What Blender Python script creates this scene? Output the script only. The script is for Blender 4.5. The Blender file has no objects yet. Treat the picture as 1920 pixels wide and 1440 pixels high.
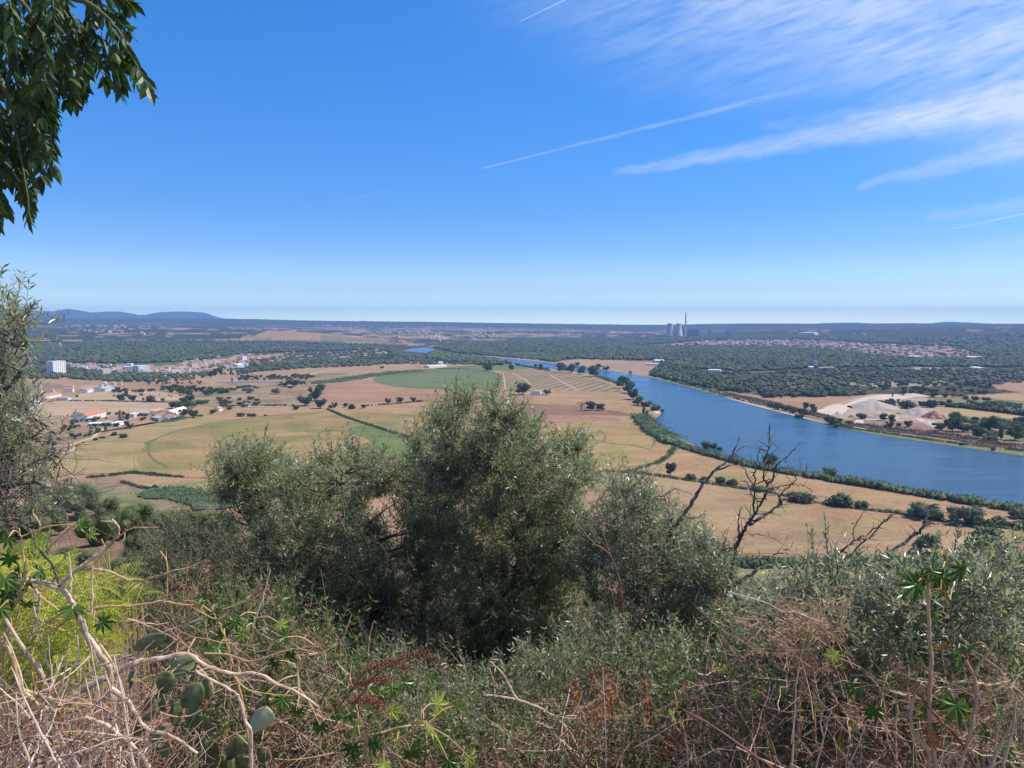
import bpy, math
import numpy as np
rng = np.random.default_rng(7)
sc = bpy.context.scene
COL = sc.collection

# ------------------------------------------------------------------ camera, sky, sun, exposure
FPX, CXP, CYP = 1443.0, 960.0, 720.0          # focal length and centre in photo pixels (1920 x 1440)
PITCH = math.atan((CYP - 605.0) / FPX)
CAMZ = 140.0
cam_d = bpy.data.cameras.new('camera')
cam_d.sensor_width = 36.0
cam_d.lens = 36.0 * FPX / 1920.0
cam_d.clip_start = 0.05
cam_d.clip_end = 120000.0
cam = bpy.data.objects.new('camera', cam_d)
COL.objects.link(cam)
cam.location = (0, 0, CAMZ)
cam.rotation_euler = (math.pi / 2 - PITCH, 0, 0)
sc.camera = cam

SUN_EL, SUN_AZ = math.radians(55), math.radians(80)     # azimuth from +Y towards +X
sun_d = bpy.data.lights.new('sun', 'SUN')
sun_d.energy = 5.0
sun_d.angle = math.radians(0.5)
sun_d.color = (1.0, 0.945, 0.86)
sun = bpy.data.objects.new('sun', sun_d)
COL.objects.link(sun)
sun.rotation_euler = (math.pi / 2 - SUN_EL, 0, -SUN_AZ + math.pi)
sun.location = (60, 20, 220)

sc.view_settings.view_transform = 'Standard'
sc.view_settings.look = 'None'
sc.view_settings.exposure = 0.08
sc.view_settings.gamma = 1.0
sc.cycles.max_bounces = 6
sc.cycles.diffuse_bounces = 2
sc.cycles.glossy_bounces = 2
sc.cycles.transmission_bounces = 2
sc.cycles.transparent_max_bounces = 8
sc.cycles.volume_bounces = 2


def direction(px, py):
    a = (px - CXP) / FPX
    b = -(py - CYP) / FPX
    c, s = math.cos(PITCH), math.sin(PITCH)
    v = np.array([a, c + b * s, -s + b * c])
    return v / np.linalg.norm(v)


class NT:
    """small helper for shader node trees"""
    def __init__(self, tree):
        self.t = tree
        self.n = tree.nodes
        self.l = tree.links

    def node(self, kind, **kw):
        nd = self.n.new(kind)
        for k, v in kw.items():
            setattr(nd, k, v)
        return nd

    def put(self, sock, v):
        if isinstance(v, bpy.types.NodeSocket):
            self.l.new(v, sock)
        elif v is not None:
            if sock.type == 'RGBA' and len(v) == 3:
                v = (*v, 1)
            sock.default_value = v

    def math(self, op, a, b=None, c=None, clamp=False):
        nd = self.node('ShaderNodeMath', operation=op, use_clamp=clamp)
        self.put(nd.inputs[0], a)
        if b is not None: self.put(nd.inputs[1], b)
        if c is not None: self.put(nd.inputs[2], c)
        return nd.outputs[0]

    def dot(self, a, b):
        nd = self.node('ShaderNodeVectorMath', operation='DOT_PRODUCT')
        self.put(nd.inputs[0], a); self.put(nd.inputs[1], b)
        return nd.outputs['Value']

    def ramp(self, v, a, b, lo=0.0, hi=1.0, smooth=True):
        nd = self.node('ShaderNodeMapRange')
        nd.interpolation_type = 'SMOOTHSTEP' if smooth else 'LINEAR'
        self.put(nd.inputs['Value'], v)
        for k, x in (('From Min', a), ('From Max', b), ('To Min', lo), ('To Max', hi)):
            self.put(nd.inputs[k], x)
        return nd.outputs['Result']

    def noise(self, vec, scale, detail=4, rough=0.55, dist=0.0):
        nd = self.node('ShaderNodeTexNoise')
        self.put(nd.inputs['Vector'], vec)
        nd.inputs['Scale'].default_value = scale
        nd.inputs['Detail'].default_value = detail
        nd.inputs['Roughness'].default_value = rough
        nd.inputs['Distortion'].default_value = dist
        return nd.outputs['Fac']

    def mapping(self, vec, loc=(0, 0, 0), rot=(0, 0, 0), scale=(1, 1, 1)):
        nd = self.node('ShaderNodeMapping')
        self.put(nd.inputs['Vector'], vec)
        nd.inputs['Location'].default_value = loc
        nd.inputs['Rotation'].default_value = rot
        nd.inputs['Scale'].default_value = scale
        return nd.outputs[0]

    def mix(self, f, a, b, mode='MIX'):
        nd = self.node('ShaderNodeMix', data_type='RGBA', blend_type=mode)
        self.put(nd.inputs[0], f); self.put(nd.inputs[6], a); self.put(nd.inputs[7], b)
        return nd.outputs[2]

    def attr(self, name):
        return self.node('ShaderNodeAttribute', attribute_name=name)


world = bpy.data.worlds.new('World')
sc.world = world
world.use_nodes = True
w = NT(world.node_tree)
w.n.clear()
sky = w.node('ShaderNodeTexSky', sky_type='NISHITA', sun_disc=False)
sky.sun_elevation = SUN_EL
sky.sun_rotation = SUN_AZ
sky.altitude = 100
sky.air_density = 1.0
sky.dust_density = 0.3
sky.ozone_density = 2.0
tc = w.node('ShaderNodeTexCoord')
D = tc.outputs['Generated']
hsv = w.node('ShaderNodeHueSaturation')
hsv.inputs['Hue'].default_value = 0.507
hsv.inputs['Saturation'].default_value = 1.30
hsv.inputs['Value'].default_value = 8.0
sep = w.node('ShaderNodeSeparateXYZ'); w.put(sep.inputs[0], D)
cr = w.node('ShaderNodeValToRGB')          # a clearer, bluer air than the model's default, by elevation
w.put(cr.inputs[0], sep.outputs[2])
el = cr.color_ramp.elements
SKYR = [(0.0, (2.9, 3.5, 3.7)), (0.010, (2.15, 2.6, 2.95)), (0.022, (1.45, 1.75, 2.15)), (0.040, (1.02, 1.20, 1.60)), (0.09, (0.66, 0.90, 1.35)), (0.14, (0.52, 0.87, 1.28)), (0.27, (0.53, 1.02, 1.39)), (0.38, (0.58, 1.15, 1.47)), (0.75, (0.52, 0.58, 0.66))]
for i_, (p_, c_) in enumerate(SKYR):
    e_ = el[i_] if i_ < 2 else el.new(p_)
    e_.position = p_; e_.color = (*[v / 8.0 for v in c_], 1)
w.put(hsv.inputs['Color'], sky.outputs[0])
skyt = w.mix(1.0, hsv.outputs[0], cr.outputs[0], 'MULTIPLY')
ay = w.math('MAXIMUM', w.math('ABSOLUTE', sep.outputs[1]), 0.12)
U = w.math('DIVIDE', sep.outputs[0], ay)
V = w.math('DIVIDE', sep.outputs[2], ay)
cmb = w.node('ShaderNodeCombineXYZ'); w.put(cmb.inputs[0], U); w.put(cmb.inputs[1], V)
UV = cmb.outputs[0]
# thin high cirrus in the upper right, drawn out along the wind
st = w.mapping(w.mapping(UV, rot=(0, 0, -0.24)), loc=(0.3, 0.1, 0), scale=(1.7, 10.0, 1))
n1 = w.noise(st, 2.2, 10, 0.66, 0.35)
st2 = w.mapping(w.mapping(UV, rot=(0, 0, -0.36)), loc=(1.3, 0.7, 0), scale=(5.0, 30.0, 1))
n2 = w.noise(st2, 3.0, 8, 0.62, 0.4)
n3 = w.noise(w.mapping(UV, loc=(3.3, 0.7, 0)), 2.6, 3, 0.5, 0.3)
tex = w.math('ADD', w.math('MULTIPLY', n1, 0.55), w.math('MULTIPLY', n2, 0.45))
line = w.math('SUBTRACT', w.math('ADD', V, w.math('MULTIPLY', U, 0.36)), 0.31)
reg = w.ramp(w.math('ADD', line, w.math('MULTIPLY', w.math('SUBTRACT', n3, 0.5), 0.22)), 0.0, 0.22)
reg = w.math('MULTIPLY', reg, w.ramp(U, -0.14, 0.22))
reg = w.math('MULTIPLY', reg, w.ramp(V, 0.13, 0.27))
cov = w.math('MULTIPLY', reg, w.ramp(tex, 0.27, 0.68, 0.06, 1.0))
cov = w.math('MULTIPLY', cov, 0.80)
# drawn out streaks and contrails: each lies on a great circle through two directions
def streak(p0, p1, wid0, wid1, bright0, bright1, rough=0.6, fadein=0.05, brk=0.5, fadeout=None, ext=1.0):
    global cov
    a, b = direction(*p0), direction(*p1)
    nrm = np.cross(a, b); nrm /= np.linalg.norm(nrm)
    t = b - a; L = np.linalg.norm(t); t /= L
    al = w.math('DIVIDE', w.math('SUBTRACT', w.dot(D, tuple(t)), float(a @ t)), float(L))
    wob = w.math('MULTIPLY', w.math('SUBTRACT', w.noise(UV, 24, 8, 0.7), 0.5), rough * 0.035)
    ds = w.math('ABSOLUTE', w.math('ADD', w.dot(D, tuple(nrm)), wob))
    wd = w.ramp(al, 0.0, 1.0, wid0, wid1, smooth=False)
    prof = w.math('SUBTRACT', 1.0, w.ramp(w.math('DIVIDE', ds, wd), 0.15, 1.0))
    fi = w.ramp(al, 0.0, fadein)
    br = w.ramp(al, 0.0, 1.0, bright0, bright1, smooth=False)
    tx = w.ramp(w.noise(w.mapping(w.mapping(UV, rot=(0, 0, -0.24)), scale=(4, 26, 1)), 5, 8, 0.7), 0.32, 0.66, 1 - brk, 1.0)
    m = w.math('MULTIPLY', w.math('MULTIPLY', prof, fi), w.math('MULTIPLY', br, tx))
    if fadeout is None:
        m = w.math('MULTIPLY', m, w.math('SUBTRACT', 1.0, w.ramp(al, ext, ext + 0.4)))
    if fadeout:
        m = w.math('MULTIPLY', m, w.math('SUBTRACT', 1.0, w.ramp(al, fadeout, 1.0)))
    cov = w.math('ADD', cov, m)

streak((900, 317), (1460, 178), 0.0016, 0.0050, 0.34, 0.30, rough=0.12, fadein=0.02, brk=0.75, ext=0.9)
streak((1140, 328), (1930, 185), 0.006, 0.030, 0.30, 0.75, rough=0.5, brk=0.5)
streak((1600, 352), (1940, 268), 0.006, 0.024, 0.25, 0.55, rough=0.6, brk=0.5)
streak((972, 42), (1062, -2), 0.0008, 0.0012, 0.35, 0.5, rough=0.0, brk=0.2)
streak((1780, 430), (1925, 400), 0.0009, 0.0016, 0.5, 0.6, rough=0.0, brk=0.2)
streak((645, 377), (735, 357), 0.0007, 0.0010, 0.16, 0.14, rough=0.0, brk=0.2, fadeout=0.9)
streak((1730, 408), (1930, 382), 0.006, 0.012, 0.22, 0.35, rough=0.5, brk=0.6)
streak((1800, 470), (1930, 450), 0.004, 0.014, 0.22, 0.35, rough=0.5, brk=0.6)
streak((1420, 238), (1700, 210), 0.006, 0.02, 0.12, 0.2, rough=0.6, brk=0.8)
cov = w.math('MULTIPLY', w.math('MINIMUM', cov, 0.92), w.ramp(sep.outputs[2], 0.02, 0.10))
skyc = w.mix(cov, skyt, (5.6, 6.5, 8.0, 1))
bg = w.node('ShaderNodeBackground')
w.put(bg.inputs['Color'], skyc)
SKY_STRENGTH = 0.12
bg.inputs['Strength'].default_value = SKY_STRENGTH
wo = w.node('ShaderNodeOutputWorld')
w.l.new(bg.outputs[0], wo.inputs['Surface'])

# ------------------------------------------------------------------ numeric helpers
def hash2(ix, iy, seed):
    h = (ix.astype(np.int64) * 374761393 + iy.astype(np.int64) * 668265263 + seed * 1442695041) & 0xffffffff
    h = ((h ^ (h >> 13)) * 1274126177) & 0xffffffff
    return ((h ^ (h >> 16)) & 0xffffff) / float(0xffffff)

def vnoise(x, y, scale, seed=0):
    x = np.asarray(x) / scale; y = np.asarray(y) / scale
    ix = np.floor(x); iy = np.floor(y)
    fx = x - ix; fy = y - iy
    fx = fx * fx * (3 - 2 * fx); fy = fy * fy * (3 - 2 * fy)
    a = hash2(ix, iy, seed); b = hash2(ix + 1, iy, seed)
    c = hash2(ix, iy + 1, seed); d = hash2(ix + 1, iy + 1, seed)
    return (a * (1 - fx) + b * fx) * (1 - fy) + (c * (1 - fx) + d * fx) * fy

def fbm(x, y, scale, seed=0, oct=4):
    s = 0; a = 1; t = 0
    for k in range(oct):
        s = s + a * vnoise(x, y, scale / 2 ** k, seed + k * 17); t += a; a *= 0.55
    return s / t

def sstep(a, b, x):
    t = np.clip((x - a) / (b - a), 0, 1)
    return t * t * (3 - 2 * t)

def pip(poly, x, y):
    poly = np.asarray(poly, float); n = len(poly)
    ins = np.zeros(np.shape(x), bool)
    j = n - 1
    for i in range(n):
        xi, yi = poly[i]; xj, yj = poly[j]
        c = (yi > y) != (yj > y)
        with np.errstate(divide='ignore', invalid='ignore'):
            xc = (xj - xi) * (y - yi) / (yj - yi) + xi
        ins ^= c & (x < xc)
        j = i
    return ins

def azpx(px):            # azimuth of a photo column at the horizon
    return math.degrees(math.atan((px - CXP) / FPX))

# skyline ridge about 14 km off, and mountains further still: photo column -> photo row of the crest
SKX = [azpx(p) for p in (-400, 0, 300, 480, 560, 640, 800, 960, 1100, 1250, 1310, 1400, 1560, 1700, 1920, 2400)]
SKY_ = [597, 597, 597.5, 598, 600.5, 602, 603.5, 606, 608, 609.5, 607.5, 606.5, 607, 606.2, 607, 607]
MTX = [azpx(p) for p in (-300, 0, 75, 105, 128, 150, 175, 205, 230, 252, 262, 275, 300, 335, 360, 385, 402, 420, 470, 560, 660, 682, 705, 900, 1500, 1540, 1600, 1660, 1740, 1770, 1800, 1840, 1900, 2300)]
MTY = [580, 582, 583, 584, 579.5, 582, 586, 584, 584.5, 588, 590.5, 590, 585.5, 584, 584.5, 586, 592, 597, 599, 602, 604, 601, 604, 611, 611, 606, 604.5, 608, 606.5, 603, 604, 606, 609, 612]
COLA = [azpx(p) for p in (-100, 300, 620, 900, 1300, 1750, 2100)]
DIST = [2600, 3200, 4600, 5300, 6500, 8000, 9000, 11000]
CZ = np.array([[0, 12, 30, 42, 66, 90, 100, 115],
               [0, 9, 24, 38, 58, 78, 88, 110],
               [0, 0, 0, 14, 38, 56, 64, 78],
               [0, 0, 0, 3, 16, 30, 42, 55],
               [0, 0, 0, 0, 15, 17, 17, 25],
               [0, 0, 0, 3, 28, 72, 92, 60],
               [0, 0, 0, 10, 40, 80, 95, 60]], float)
PM = ([0, 1.5, 3, 5, 9, 14, 22, 30, 72, 150, 250, 320, 370, 1e6], [138.3, 138.3, 137.7, 136.4, 133.6, 130.2, 124.5, 118, 92, 58, 22, 4, 0, 0])
PL = ([0, 1.5, 3, 3.8, 5, 9, 14, 22, 30, 50, 72, 88, 103, 150, 250, 400, 500, 1e6], [138.3, 138.35, 138.25, 137.85, 136.9, 134.6, 132.6, 129.8, 127.5, 124.8, 122.2, 120.2, 114, 88, 45, 10, 0, 0])

def height(x, y):
    x = np.asarray(x, float); y = np.asarray(y, float)
    d = np.hypot(x, y); az = np.degrees(np.arctan2(x, y))
    wl = 1 - sstep(-22, -4, az)
    near = np.interp(d, *PM) * (1 - wl) + np.interp(d, *PL) * wl
    near = near + (fbm(x, y, 1.1, 5, 4) - 0.5) * np.interp(d, [0, 1.5, 5, 60, 150], [0.05, 0.22, 0.3, 0.4, 0]) + (fbm(x, y, 14, 3, 3) - 0.5) * np.interp(d, [0, 8, 40, 200, 380], [0.0, 0.4, 3.0, 4.0, 0])
    # far field
    azc = np.clip(az, COLA[0], COLA[-1])
    col = np.interp(azc, COLA, np.arange(len(COLA)))
    i0 = np.clip(np.floor(col).astype(int), 0, len(COLA) - 2); f = col - i0
    z0 = np.zeros_like(d); z1 = np.zeros_like(d)
    for k in range(len(COLA)):
        zk = np.interp(d, DIST, CZ[k])
        z0 = np.where(i0 == k, zk, z0); z1 = np.where(i0 + 1 == k, zk, z1)
    far = z0 * (1 - f) + z1 * f
    ca = np.cos(np.radians(azc))
    zs = CAMZ + (605 - np.interp(azc, SKX, SKY_)) / FPX * 14000 * ca
    zm = CAMZ + (605 - np.interp(azc, MTX, MTY)) / FPX * 24000 * ca
    t = sstep(11000, 14000, d)
    far = far * (1 - t) + zs * t
    t2 = sstep(14000, 18000, d)
    far = far * (1 - t2) + 70 * t2
    far = far + (zm - 70) * np.exp(-((d - 24000) / 2200.0) ** 2)
    far = far * (1 - sstep(27000, 31000, d))
    rough = np.interp(d, [4600, 5400, 9000, 13500, 14500, 20000], [0, 8, 22, 8, 8, 22])
    far = far + (fbm(x, y, 1500, 11, 4) - 0.5) * rough
    # the low brown hill left of the middle
    far = far + 48 * np.exp(-((az + 15.2) / 4.6) ** 2 - ((d - 5600) / 480.0) ** 2)
    return np.where(d < 600, near, far)

def W(px, py, Y):
    """world point seen at a photo pixel, at forward distance Y"""
    v = direction(px, py)
    return np.array([0, 0, CAMZ]) + v * (Y / v[1])

def G(px, py, lift=0.0):
    """ground point seen at a photo pixel"""
    v = direction(px, py)
    if v[2] > -0.004: v = v.copy(); v[2] = -0.004
    if py > 640 or True:
        t0 = CAMZ / -v[2]
        if t0 < 4600: return np.array([v[0] * t0, v[1] * t0, lift])
    ts = np.linspace(2500, 16000, 2500)
    P = ts[:, None] * v[None, :] + [0, 0, CAMZ]
    hz = height(P[:, 0], P[:, 1])
    k = np.argmax(P[:, 2] < hz)
    if not (P[:, 2] < hz).any(): k = len(ts) - 1
    return np.array([P[k, 0], P[k, 1], hz[k] + lift])

def to_px(x, y, z):
    c, s = math.cos(PITCH), math.sin(PITCH)
    dz = z - CAMZ
    f = y * c - dz * s; u = y * s + dz * c
    f = np.maximum(f, 1e-3)
    return CXP + x / f * FPX, CYP - u / f * FPX

# ------------------------------------------------------------------ mesh helpers
def mk(name, V, faces, mat=None, parent=None, tint=None, col=None, smooth=False, loc=None, mat_idx=None, link=True):
    """V (n,3); faces: list of (m,k) int arrays"""
    V = np.asarray(V, np.float32)
    faces = [np.asarray(f, np.int32) for f in faces if len(f)]
    me = bpy.data.meshes.new(name)
    me.vertices.add(len(V)); me.vertices.foreach_set('co', V.ravel())
    tot = sum(f.size for f in faces); npoly = sum(len(f) for f in faces)
    me.loops.add(tot); me.loops.foreach_set('vertex_index', np.concatenate([f.ravel() for f in faces]))
    starts = []; s = 0
    for f in faces:
        k = f.shape[1]
        starts.append(s + np.arange(len(f)) * k); s += f.size
    me.polygons.add(npoly); me.polygons.foreach_set('loop_start', np.concatenate(starts).astype(np.int32))
    me.polygons.foreach_set('use_smooth', np.full(npoly, smooth))
    if tint is not None:
        a = me.attributes.new('tint', 'FLOAT', 'POINT'); a.data.foreach_set('value', np.asarray(tint, np.float32))
    if col is not None:
        a = me.attributes.new('Col', 'FLOAT_COLOR', 'POINT'); a.data.foreach_set('color', np.asarray(col, np.float32).ravel())
    if mat is not None:
        for m_ in (mat if isinstance(mat, (list, tuple)) else [mat]): me.materials.append(m_)
    if mat_idx is not None:
        me.polygons.foreach_set('material_index', np.asarray(mat_idx, np.int32))
    me.update(calc_edges=True)
    me.validate()
    o = bpy.data.objects.new(name, me)
    if link: COL.objects.link(o)
    if parent is not None: o.parent = parent
    if loc is not None: o.location = loc
    return o

def tag(o, label=None, cat=None, group=None, kind=None):
    if label: o['label'] = label
    if cat: o['category'] = cat
    if group: o['group'] = group
    if kind: o['kind'] = kind
    return o

def empty(name, loc, label=None, cat=None, group=None, rz=0):
    o = bpy.data.objects.new(name, None); COL.objects.link(o)
    o.location = loc; o.rotation_euler = (0, 0, rz)
    o.empty_display_size = 0.2
    return tag(o, label, cat, group)

def dup(root, loc, rz=0, scale=(1, 1, 1), label=None, cat=None, group=None, name=None):
    r = root.copy(); COL.objects.link(r)
    r.location = loc; r.rotation_euler = (0, 0, rz); r.scale = scale
    if name: r.name = name
    if label: r['label'] = label
    if cat: r['category'] = cat
    if group: r['group'] = group
    elif 'group' in r: del r['group']
    for ch in root.children:
        c = ch.copy(); COL.objects.link(c); c.parent = r
        for g in ch.children:
            h = g.copy(); COL.objects.link(h); h.parent = c
    return r

class Geo:
    """collects pieces of ONE mesh"""
    def __init__(self):
        self.V = []; self.F = {}; self.T = []; self.n = 0; self.MI = {}
    def add(self, V, F, tint=0.5, mi=0):
        V = np.asarray(V, float)
        if not isinstance(F, list) or (len(F) and not isinstance(F[0], np.ndarray)):
            d = {}
            for f in F: d.setdefault(len(f), []).append(f)
            F = [np.array(v) for v in d.values()]
        for f in F:
            if len(f) == 0: continue
            self.F.setdefault(f.shape[1], []).append(f + self.n)
            self.MI.setdefault(f.shape[1], []).append(np.full(len(f), mi))
        self.V.append(V); self.n += len(V)
        self.T.append(np.broadcast_to(np.asarray(tint, float), (len(V),)))
    def box(self, x0, x1, y0, y1, z0, z1, tint=0.5, mi=0, M=None):
        v = np.array([[x, y, z] for z in (z0, z1) for y in (y0, y1) for x in (x0, x1)], float)
        if M is not None: v = v @ M[:3, :3].T + M[:3, 3]
        self.add(v, [(0, 2, 3, 1), (4, 5, 7, 6), (0, 1, 5, 4), (2, 6, 7, 3), (0, 4, 6, 2), (1, 3, 7, 5)], tint, mi)
    def tubes(self, P, R, sides=5, tint=0.5, mi=0, cap=True):
        """P (n,m,3) polylines, R (n,m) radii"""
        P = np.asarray(P, float); R = np.asarray(R, float)
        if P.ndim == 2: P = P[None]; R = R[None]
        n, m, _ = P.shape
        if n == 0: return
        T = np.empty_like(P); T[:, 1:-1] = P[:, 2:] - P[:, :-2]; T[:, 0] = P[:, 1] - P[:, 0]; T[:, -1] = P[:, -1] - P[:, -2]
        T /= np.linalg.norm(T, axis=2, keepdims=True) + 1e-9
        up = np.where(np.abs(T[:, :1, 2:3]) > 0.8, np.array([1.0, 0, 0]), np.array([0, 0, 1.0]))
        A = np.cross(np.broadcast_to(up, T.shape), T); A /= np.linalg.norm(A, axis=2, keepdims=True) + 1e-9
        B = np.cross(T, A)
        ang = np.arange(sides) * 2 * math.pi / sides
        V = P[:, :, None, :] + R[:, :, None, None] * (A[:, :, None, :] * np.cos(ang)[None, None, :, None] + B[:, :, None, :] * np.sin(ang)[None, None, :, None])
        V = V.reshape(-1, 3)
        i = np.arange(n)[:, None, None] * m * sides; j = np.arange(m - 1)[None, :, None] * sides; k = np.arange(sides)[None, None, :]
        k2 = (k + 1) % sides
        F = np.stack([i + j + k, i + j + k2, i + j + sides + k2, i + j + sides + k], -1).reshape(-1, 4)
        fs = [F]
        tt = np.asarray(tint, float)
        if tt.ndim == 1: tt = np.repeat(tt, m * sides)
        self.add(V, fs, tt, mi)
    def make(self, name, mat, parent=None, smooth=False, **kw):
        if not self.V: return None
        ks = sorted(self.F)
        F = [np.concatenate(self.F[k]) for k in ks]
        mi = np.concatenate([np.concatenate(self.MI[k]) for k in ks]) if isinstance(mat, (list, tuple)) else None
        return mk(name, np.concatenate(self.V), F, mat, parent, tint=np.concatenate(self.T), smooth=smooth, mat_idx=mi, **kw)

def norm(v):
    return v / (np.linalg.norm(v, axis=-1, keepdims=True) + 1e-12)

def place(TV, TF, pos, d, nrm, L, Wd, tint):
    """template verts (x side, y along, z normal) at each pos"""
    d = norm(d); s = norm(np.cross(d, nrm)); nn = np.cross(s, d)
    n = len(pos); k = len(TV)
    V = pos[:, None, :] + s[:, None, :] * (TV[None, :, 0:1] * Wd[:, None, None]) + d[:, None, :] * (TV[None, :, 1:2] * L[:, None, None]) + nn[:, None, :] * (TV[None, :, 2:3] * Wd[:, None, None])
    V = V.reshape(-1, 3)
    F = [(np.asarray(f)[None] + (np.arange(n) * k)[:, None, None]).reshape(-1, len(f[0])) for f in TF]
    return V, F, np.repeat(tint, k)

LEAF4 = (np.array([[0, 0, 0], [0.5, 0.45, 0.12], [0, 1, 0], [-0.5, 0.45, 0.12]], float), [np.array([[0, 1, 2, 3]])])
LEAF6 = (np.array([[0, 0, 0], [0.42, 0.28, 0.14], [0.40, 0.62, 0.14], [0, 1, -0.1], [-0.40, 0.62, 0.14], [-0.42, 0.28, 0.14], [0, 0.3, 0], [0, 0.62, 0]], float),
         [np.array([[0, 1, 6], [6, 5, 0], [2, 3, 7], [3, 4, 7]]), np.array([[1, 2, 7, 6], [6, 7, 4, 5]])])

def rand_dirs(n):
    return norm(rng.normal(size=(n, 3)))

# ------------------------------------------------------------------ materials
def material(name, rough=0.9):
    m = bpy.data.materials.new(name); m.use_nodes = True
    t = NT(m.node_tree)
    b = t.n['Principled BSDF']; b.inputs['Roughness'].default_value = rough
    b.inputs['Specular IOR Level'].default_value = 0.25
    return m, t, b

def geo_pos(t):
    return t.node('ShaderNodeNewGeometry').outputs['Position']

def leaf_mat(name, a, b_, under=None, rough=0.5, transl=0.25, spec=0.4, nscale=1.2, namp=0.35):
    """leaf colour runs from a to b_ by the leaf's own tint; the underside may be paler"""
    m, t, p = material(name, rough)
    at = t.attr('tint').outputs['Fac']
    c = t.mix(at, a, b_)
    nz = t.noise(geo_pos(t), nscale, 3)
    c = t.mix(1.0, c, t.mix(t.ramp(nz, 0.3, 0.7, smooth=False), (1 - namp,) * 3, (1 + namp,) * 3), 'MULTIPLY')
    if under is not None:
        g = t.node('ShaderNodeNewGeometry')
        c = t.mix(g.outputs['Backfacing'], c, under)
    t.put(p.inputs['Base Color'], c)
    p.inputs['Specular IOR Level'].default_value = spec
    if transl:
        tr = t.node('ShaderNodeBsdfTranslucent')
        t.put(tr.inputs['Color'], t.mix(1.0, c, (1.5, 1.7, 0.7), 'MULTIPLY'))
        mx = t.node('ShaderNodeMixShader'); mx.inputs[0].default_value = transl
        t.l.new(p.outputs[0], mx.inputs[1]); t.l.new(tr.outputs[0], mx.inputs[2])
        t.l.new(mx.outputs[0], t.n['Material Output'].inputs['Surface'])
    return m

def plain_mat(name, a, b_=None, scale=3.0, rough=0.85, stretch=(1, 1, 1), spec=0.2, bump=0.0, detail=5, lo=0.35, hi=0.65, use_obj=False):
    m, t, p = material(name, rough)
    b_ = b_ or tuple(min(1, x * 1.25) for x in a)
    pos = t.node('ShaderNodeTexCoord').outputs['Object'] if use_obj else geo_pos(t)
    nz = t.noise(t.mapping(pos, scale=stretch), scale, detail, 0.6)
    t.put(p.inputs['Base Color'], t.mix(t.ramp(nz, lo, hi, smooth=False), a, b_))
    p.inputs['Specular IOR Level'].default_value = spec
    if bump:
        bm = t.node('ShaderNodeBump'); bm.inputs['Strength'].default_value = bump
        t.put(bm.inputs['Height'], nz); t.l.new(bm.outputs[0], p.inputs['Normal'])
    return m
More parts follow.
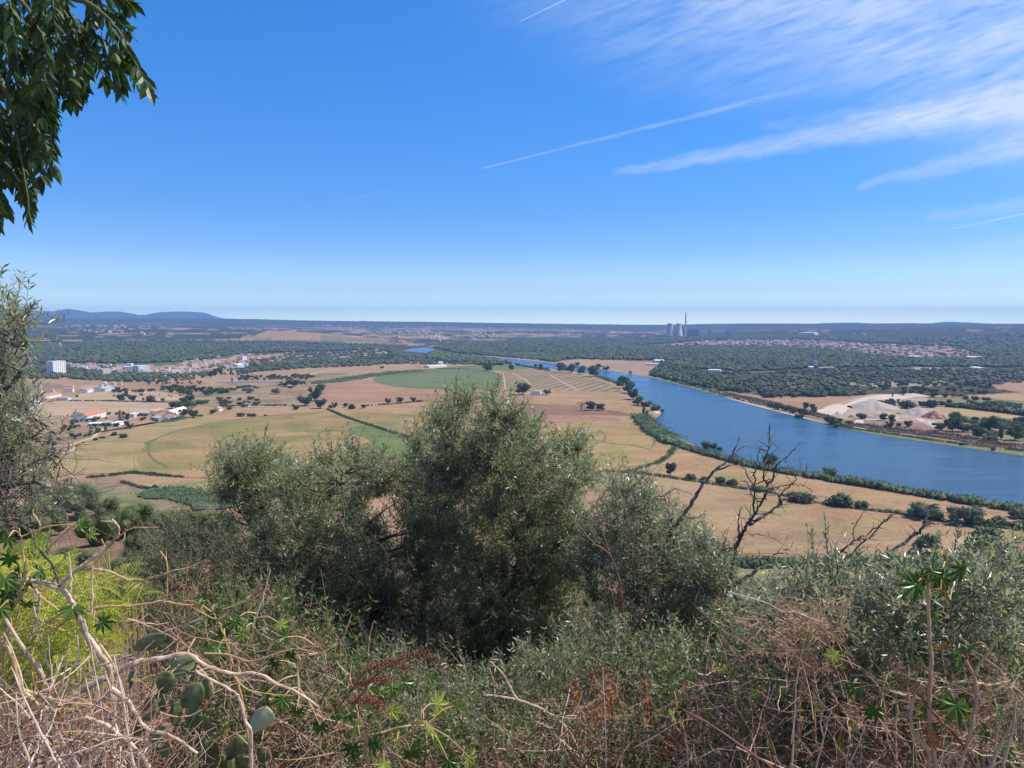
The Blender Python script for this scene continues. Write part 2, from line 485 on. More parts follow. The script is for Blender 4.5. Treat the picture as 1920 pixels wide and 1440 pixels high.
# ------------------------------------------------------------------ the ground: one sheet to the horizon
def build_ground():
    r = [np.geomspace(0.6, 300, 150)]
    inv = np.linspace(1 / 300.0, 1 / 9500.0, 470)[1:]
    r.append(1 / inv)
    r.append(np.geomspace(9500, 34000, 120)[1:])
    r = np.concatenate(r)
    a = np.concatenate([np.linspace(-180, -44, 40)[:-1], np.linspace(-44, 44, 960), np.linspace(44, 180, 40)[1:-1]])
    A, R = np.meshgrid(np.radians(a), r, indexing='ij')
    X = R * np.sin(A); Y = R * np.cos(A)
    Z = height(X, Y)
    na, nr = X.shape
    V = np.stack([X, Y, Z], -1).reshape(-1, 3)
    i = np.arange(na)[:, None]; j = np.arange(nr - 1)[None, :]
    i2 = (i + 1) % na
    F = np.stack([i * nr + j, i * nr + j + 1, i2 * nr + j + 1, i2 * nr + j], -1).reshape(-1, 4)
    # centre cap
    V = np.vstack([V, [[0, 0, 138.3]]]); c = len(V) - 1
    F3 = np.stack([np.full(na, c), np.arange(na) * nr, ((np.arange(na) + 1) % na) * nr], -1)
    x, y, z = V.T
    d = np.hypot(x, y)
    px, py = to_px(x, y, z)
    front = y > 0
    col = np.zeros((len(V), 4)); col[:, 3] = 0
    dry = np.array([0.30, 0.185, 0.115]); dry2 = np.array([0.36, 0.25, 0.15]); soil = np.array([0.155, 0.095, 0.068])
    forest = np.array([0.060, 0.066, 0.038]); grass = np.array([0.13, 0.16, 0.055])
    n = fbm(x, y, 220, 5)[:, None]; n2 = fbm(x, y, 40, 9)[:, None]
    base = dry * (1 - n) + dry2 * n
    base = base * (0.8 + 0.4 * n2)
    hill = (d < 480)[:, None]
    base = np.where(hill, soil * (1 - n2) + np.array([0.235, 0.155, 0.105]) * n2, base)
    col[:, :3] = base
    # far lands: woods with clearings and patchwork
    far = sstep(3300, 4300, d)
    wood = np.array(far)
    patch = fbm(x, y, 700, 21, 4); patch2 = vnoise(x * 0.5, y, 160, 33)
    mid = np.exp(-(((px - 860) / 330.0) ** 2)) * sstep(4300, 5600, d) * (1 - sstep(10500, 12500, d))
    patch3 = vnoise(x, y * 1.0, 75, 35)
    clear = sstep(0.575, 0.61, patch * 0.42 + patch2 * 0.30 + patch3 * 0.28 + mid * 0.115 - 0.015) * far * (1 - sstep(10500, 12500, d))
    wood = wood * (1 - clear)
    def reg(poly): return front & pip(poly, px, py) & (d > 600)
    woods = [
        [(-80, 640), (480, 640), (700, 645), (840, 650), (900, 655), (1300, 625), (1930, 620), (1930, 700), (1560, 700), (1420, 700), (1290, 695), (1240, 688), (1230, 678), (1120, 674), (1050, 676), (1000, 668), (900, 668), (820, 668), (760, 670), (740, 682), (560, 686), (520, 694), (460, 698), (430, 690), (540, 678), (530, 662), (345, 680), (200, 690), (120, 690), (-80, 700)],
        [(1240, 690), (1930, 690), (1930, 735), (1800, 742), (1700, 742), (1640, 738), (1560, 745), (1430, 742), (1340, 730), (1290, 715)],
    ]
    for p in woods: wood = np.where(reg(p), np.maximum(wood, 0.92), wood)
    tans = [  # clearings and tilled hills
        ([(478, 628), (500, 621), (530, 620), (600, 625), (660, 630), (600, 640), (520, 639)], (0.33, 0.215, 0.125)),
        ([(600, 627), (660, 631), (730, 639), (722, 643), (650, 641), (600, 640)], (0.20, 0.17, 0.085)),
        ([(165, 682), (200, 690), (340, 684), (420, 672), (470, 664), (430, 660), (350, 674), (240, 676)], (0.085, 0.125, 0.055)),
        ([(120, 683), (165, 684), (210, 678), (120, 676)], (0.10, 0.14, 0.065)),
        ([(265, 664), (330, 655), (400, 660), (330, 668), (280, 672)], (0.11, 0.15, 0.06)),
        ([(150, 640), (190, 637), (280, 641), (230, 646), (160, 646)], (0.075, 0.105, 0.05)),
        ([(1045, 679), (1080, 673), (1130, 675), (1180, 680), (1110, 682)], (0.36, 0.235, 0.17)),
        ([(1120, 682), (1180, 678), (1230, 676), (1320, 688), (1260, 690), (1200, 701), (1150, 692)], (0.33, 0.22, 0.15)),
        ([(965, 671), (990, 664), (1012, 663), (1010, 671), (985, 675)], (0.42, 0.29, 0.20)),
        ([(1860, 722), (1930, 716), (1930, 736), (1870, 729)], (0.34, 0.20, 0.15)),
        ([(1190, 650), (1330, 638), (1500, 637), (1640, 645), (1800, 652), (1835, 664), (1740, 672), (1650, 667), (1560, 655), (1400, 648), (1260, 649)], (0.27, 0.185, 0.14)),
        ([(1715, 688), (1800, 690), (1800, 694), (1700, 693)], (0.36, 0.26, 0.19)),
        ([(1420, 735), (1450, 728), (1500, 724), (1480, 732), (1440, 738)], (0.22, 0.20, 0.09)),
        ([(1280, 724), (1330, 716), (1400, 720), (1420, 730), (1340, 728)], (0.19, 0.19, 0.085)),
        ([(1560, 718), (1640, 716), (1780, 712), (1760, 724), (1640, 726)], (0.31, 0.25, 0.15)),
        ([(0, 694), (120, 690), (140, 697), (60, 702), (0, 705)], (0.16, 0.13, 0.08)),
        ([(430, 706), (560, 690), (620, 688), (700, 690), (560, 704), (460, 712)], (0.34, 0.225, 0.13)),
    ]
    for p, c_ in tans:
        mks = reg(p)
        col[mks, :3] = np.array(c_) * (0.85 + 0.3 * n2[mks]); wood = np.where(mks, 0.06, wood)
    fv = forest * (0.7 + 0.9 * fbm(x, y, 120, 41)[:, None])
    tanfar = np.array([0.27, 0.185, 0.13])[None] * (0.55 + 0.9 * vnoise(x, y, 90, 77)[:, None])
    col[:, :3] = np.where((far > 0.5)[:, None] & (wood < 0.5)[:, None] & (np.abs(col[:, :3] - base).sum(1) < 1e-9)[:, None], tanfar, col[:, :3])
    col[:, :3] = col[:, :3] * (1 - wood[:, None]) + fv * wood[:, None]
    col[:, 3] = wood
    m, t, p = material('ground_cover', 0.95)
    at = t.attr('Col')
    pos = geo_pos(t)
    vo = t.node('ShaderNodeTexVoronoi'); t.put(vo.inputs['Vector'], pos); vo.inputs['Scale'].default_value = 1 / 17.0
    crown = t.ramp(vo.outputs['Distance'], 0.15, 0.75, 1.5, 0.35)
    fine = t.ramp(t.noise(pos, 0.35, 6, 0.7), 0.3, 0.7, 0.72, 1.28)
    vfine = t.ramp(t.noise(pos, 3.0, 6, 0.75), 0.3, 0.7, 0.7, 1.3)
    fac = t.node('ShaderNodeMix', data_type='FLOAT'); t.put(fac.inputs[0], at.outputs['Alpha']); t.put(fac.inputs[2], fine); t.put(fac.inputs[3], crown)
    cc = t.node('ShaderNodeCombineColor')
    f2 = t.math('MULTIPLY', fac.outputs[0], vfine)
    for k in range(3): t.put(cc.inputs[k], f2)
    t.put(p.inputs['Base Color'], t.mix(1.0, at.outputs['Color'], cc.outputs[0], 'MULTIPLY'))
    p.inputs['Specular IOR Level'].default_value = 0.05
    bm = t.node('ShaderNodeBump'); bm.inputs['Distance'].default_value = 7.0
    t.put(bm.inputs['Strength'], t.math('MULTIPLY', at.outputs['Alpha'], 0.9)); t.put(bm.inputs['Height'], t.math('SUBTRACT', 1.0, vo.outputs['Distance']))
    t.l.new(bm.outputs[0], p.inputs['Normal'])
    o = mk('ground', V, [F, F3], m, col=col, smooth=True)
    # faces were wound for upward normals?
    tag(o, kind='structure')
    return o

ground = build_ground()

# ------------------------------------------------------------------ sheets laid on the valley floor
def sheet(name, pts, mat, layer, kind='structure', label=None, cat=None, px=True, smooth_n=0, rag=0.0):
    P = [G(x, y) for x, y in pts] if px else [np.array([x, y, 0.0]) for x, y in pts]
    P = np.array(P); P[:, 2] = 0.12 * layer
    if smooth_n:
        for _ in range(smooth_n):      # Chaikin corner cutting keeps field corners soft
            Q = np.roll(P, -1, 0); P = np.stack([P * 0.75 + Q * 0.25, P * 0.25 + Q * 0.75], 1).reshape(-1, 3)
    if rag:
        Q = np.roll(P, -1, 0); o_ = []
        for a_, c_ in zip(P, Q):
            k_ = int(min(40, max(1, np.linalg.norm(c_ - a_) / (rag * 2.5)))); t_ = np.arange(k_)[:, None] / k_; o_.append(a_ * (1 - t_) + c_ * t_)
        P = np.concatenate(o_); nx = (fbm(P[:, 0], P[:, 1], rag * 9, 3, 4) - 0.5) * rag * 4.5; ny = (fbm(P[:, 0], P[:, 1], rag * 9, 91, 4) - 0.5) * rag * 4.5
        P[:, 0] += nx; P[:, 1] += ny
    area = 0.5 * np.sum(P[:, 0] * np.roll(P[:, 1], -1) - np.roll(P[:, 0], -1) * P[:, 1])
    if area < 0: P = P[::-1]
    me = bpy.data.meshes.new(name); me.from_pydata([tuple(p) for p in P], [], [tuple(range(len(P)))]); me.materials.append(mat); me.update()
    o = bpy.data.objects.new(name, me); COL.objects.link(o)
    return tag(o, label, cat, kind=kind)

def ribbon(name, pts, width, mat, layer, kind='structure', sub=6, label=None, cat=None, wob=0.0, ground_px=True):
    P = np.array([G(x, y) for x, y in pts]) if ground_px else np.array(pts, float)
    t = np.arange(len(P)); tt = np.linspace(0, len(P) - 1, (len(P) - 1) * sub + 1)
    Q = np.stack([np.interp(tt, t, P[:, k]) for k in range(3)], 1)
    for _ in range(3): Q[1:-1] = (Q[:-2] + 2 * Q[1:-1] + Q[2:]) / 4
    T = np.gradient(Q, axis=0); T[:, 2] = 0; T = norm(T); N = np.stack([-T[:, 1], T[:, 0], 0 * T[:, 0]], 1)
    wd = width * (1 + wob * (rng.random(len(Q)) - 0.5) * 2) / 2
    Z = np.array([0, 0, 0.12 * layer]); Q[:, 2] = 0
    V = np.concatenate([Q + N * wd[:, None] + Z, Q - N * wd[:, None] + Z]); n = len(Q); i = np.arange(n - 1)
    o = mk(name, V, [np.stack([i + n, i + n + 1, i + 1, i], 1)], mat)
    return tag(o, label, cat, kind=kind)

def crop_mat(name, a, b_, c_, rows=4.0, rot=0.0, rowamp=0.25, patch=60.0, fine=1.2, track=0.0, green=None, gthr=0.6, contr=0.3):
    """tilled ground: large soft patches, fine crop texture and rows a few metres apart"""
    m, t, p = material(name, 0.95)
    pos = geo_pos(t)
    big = t.noise(pos, 1 / patch, 4, 0.6, 0.4)
    c = t.mix(t.ramp(big, 0.36, 0.64), a, b_)
    mid = t.noise(pos, 1 / 9.0, 4, 0.7)
    c = t.mix(t.ramp(mid, 0.48, 0.72, 0, 0.75), c, c_)
    if green is not None:
        gn = t.noise(t.mapping(pos, loc=(31, 7, 0)), 1 / (patch * 0.8), 5, 0.62, 0.6)
        c = t.mix(t.ramp(gn, gthr - 0.06, gthr + 0.08, 0, 0.8), c, green)
    r = t.mapping(pos, rot=(0, 0, rot))
    wv = t.node('ShaderNodeTexWave', wave_type='BANDS', bands_direction='X')
    t.put(wv.inputs['Vector'], r); wv.inputs['Scale'].default_value = 0.314 / rows * 1.0; wv.inputs['Distortion'].default_value = 0.6
    wv.inputs['Detail'].default_value = 2; wv.inputs['Detail Scale'].default_value = 0.3
    k = t.ramp(wv.outputs['Fac'], 0.2, 0.8, 1 - rowamp, 1 + rowamp * 0.5)
    fn = t.noise(t.mapping(r, scale=(1, 0.35, 1)), fine, 5, 0.8)
    k2 = t.ramp(fn, 0.3, 0.7, 1 - contr, 1 + contr)
    k3 = t.ramp(t.noise(t.mapping(pos, scale=(0.25, 1, 1)), 0.03, 6, 0.7, 0.8), 0.3, 0.7, 0.86, 1.13)
    kk = t.math('MULTIPLY', t.math('MULTIPLY', k, k2), k3)
    cc = t.node('ShaderNodeCombineColor')
    for q in range(3): t.put(cc.inputs[q], kk)
    t.put(p.inputs['Base Color'], t.mix(1.0, c, cc.outputs[0], 'MULTIPLY'))
    p.inputs['Specular IOR Level'].default_value = 0.05
    return m

TAN = crop_mat('harvested_crop', (0.36, 0.24, 0.135), (0.315, 0.19, 0.11), (0.40, 0.30, 0.16), rows=3, rot=1.35, rowamp=0.05, green=(0.24, 0.22, 0.08), gthr=0.62)
TAN2 = crop_mat('dry_crop_near', (0.345, 0.235, 0.135), (0.30, 0.18, 0.11), (0.38, 0.30, 0.165), rows=2.5, rot=1.35, rowamp=0.07, patch=90, green=(0.28, 0.24, 0.09), gthr=0.60)
TANL = crop_mat('row_crop_left', (0.36, 0.23, 0.13), (0.33, 0.25, 0.12), (0.24, 0.22, 0.09), rows=3.0, rot=-0.60, rowamp=0.11, patch=70, green=(0.21, 0.22, 0.075), gthr=0.55)
OLV = crop_mat('ripening_crop', (0.235, 0.190, 0.072), (0.36, 0.235, 0.12), (0.215, 0.195, 0.075), rows=4, rot=0.9, rowamp=0.12, patch=110, green=(0.17, 0.175, 0.06), gthr=0.54)
PINK = crop_mat('bare_stubble', (0.34, 0.205, 0.125), (0.30, 0.175, 0.11), (0.37, 0.245, 0.155), rows=6, rot=0.45, rowamp=0.08, patch=120)
GRN = crop_mat('irrigated_crop', (0.125, 0.155, 0.070), (0.15, 0.175, 0.080), (0.12, 0.15, 0.065), rows=5, rot=1.2, rowamp=0.10, patch=150, contr=0.16)
GRN2 = crop_mat('fresh_green_crop', (0.115, 0.17, 0.055), (0.15, 0.18, 0.06), (0.20, 0.22, 0.075), rows=5, rot=0.9, rowamp=0.15, patch=25)
STRP = crop_mat('strip_crop', (0.31, 0.20, 0.13), (0.22, 0.18, 0.10), (0.36, 0.25, 0.16), rows=24, rot=0.35, rowamp=0.24, patch=90, green=(0.17, 0.18, 0.08), gthr=0.56)
BRN = crop_mat('turned_soil', (0.25, 0.145, 0.10), (0.22, 0.125, 0.085), (0.28, 0.17, 0.11), rows=5, rot=1.5, rowamp=0.1, patch=60)
PALE = crop_mat('pale_stubble', (0.43, 0.31, 0.21), (0.38, 0.265, 0.18), (0.45, 0.34, 0.23), rows=8, rot=1.4, rowamp=0.10, patch=90)
SCRB = crop_mat('dry_scrub', (0.27, 0.18, 0.115), (0.33, 0.235, 0.155), (0.16, 0.13, 0.08), rows=30, rot=1.3, rowamp=0.05, patch=50, green=(0.13, 0.13, 0.06), gthr=0.57)
SCRB2 = crop_mat('weedy_ground', (0.21, 0.20, 0.10), (0.25, 0.20, 0.12), (0.12, 0.14, 0.06), rows=30, rot=1.3, rowamp=0.05, patch=45, green=(0.12, 0.15, 0.06), gthr=0.52)
SAND = plain_mat('quarry_sand', (0.50, 0.40, 0.31), (0.60, 0.50, 0.40), scale=0.06)
YARD = crop_mat('quarry_yard', (0.40, 0.30, 0.235), (0.33, 0.235, 0.18), (0.47, 0.38, 0.30), rows=30, rowamp=0.03, patch=35, green=(0.20, 0.18, 0.11), gthr=0.66)
BANK = crop_mat('bank_soil', (0.25, 0.16, 0.12), (0.31, 0.20, 0.15), (0.15, 0.11, 0.075), rows=30, rowamp=0.05, patch=18, green=(0.13, 0.13, 0.06), gthr=0.60)
SHORE = plain_mat('bank_grass', (0.12, 0.14, 0.05), (0.20, 0.19, 0.09), scale=0.08)
GRVL = plain_mat('shore_gravel', (0.36, 0.31, 0.26), (0.44, 0.38, 0.32), scale=0.2)
STRK = plain_mat('worn_strip', (0.40, 0.28, 0.185), (0.45, 0.33, 0.225), scale=0.2)
TRAK = plain_mat('track_dust', (0.50, 0.38, 0.27), (0.58, 0.45, 0.33), scale=0.2)
DIRT = plain_mat('field_edge', (0.115, 0.125, 0.05), (0.17, 0.155, 0.07), scale=0.15)
TAR = plain_mat('road_surface', (0.20, 0.18, 0.17), (0.25, 0.23, 0.21), scale=0.3)

# water
mW, tW, pW = material('river_water', 0.13)
pos = geo_pos(tW)

pW.inputs['IOR'].default_value = 1.333
pW.inputs['Specular IOR Level'].default_value = 0.5
nb = tW.noise(tW.mapping(pos, rot=(0, 0, 0.3), scale=(1, 2.2, 1)), 0.9, 5, 0.7)
nl = tW.noise(tW.mapping(pos, rot=(0, 0, 0.1), scale=(0.6, 2.2, 1)), 0.012, 5, 0.65, 0.5)
bmw = tW.node('ShaderNodeBump'); bmw.inputs['Distance'].default_value = 0.5
tW.put(bmw.inputs['Strength'], tW.ramp(nl, 0.35, 0.65, 0.45, 1.0)); tW.put(bmw.inputs['Height'], nb)
tW.l.new(bmw.outputs[0], pW.inputs['Normal'])
tW.put(pW.inputs['Base Color'], tW.mix(tW.ramp(nl, 0.38, 0.62), (0.018, 0.062, 0.130), (0.036, 0.100, 0.180)))
tW.put(pW.inputs['Roughness'], tW.ramp(nl, 0.35, 0.65, 0.12, 0.28))

RIV_NEAR = [(1100, 699), (1128, 706), (1150, 712), (1172, 722), (1198, 742), (1215, 757), (1247, 773), (1222, 788), (1240, 803), (1275, 822), (1330, 848), (1400, 868), (1450, 880), (1530, 890), (1600, 903), (1680, 915), (1750, 925), (1850, 939), (1960, 955), (2300, 1000)]
RIV_FAR = [(2300, 905), (1960, 857), (1920, 852), (1850, 843), (1760, 832), (1650, 816), (1590, 806), (1560, 799), (1500, 781), (1430, 763), (1370, 748), (1340, 738), (1290, 724), (1240, 712), (1190, 702), (1140, 694), (1090, 687), (1060, 683.5), (1010, 678), (960, 673), (900, 667), (850, 663.5), (815, 657), (808, 651.5), (785, 652), (765, 655)]
RIV_LEFT = [(752, 658), (780, 660.5), (812, 662), (850, 668), (880, 670), (920, 676.5), (960, 683), (1000, 689), (1050, 694)]
sheet('water', RIV_NEAR + RIV_FAR + RIV_LEFT, mW, 1, smooth_n=2)

# valley farmland: every field a sheet of its own, each a little above the one under it
def field(pts, mat, layer, sm=1): return sheet('field', pts, mat, layer, smooth_n=sm, rag={'GRN2': 9.0, 'SCRB': 9.0, 'SCRB2': 9.0, 'YARD': 5.0, 'SAND': 4.0, 'BANK': 4.0, 'BRN': 8.0}.get(next((k for k in ('GRN2', 'SCRB', 'SCRB2', 'YARD', 'SAND', 'BANK', 'BRN') if globals().get(k) is mat), ''), 1.2))
field([(60, 897), (170, 889), (250, 886), (300, 892), (400, 897), (560, 915), (800, 915), (1000, 900), (1130, 884), (1300, 897), (1450, 917), (1580, 938), (1700, 958), (1800, 972), (1890, 978), (1895, 965), (1850, 957), (1700, 928), (1560, 906), (1450, 888), (1330, 859), (1270, 836), (1215, 806), (1192, 775), (1172, 745), (1150, 725), (1110, 709), (1040, 700), (985, 690), (960, 686), (860, 689), (760, 694), (700, 704), (660, 716), (620, 722), (605, 740), (612, 762), (500, 764), (420, 768), (370, 776), (300, 793), (200, 815), (145, 830), (125, 850)], TAN, 2)
field([(60, 897), (170, 889), (250, 886), (330, 894), (420, 900), (460, 850), (430, 790), (395, 772), (300, 794), (200, 816), (145, 831), (110, 860)], TANL, 3)
field([(255, 868), (262, 846), (285, 827), (330, 808), (390, 795), (470, 784), (560, 776), (620, 773), (640, 782), (765, 822), (820, 860), (820, 912), (560, 913), (400, 897), (330, 893), (280, 885)], OLV, 4, 2)
field([(640, 776), (700, 774), (800, 778), (850, 800), (830, 850), (770, 821), (690, 795)], OLV, 4, 2)
field([(735, 832), (790, 822), (800, 845), (760, 868), (735, 850)], GRN2, 4.6, 2)
field([(658, 800), (690, 796), (740, 812), (765, 826), (758, 842), (710, 843), (700, 828), (672, 820)], GRN2, 5, 2)
field([(272, 832), (290, 827), (300, 820), (285, 836), (272, 840)], GRN2, 5, 1)
field([(1000, 884), (1130, 881), (1215, 873), (1255, 855), (1262, 835), (1232, 812), (1180, 795), (1080, 790), (980, 800), (900, 840)], crop_mat('lower_circle_crop', (0.34, 0.235, 0.115), (0.36, 0.215, 0.115), (0.33, 0.27, 0.12), rows=5, rot=-0.5, rowamp=0.12, patch=70, green=(0.23, 0.22, 0.075), gthr=0.53), 4, 2)
field([(930, 755), (1040, 757), (1110, 762), (1190, 778), (1196, 783), (1120, 779), (1050, 779), (960, 777)], BRN, 3, 1)
field([(960, 778), (1060, 779), (1130, 781), (1180, 789), (1100, 790), (1000, 795)], crop_mat('rusty_stubble', (0.29, 0.165, 0.105), (0.32, 0.20, 0.12), (0.33, 0.22, 0.13), rows=5, rot=1.4, rowamp=0.1), 3, 1)
field([(610, 722), (660, 717), (697, 711), (720, 722), (760, 729), (850, 733), (1010, 742), (1000, 752), (870, 749), (740, 756), (650, 761), (614, 762), (606, 742)], PINK, 3, 1)
field([(697, 714), (706, 705), (740, 697), (790, 692), (860, 690.5), (940, 696), (940, 732), (850, 732), (760, 728), (715, 721)], GRN, 4, 2)
field([(800, 692), (860, 686.5), (930, 684), (975, 686), (1000, 691), (940, 695), (870, 692)], GRN, 4, 1)
field([(941, 697), (1010, 693), (1060, 699), (1110, 708), (1150, 724), (1168, 735), (1020, 733), (941, 734)], STRP, 4, 0)
# farmland in the left half
field([(60, 757), (160, 748), (230, 748), (330, 753), (325, 760), (310, 772), (230, 782), (130, 785), (80, 795), (0, 800), (0, 770)], PALE, 2, 1)
field([(120, 752), (150, 738), (200, 734), (250, 732), (330, 739), (352, 748), (330, 752), (225, 750), (135, 752)], PALE, 3, 1)
field([(0, 725), (20, 718), (90, 718), (130, 722), (120, 730), (40, 735), (0, 737)], crop_mat('brown_fallow', (0.25, 0.165, 0.115), (0.29, 0.19, 0.13), (0.20, 0.14, 0.10), rows=12, rot=1.45, rowamp=0.1), 2, 1)
field([(240, 722), (300, 717), (390, 716), (385, 722), (300, 728), (245, 730)], PINK, 2, 1)
field([(330, 742), (400, 722), (500, 712), (610, 706), (700, 697), (690, 710), (640, 718), (615, 724), (605, 742), (612, 761), (500, 763), (430, 765), (360, 760)], SCRB, 2, 1)
field([(430, 708), (560, 694), (640, 689), (700, 686), (740, 684), (800, 687), (770, 694), (700, 703), (620, 706), (500, 712), (440, 713)], crop_mat('grazed_stubble', (0.35, 0.235, 0.145), (0.31, 0.21, 0.13), (0.29, 0.23, 0.12), rows=14, rot=1.3, rowamp=0.08), 3, 1)
field([(105, 850), (140, 830), (200, 812), (300, 790), (330, 785), (290, 795), (190, 800), (110, 800), (60, 830), (20, 880), (80, 893)], SCRB, 1.5, 1)
field([(560, 705), (640, 698), (660, 702), (590, 708)], SCRB2, 4, 1)
field([(360, 740), (420, 733), (480, 736), (420, 742), (380, 746)], SCRB2, 3, 1)
# strips this side of the ditch
field([(1000, 905), (1130, 887), (1300, 902), (1500, 934), (1700, 968), (1920, 997), (2100, 1020), (2100, 1060), (1700, 1042), (1350, 1038), (1000, 1040), (850, 1000)], TAN2, 2, 1)
field([(1350, 1064), (1500, 1066), (1520, 1085), (1500, 1112), (1380, 1112), (1330, 1090)], crop_mat('mown_grass', (0.26, 0.24, 0.10), (0.30, 0.26, 0.13), (0.22, 0.20, 0.09), rows=9, rot=1.5, rowamp=0.15), 2, 1)
field([(238, 908), (250, 897), (300, 893), (420, 903), (430, 945), (330, 925), (280, 912)], TANL, 4, 1)
field([(160, 895), (240, 890), (250, 897), (235, 908), (300, 918), (250, 925), (170, 910)], SCRB, 3, 1)
field([(165, 905), (250, 908), (300, 925), (420, 960), (430, 1000), (250, 1000), (120, 960), (60, 930), (60, 897)], SCRB2, 2.5, 1)
field([(1870, 718), (1960, 712), (1960, 740), (1880, 732)], crop_mat('ploughed_red', (0.36, 0.205, 0.155), (0.33, 0.19, 0.14), (0.38, 0.23, 0.17), rows=6, rot=1.2, rowamp=0.1), 2, 1)
# quarry side of the river
field([(1425, 763), (1428, 748), (1500, 744), (1600, 742), (1620, 746), (1570, 757), (1530, 775), (1480, 772)], PINK, 2, 1)
field([(1520, 778), (1540, 764), (1600, 747), (1650, 738), (1720, 742), (1760, 752), (1780, 775), (1790, 800), (1740, 800), (1690, 787), (1600, 787), (1560, 783)], YARD, 2.7, 1)
field([(1528, 777), (1540, 766), (1572, 757), (1590, 762), (1585, 775), (1560, 782)], SAND, 3.4, 1)
field([(1640, 741), (1700, 739), (1715, 744), (1690, 749), (1630, 750)], SAND, 3.4, 1)
field([(1745, 766), (1780, 763), (1850, 770), (1920, 780), (1990, 790), (1880, 784), (1800, 782)], crop_mat('yellow_stubble', (0.40, 0.28, 0.145), (0.36, 0.25, 0.13), (0.43, 0.32, 0.18), rows=9, rot=1.2, rowamp=0.08), 3, 1)
field([(1780, 782), (1850, 783), (1930, 785), (2000, 800), (2000, 850), (1860, 828), (1790, 806)], SCRB2, 2.5, 1)
field([(1700, 742), (1800, 745), (1930, 752), (2000, 760), (2000, 790), (1920, 779), (1850, 768), (1760, 760)], SCRB2, 2, 1)
field([(1190, 702), (1290, 718), (1345, 732), (1430, 750), (1530, 782), (1620, 800), (1700, 812), (1850, 832), (2000, 852), (2000, 868), (1850, 845), (1650, 817), (1580, 803), (1430, 764), (1340, 739), (1240, 713)], SHORE, 2.2, 1)
field([(1600, 790), (1700, 790), (1760, 800), (1850, 822), (1990, 845), (1990, 858), (1850, 837), (1700, 816), (1610, 802)], BANK, 3, 1)
field([(1350, 737), (1420, 752), (1500, 772), (1600, 796), (1590, 802), (1500, 782), (1420, 762), (1345, 740)], BANK, 3, 1)
sheet('shore', [(1355, 744.5), (1430, 762), (1500, 780), (1545, 793), (1552, 796), (1498, 782.5), (1428, 765), (1365, 748)], GRVL, 3.5, smooth_n=1)
sheet('shore', [(1598, 801), (1606, 785), (1620, 786), (1618, 796), (1632, 806), (1605, 805)], SAND, 4, smooth_n=1)
sheet('shore', [(1224, 772), (1236, 771), (1240, 775), (1230, 777)], SAND, 3, smooth_n=1)
sheet('sand', [(1190, 752), (1196, 751), (1205, 757), (1203, 760), (1194, 757)], SAND, 3, smooth_n=1)
ribbon('track', [(1535, 782), (1570, 772), (1600, 757), (1625, 747), (1660, 741), (1700, 741)], 16, SAND, 4)
ribbon('track', [(1575, 783), (1620, 787), (1660, 788), (1710, 790)], 9, SAND, 4)
ribbon('track', [(1720, 785), (1745, 796), (1765, 806)], 10, SAND, 4)
ribbon('track', [(100, 856), (125, 850), (137, 843), (135, 834), (150, 829), (175, 822), (188, 808), (203, 800), (240, 788), (290, 779)], 4.2, TRAK, 5)
ribbon('track', [(520, 706), (575, 704), (600, 697), (640, 692)], 8, TRAK, 5)
ribbon('track', [(400, 764), (500, 763), (612, 765), (700, 760), (790, 752), (850, 750)], 5, TRAK, 5, wob=0.3)
ribbon('track', [(960, 700), (972, 706), (985, 712), (995, 722)], 5, STRK, 6)
ribbon('track', [(1030, 703), (1060, 720), (1085, 733)], 5, STRK, 6)
ribbon('track', [(943, 699), (946, 715), (948, 732)], 4, STRK, 6)
ribbon('track', [(955, 739), (1000, 742), (1040, 741)], 8, TRAK, 6)
ribbon('track', [(1330, 695), (1400, 697.5), (1480, 696)], 7, TRAK, 5)
ribbon('road', [(715, 648), (712, 655), (722, 662), (745, 668)], 14, TRAK, 8)
# wheel and pivot tracks pressed into the crops
for pts in ([(395, 905), (385, 880), (392, 850), (420, 820), (470, 808)],
            [(605, 826), (597, 819), (600, 811), (615, 806)],
            [(280, 838), (278, 850), (290, 865), (315, 877)],
            [(1125, 807), (1136, 818), (1134, 827)],
            [(1210, 808), (1226, 822), (1228, 833), (1220, 842)],
            [(1110, 824), (1150, 833), (1190, 836), (1225, 846)],
            [(270, 832), (330, 808), (400, 793), (480, 782), (560, 775), (615, 771)],
            [(1135, 771), (1170, 777), (1195, 782)],
            [(1030, 755), (1090, 762)],
            [(740, 700), (830, 701), (900, 698), (1010, 693)]):
    ribbon('track', pts, 2.4, DIRT, 5.5, wob=0.4)
# ------------------------------------------------------------------ trees, hedges and woods of the valley
BARK = plain_mat('bark', (0.075, 0.055, 0.04), (0.14, 0.11, 0.085), scale=3, rough=0.95)
OAK = leaf_mat('dark_foliage', (0.036, 0.058, 0.020), (0.075, 0.105, 0.036), rough=0.7, transl=0.12, nscale=0.25)
MID = leaf_mat('mid_foliage', (0.055, 0.092, 0.028), (0.105, 0.150, 0.048), rough=0.7, transl=0.15, nscale=0.25)
WILL = leaf_mat('willow_foliage', (0.075, 0.105, 0.055), (0.125, 0.155, 0.08), rough=0.7, transl=0.15, nscale=0.25)
REED = leaf_mat('reed_foliage', (0.085, 0.125, 0.052), (0.140, 0.185, 0.085), rough=0.7, transl=0.2, nscale=0.12)
GREY = leaf_mat('olive_grey_foliage', (0.070, 0.080, 0.045), (0.115, 0.125, 0.075), rough=0.7, transl=0.1, nscale=0.25)
SPAR = leaf_mat('thin_foliage', (0.12, 0.10, 0.06), (0.17, 0.15, 0.085), rough=0.8, transl=0.1, nscale=0.25)
SCRF = leaf_mat('dry_shrub_foliage', (0.11, 0.075, 0.05), (0.17, 0.12, 0.085), rough=0.85, transl=0.05, nscale=0.25)

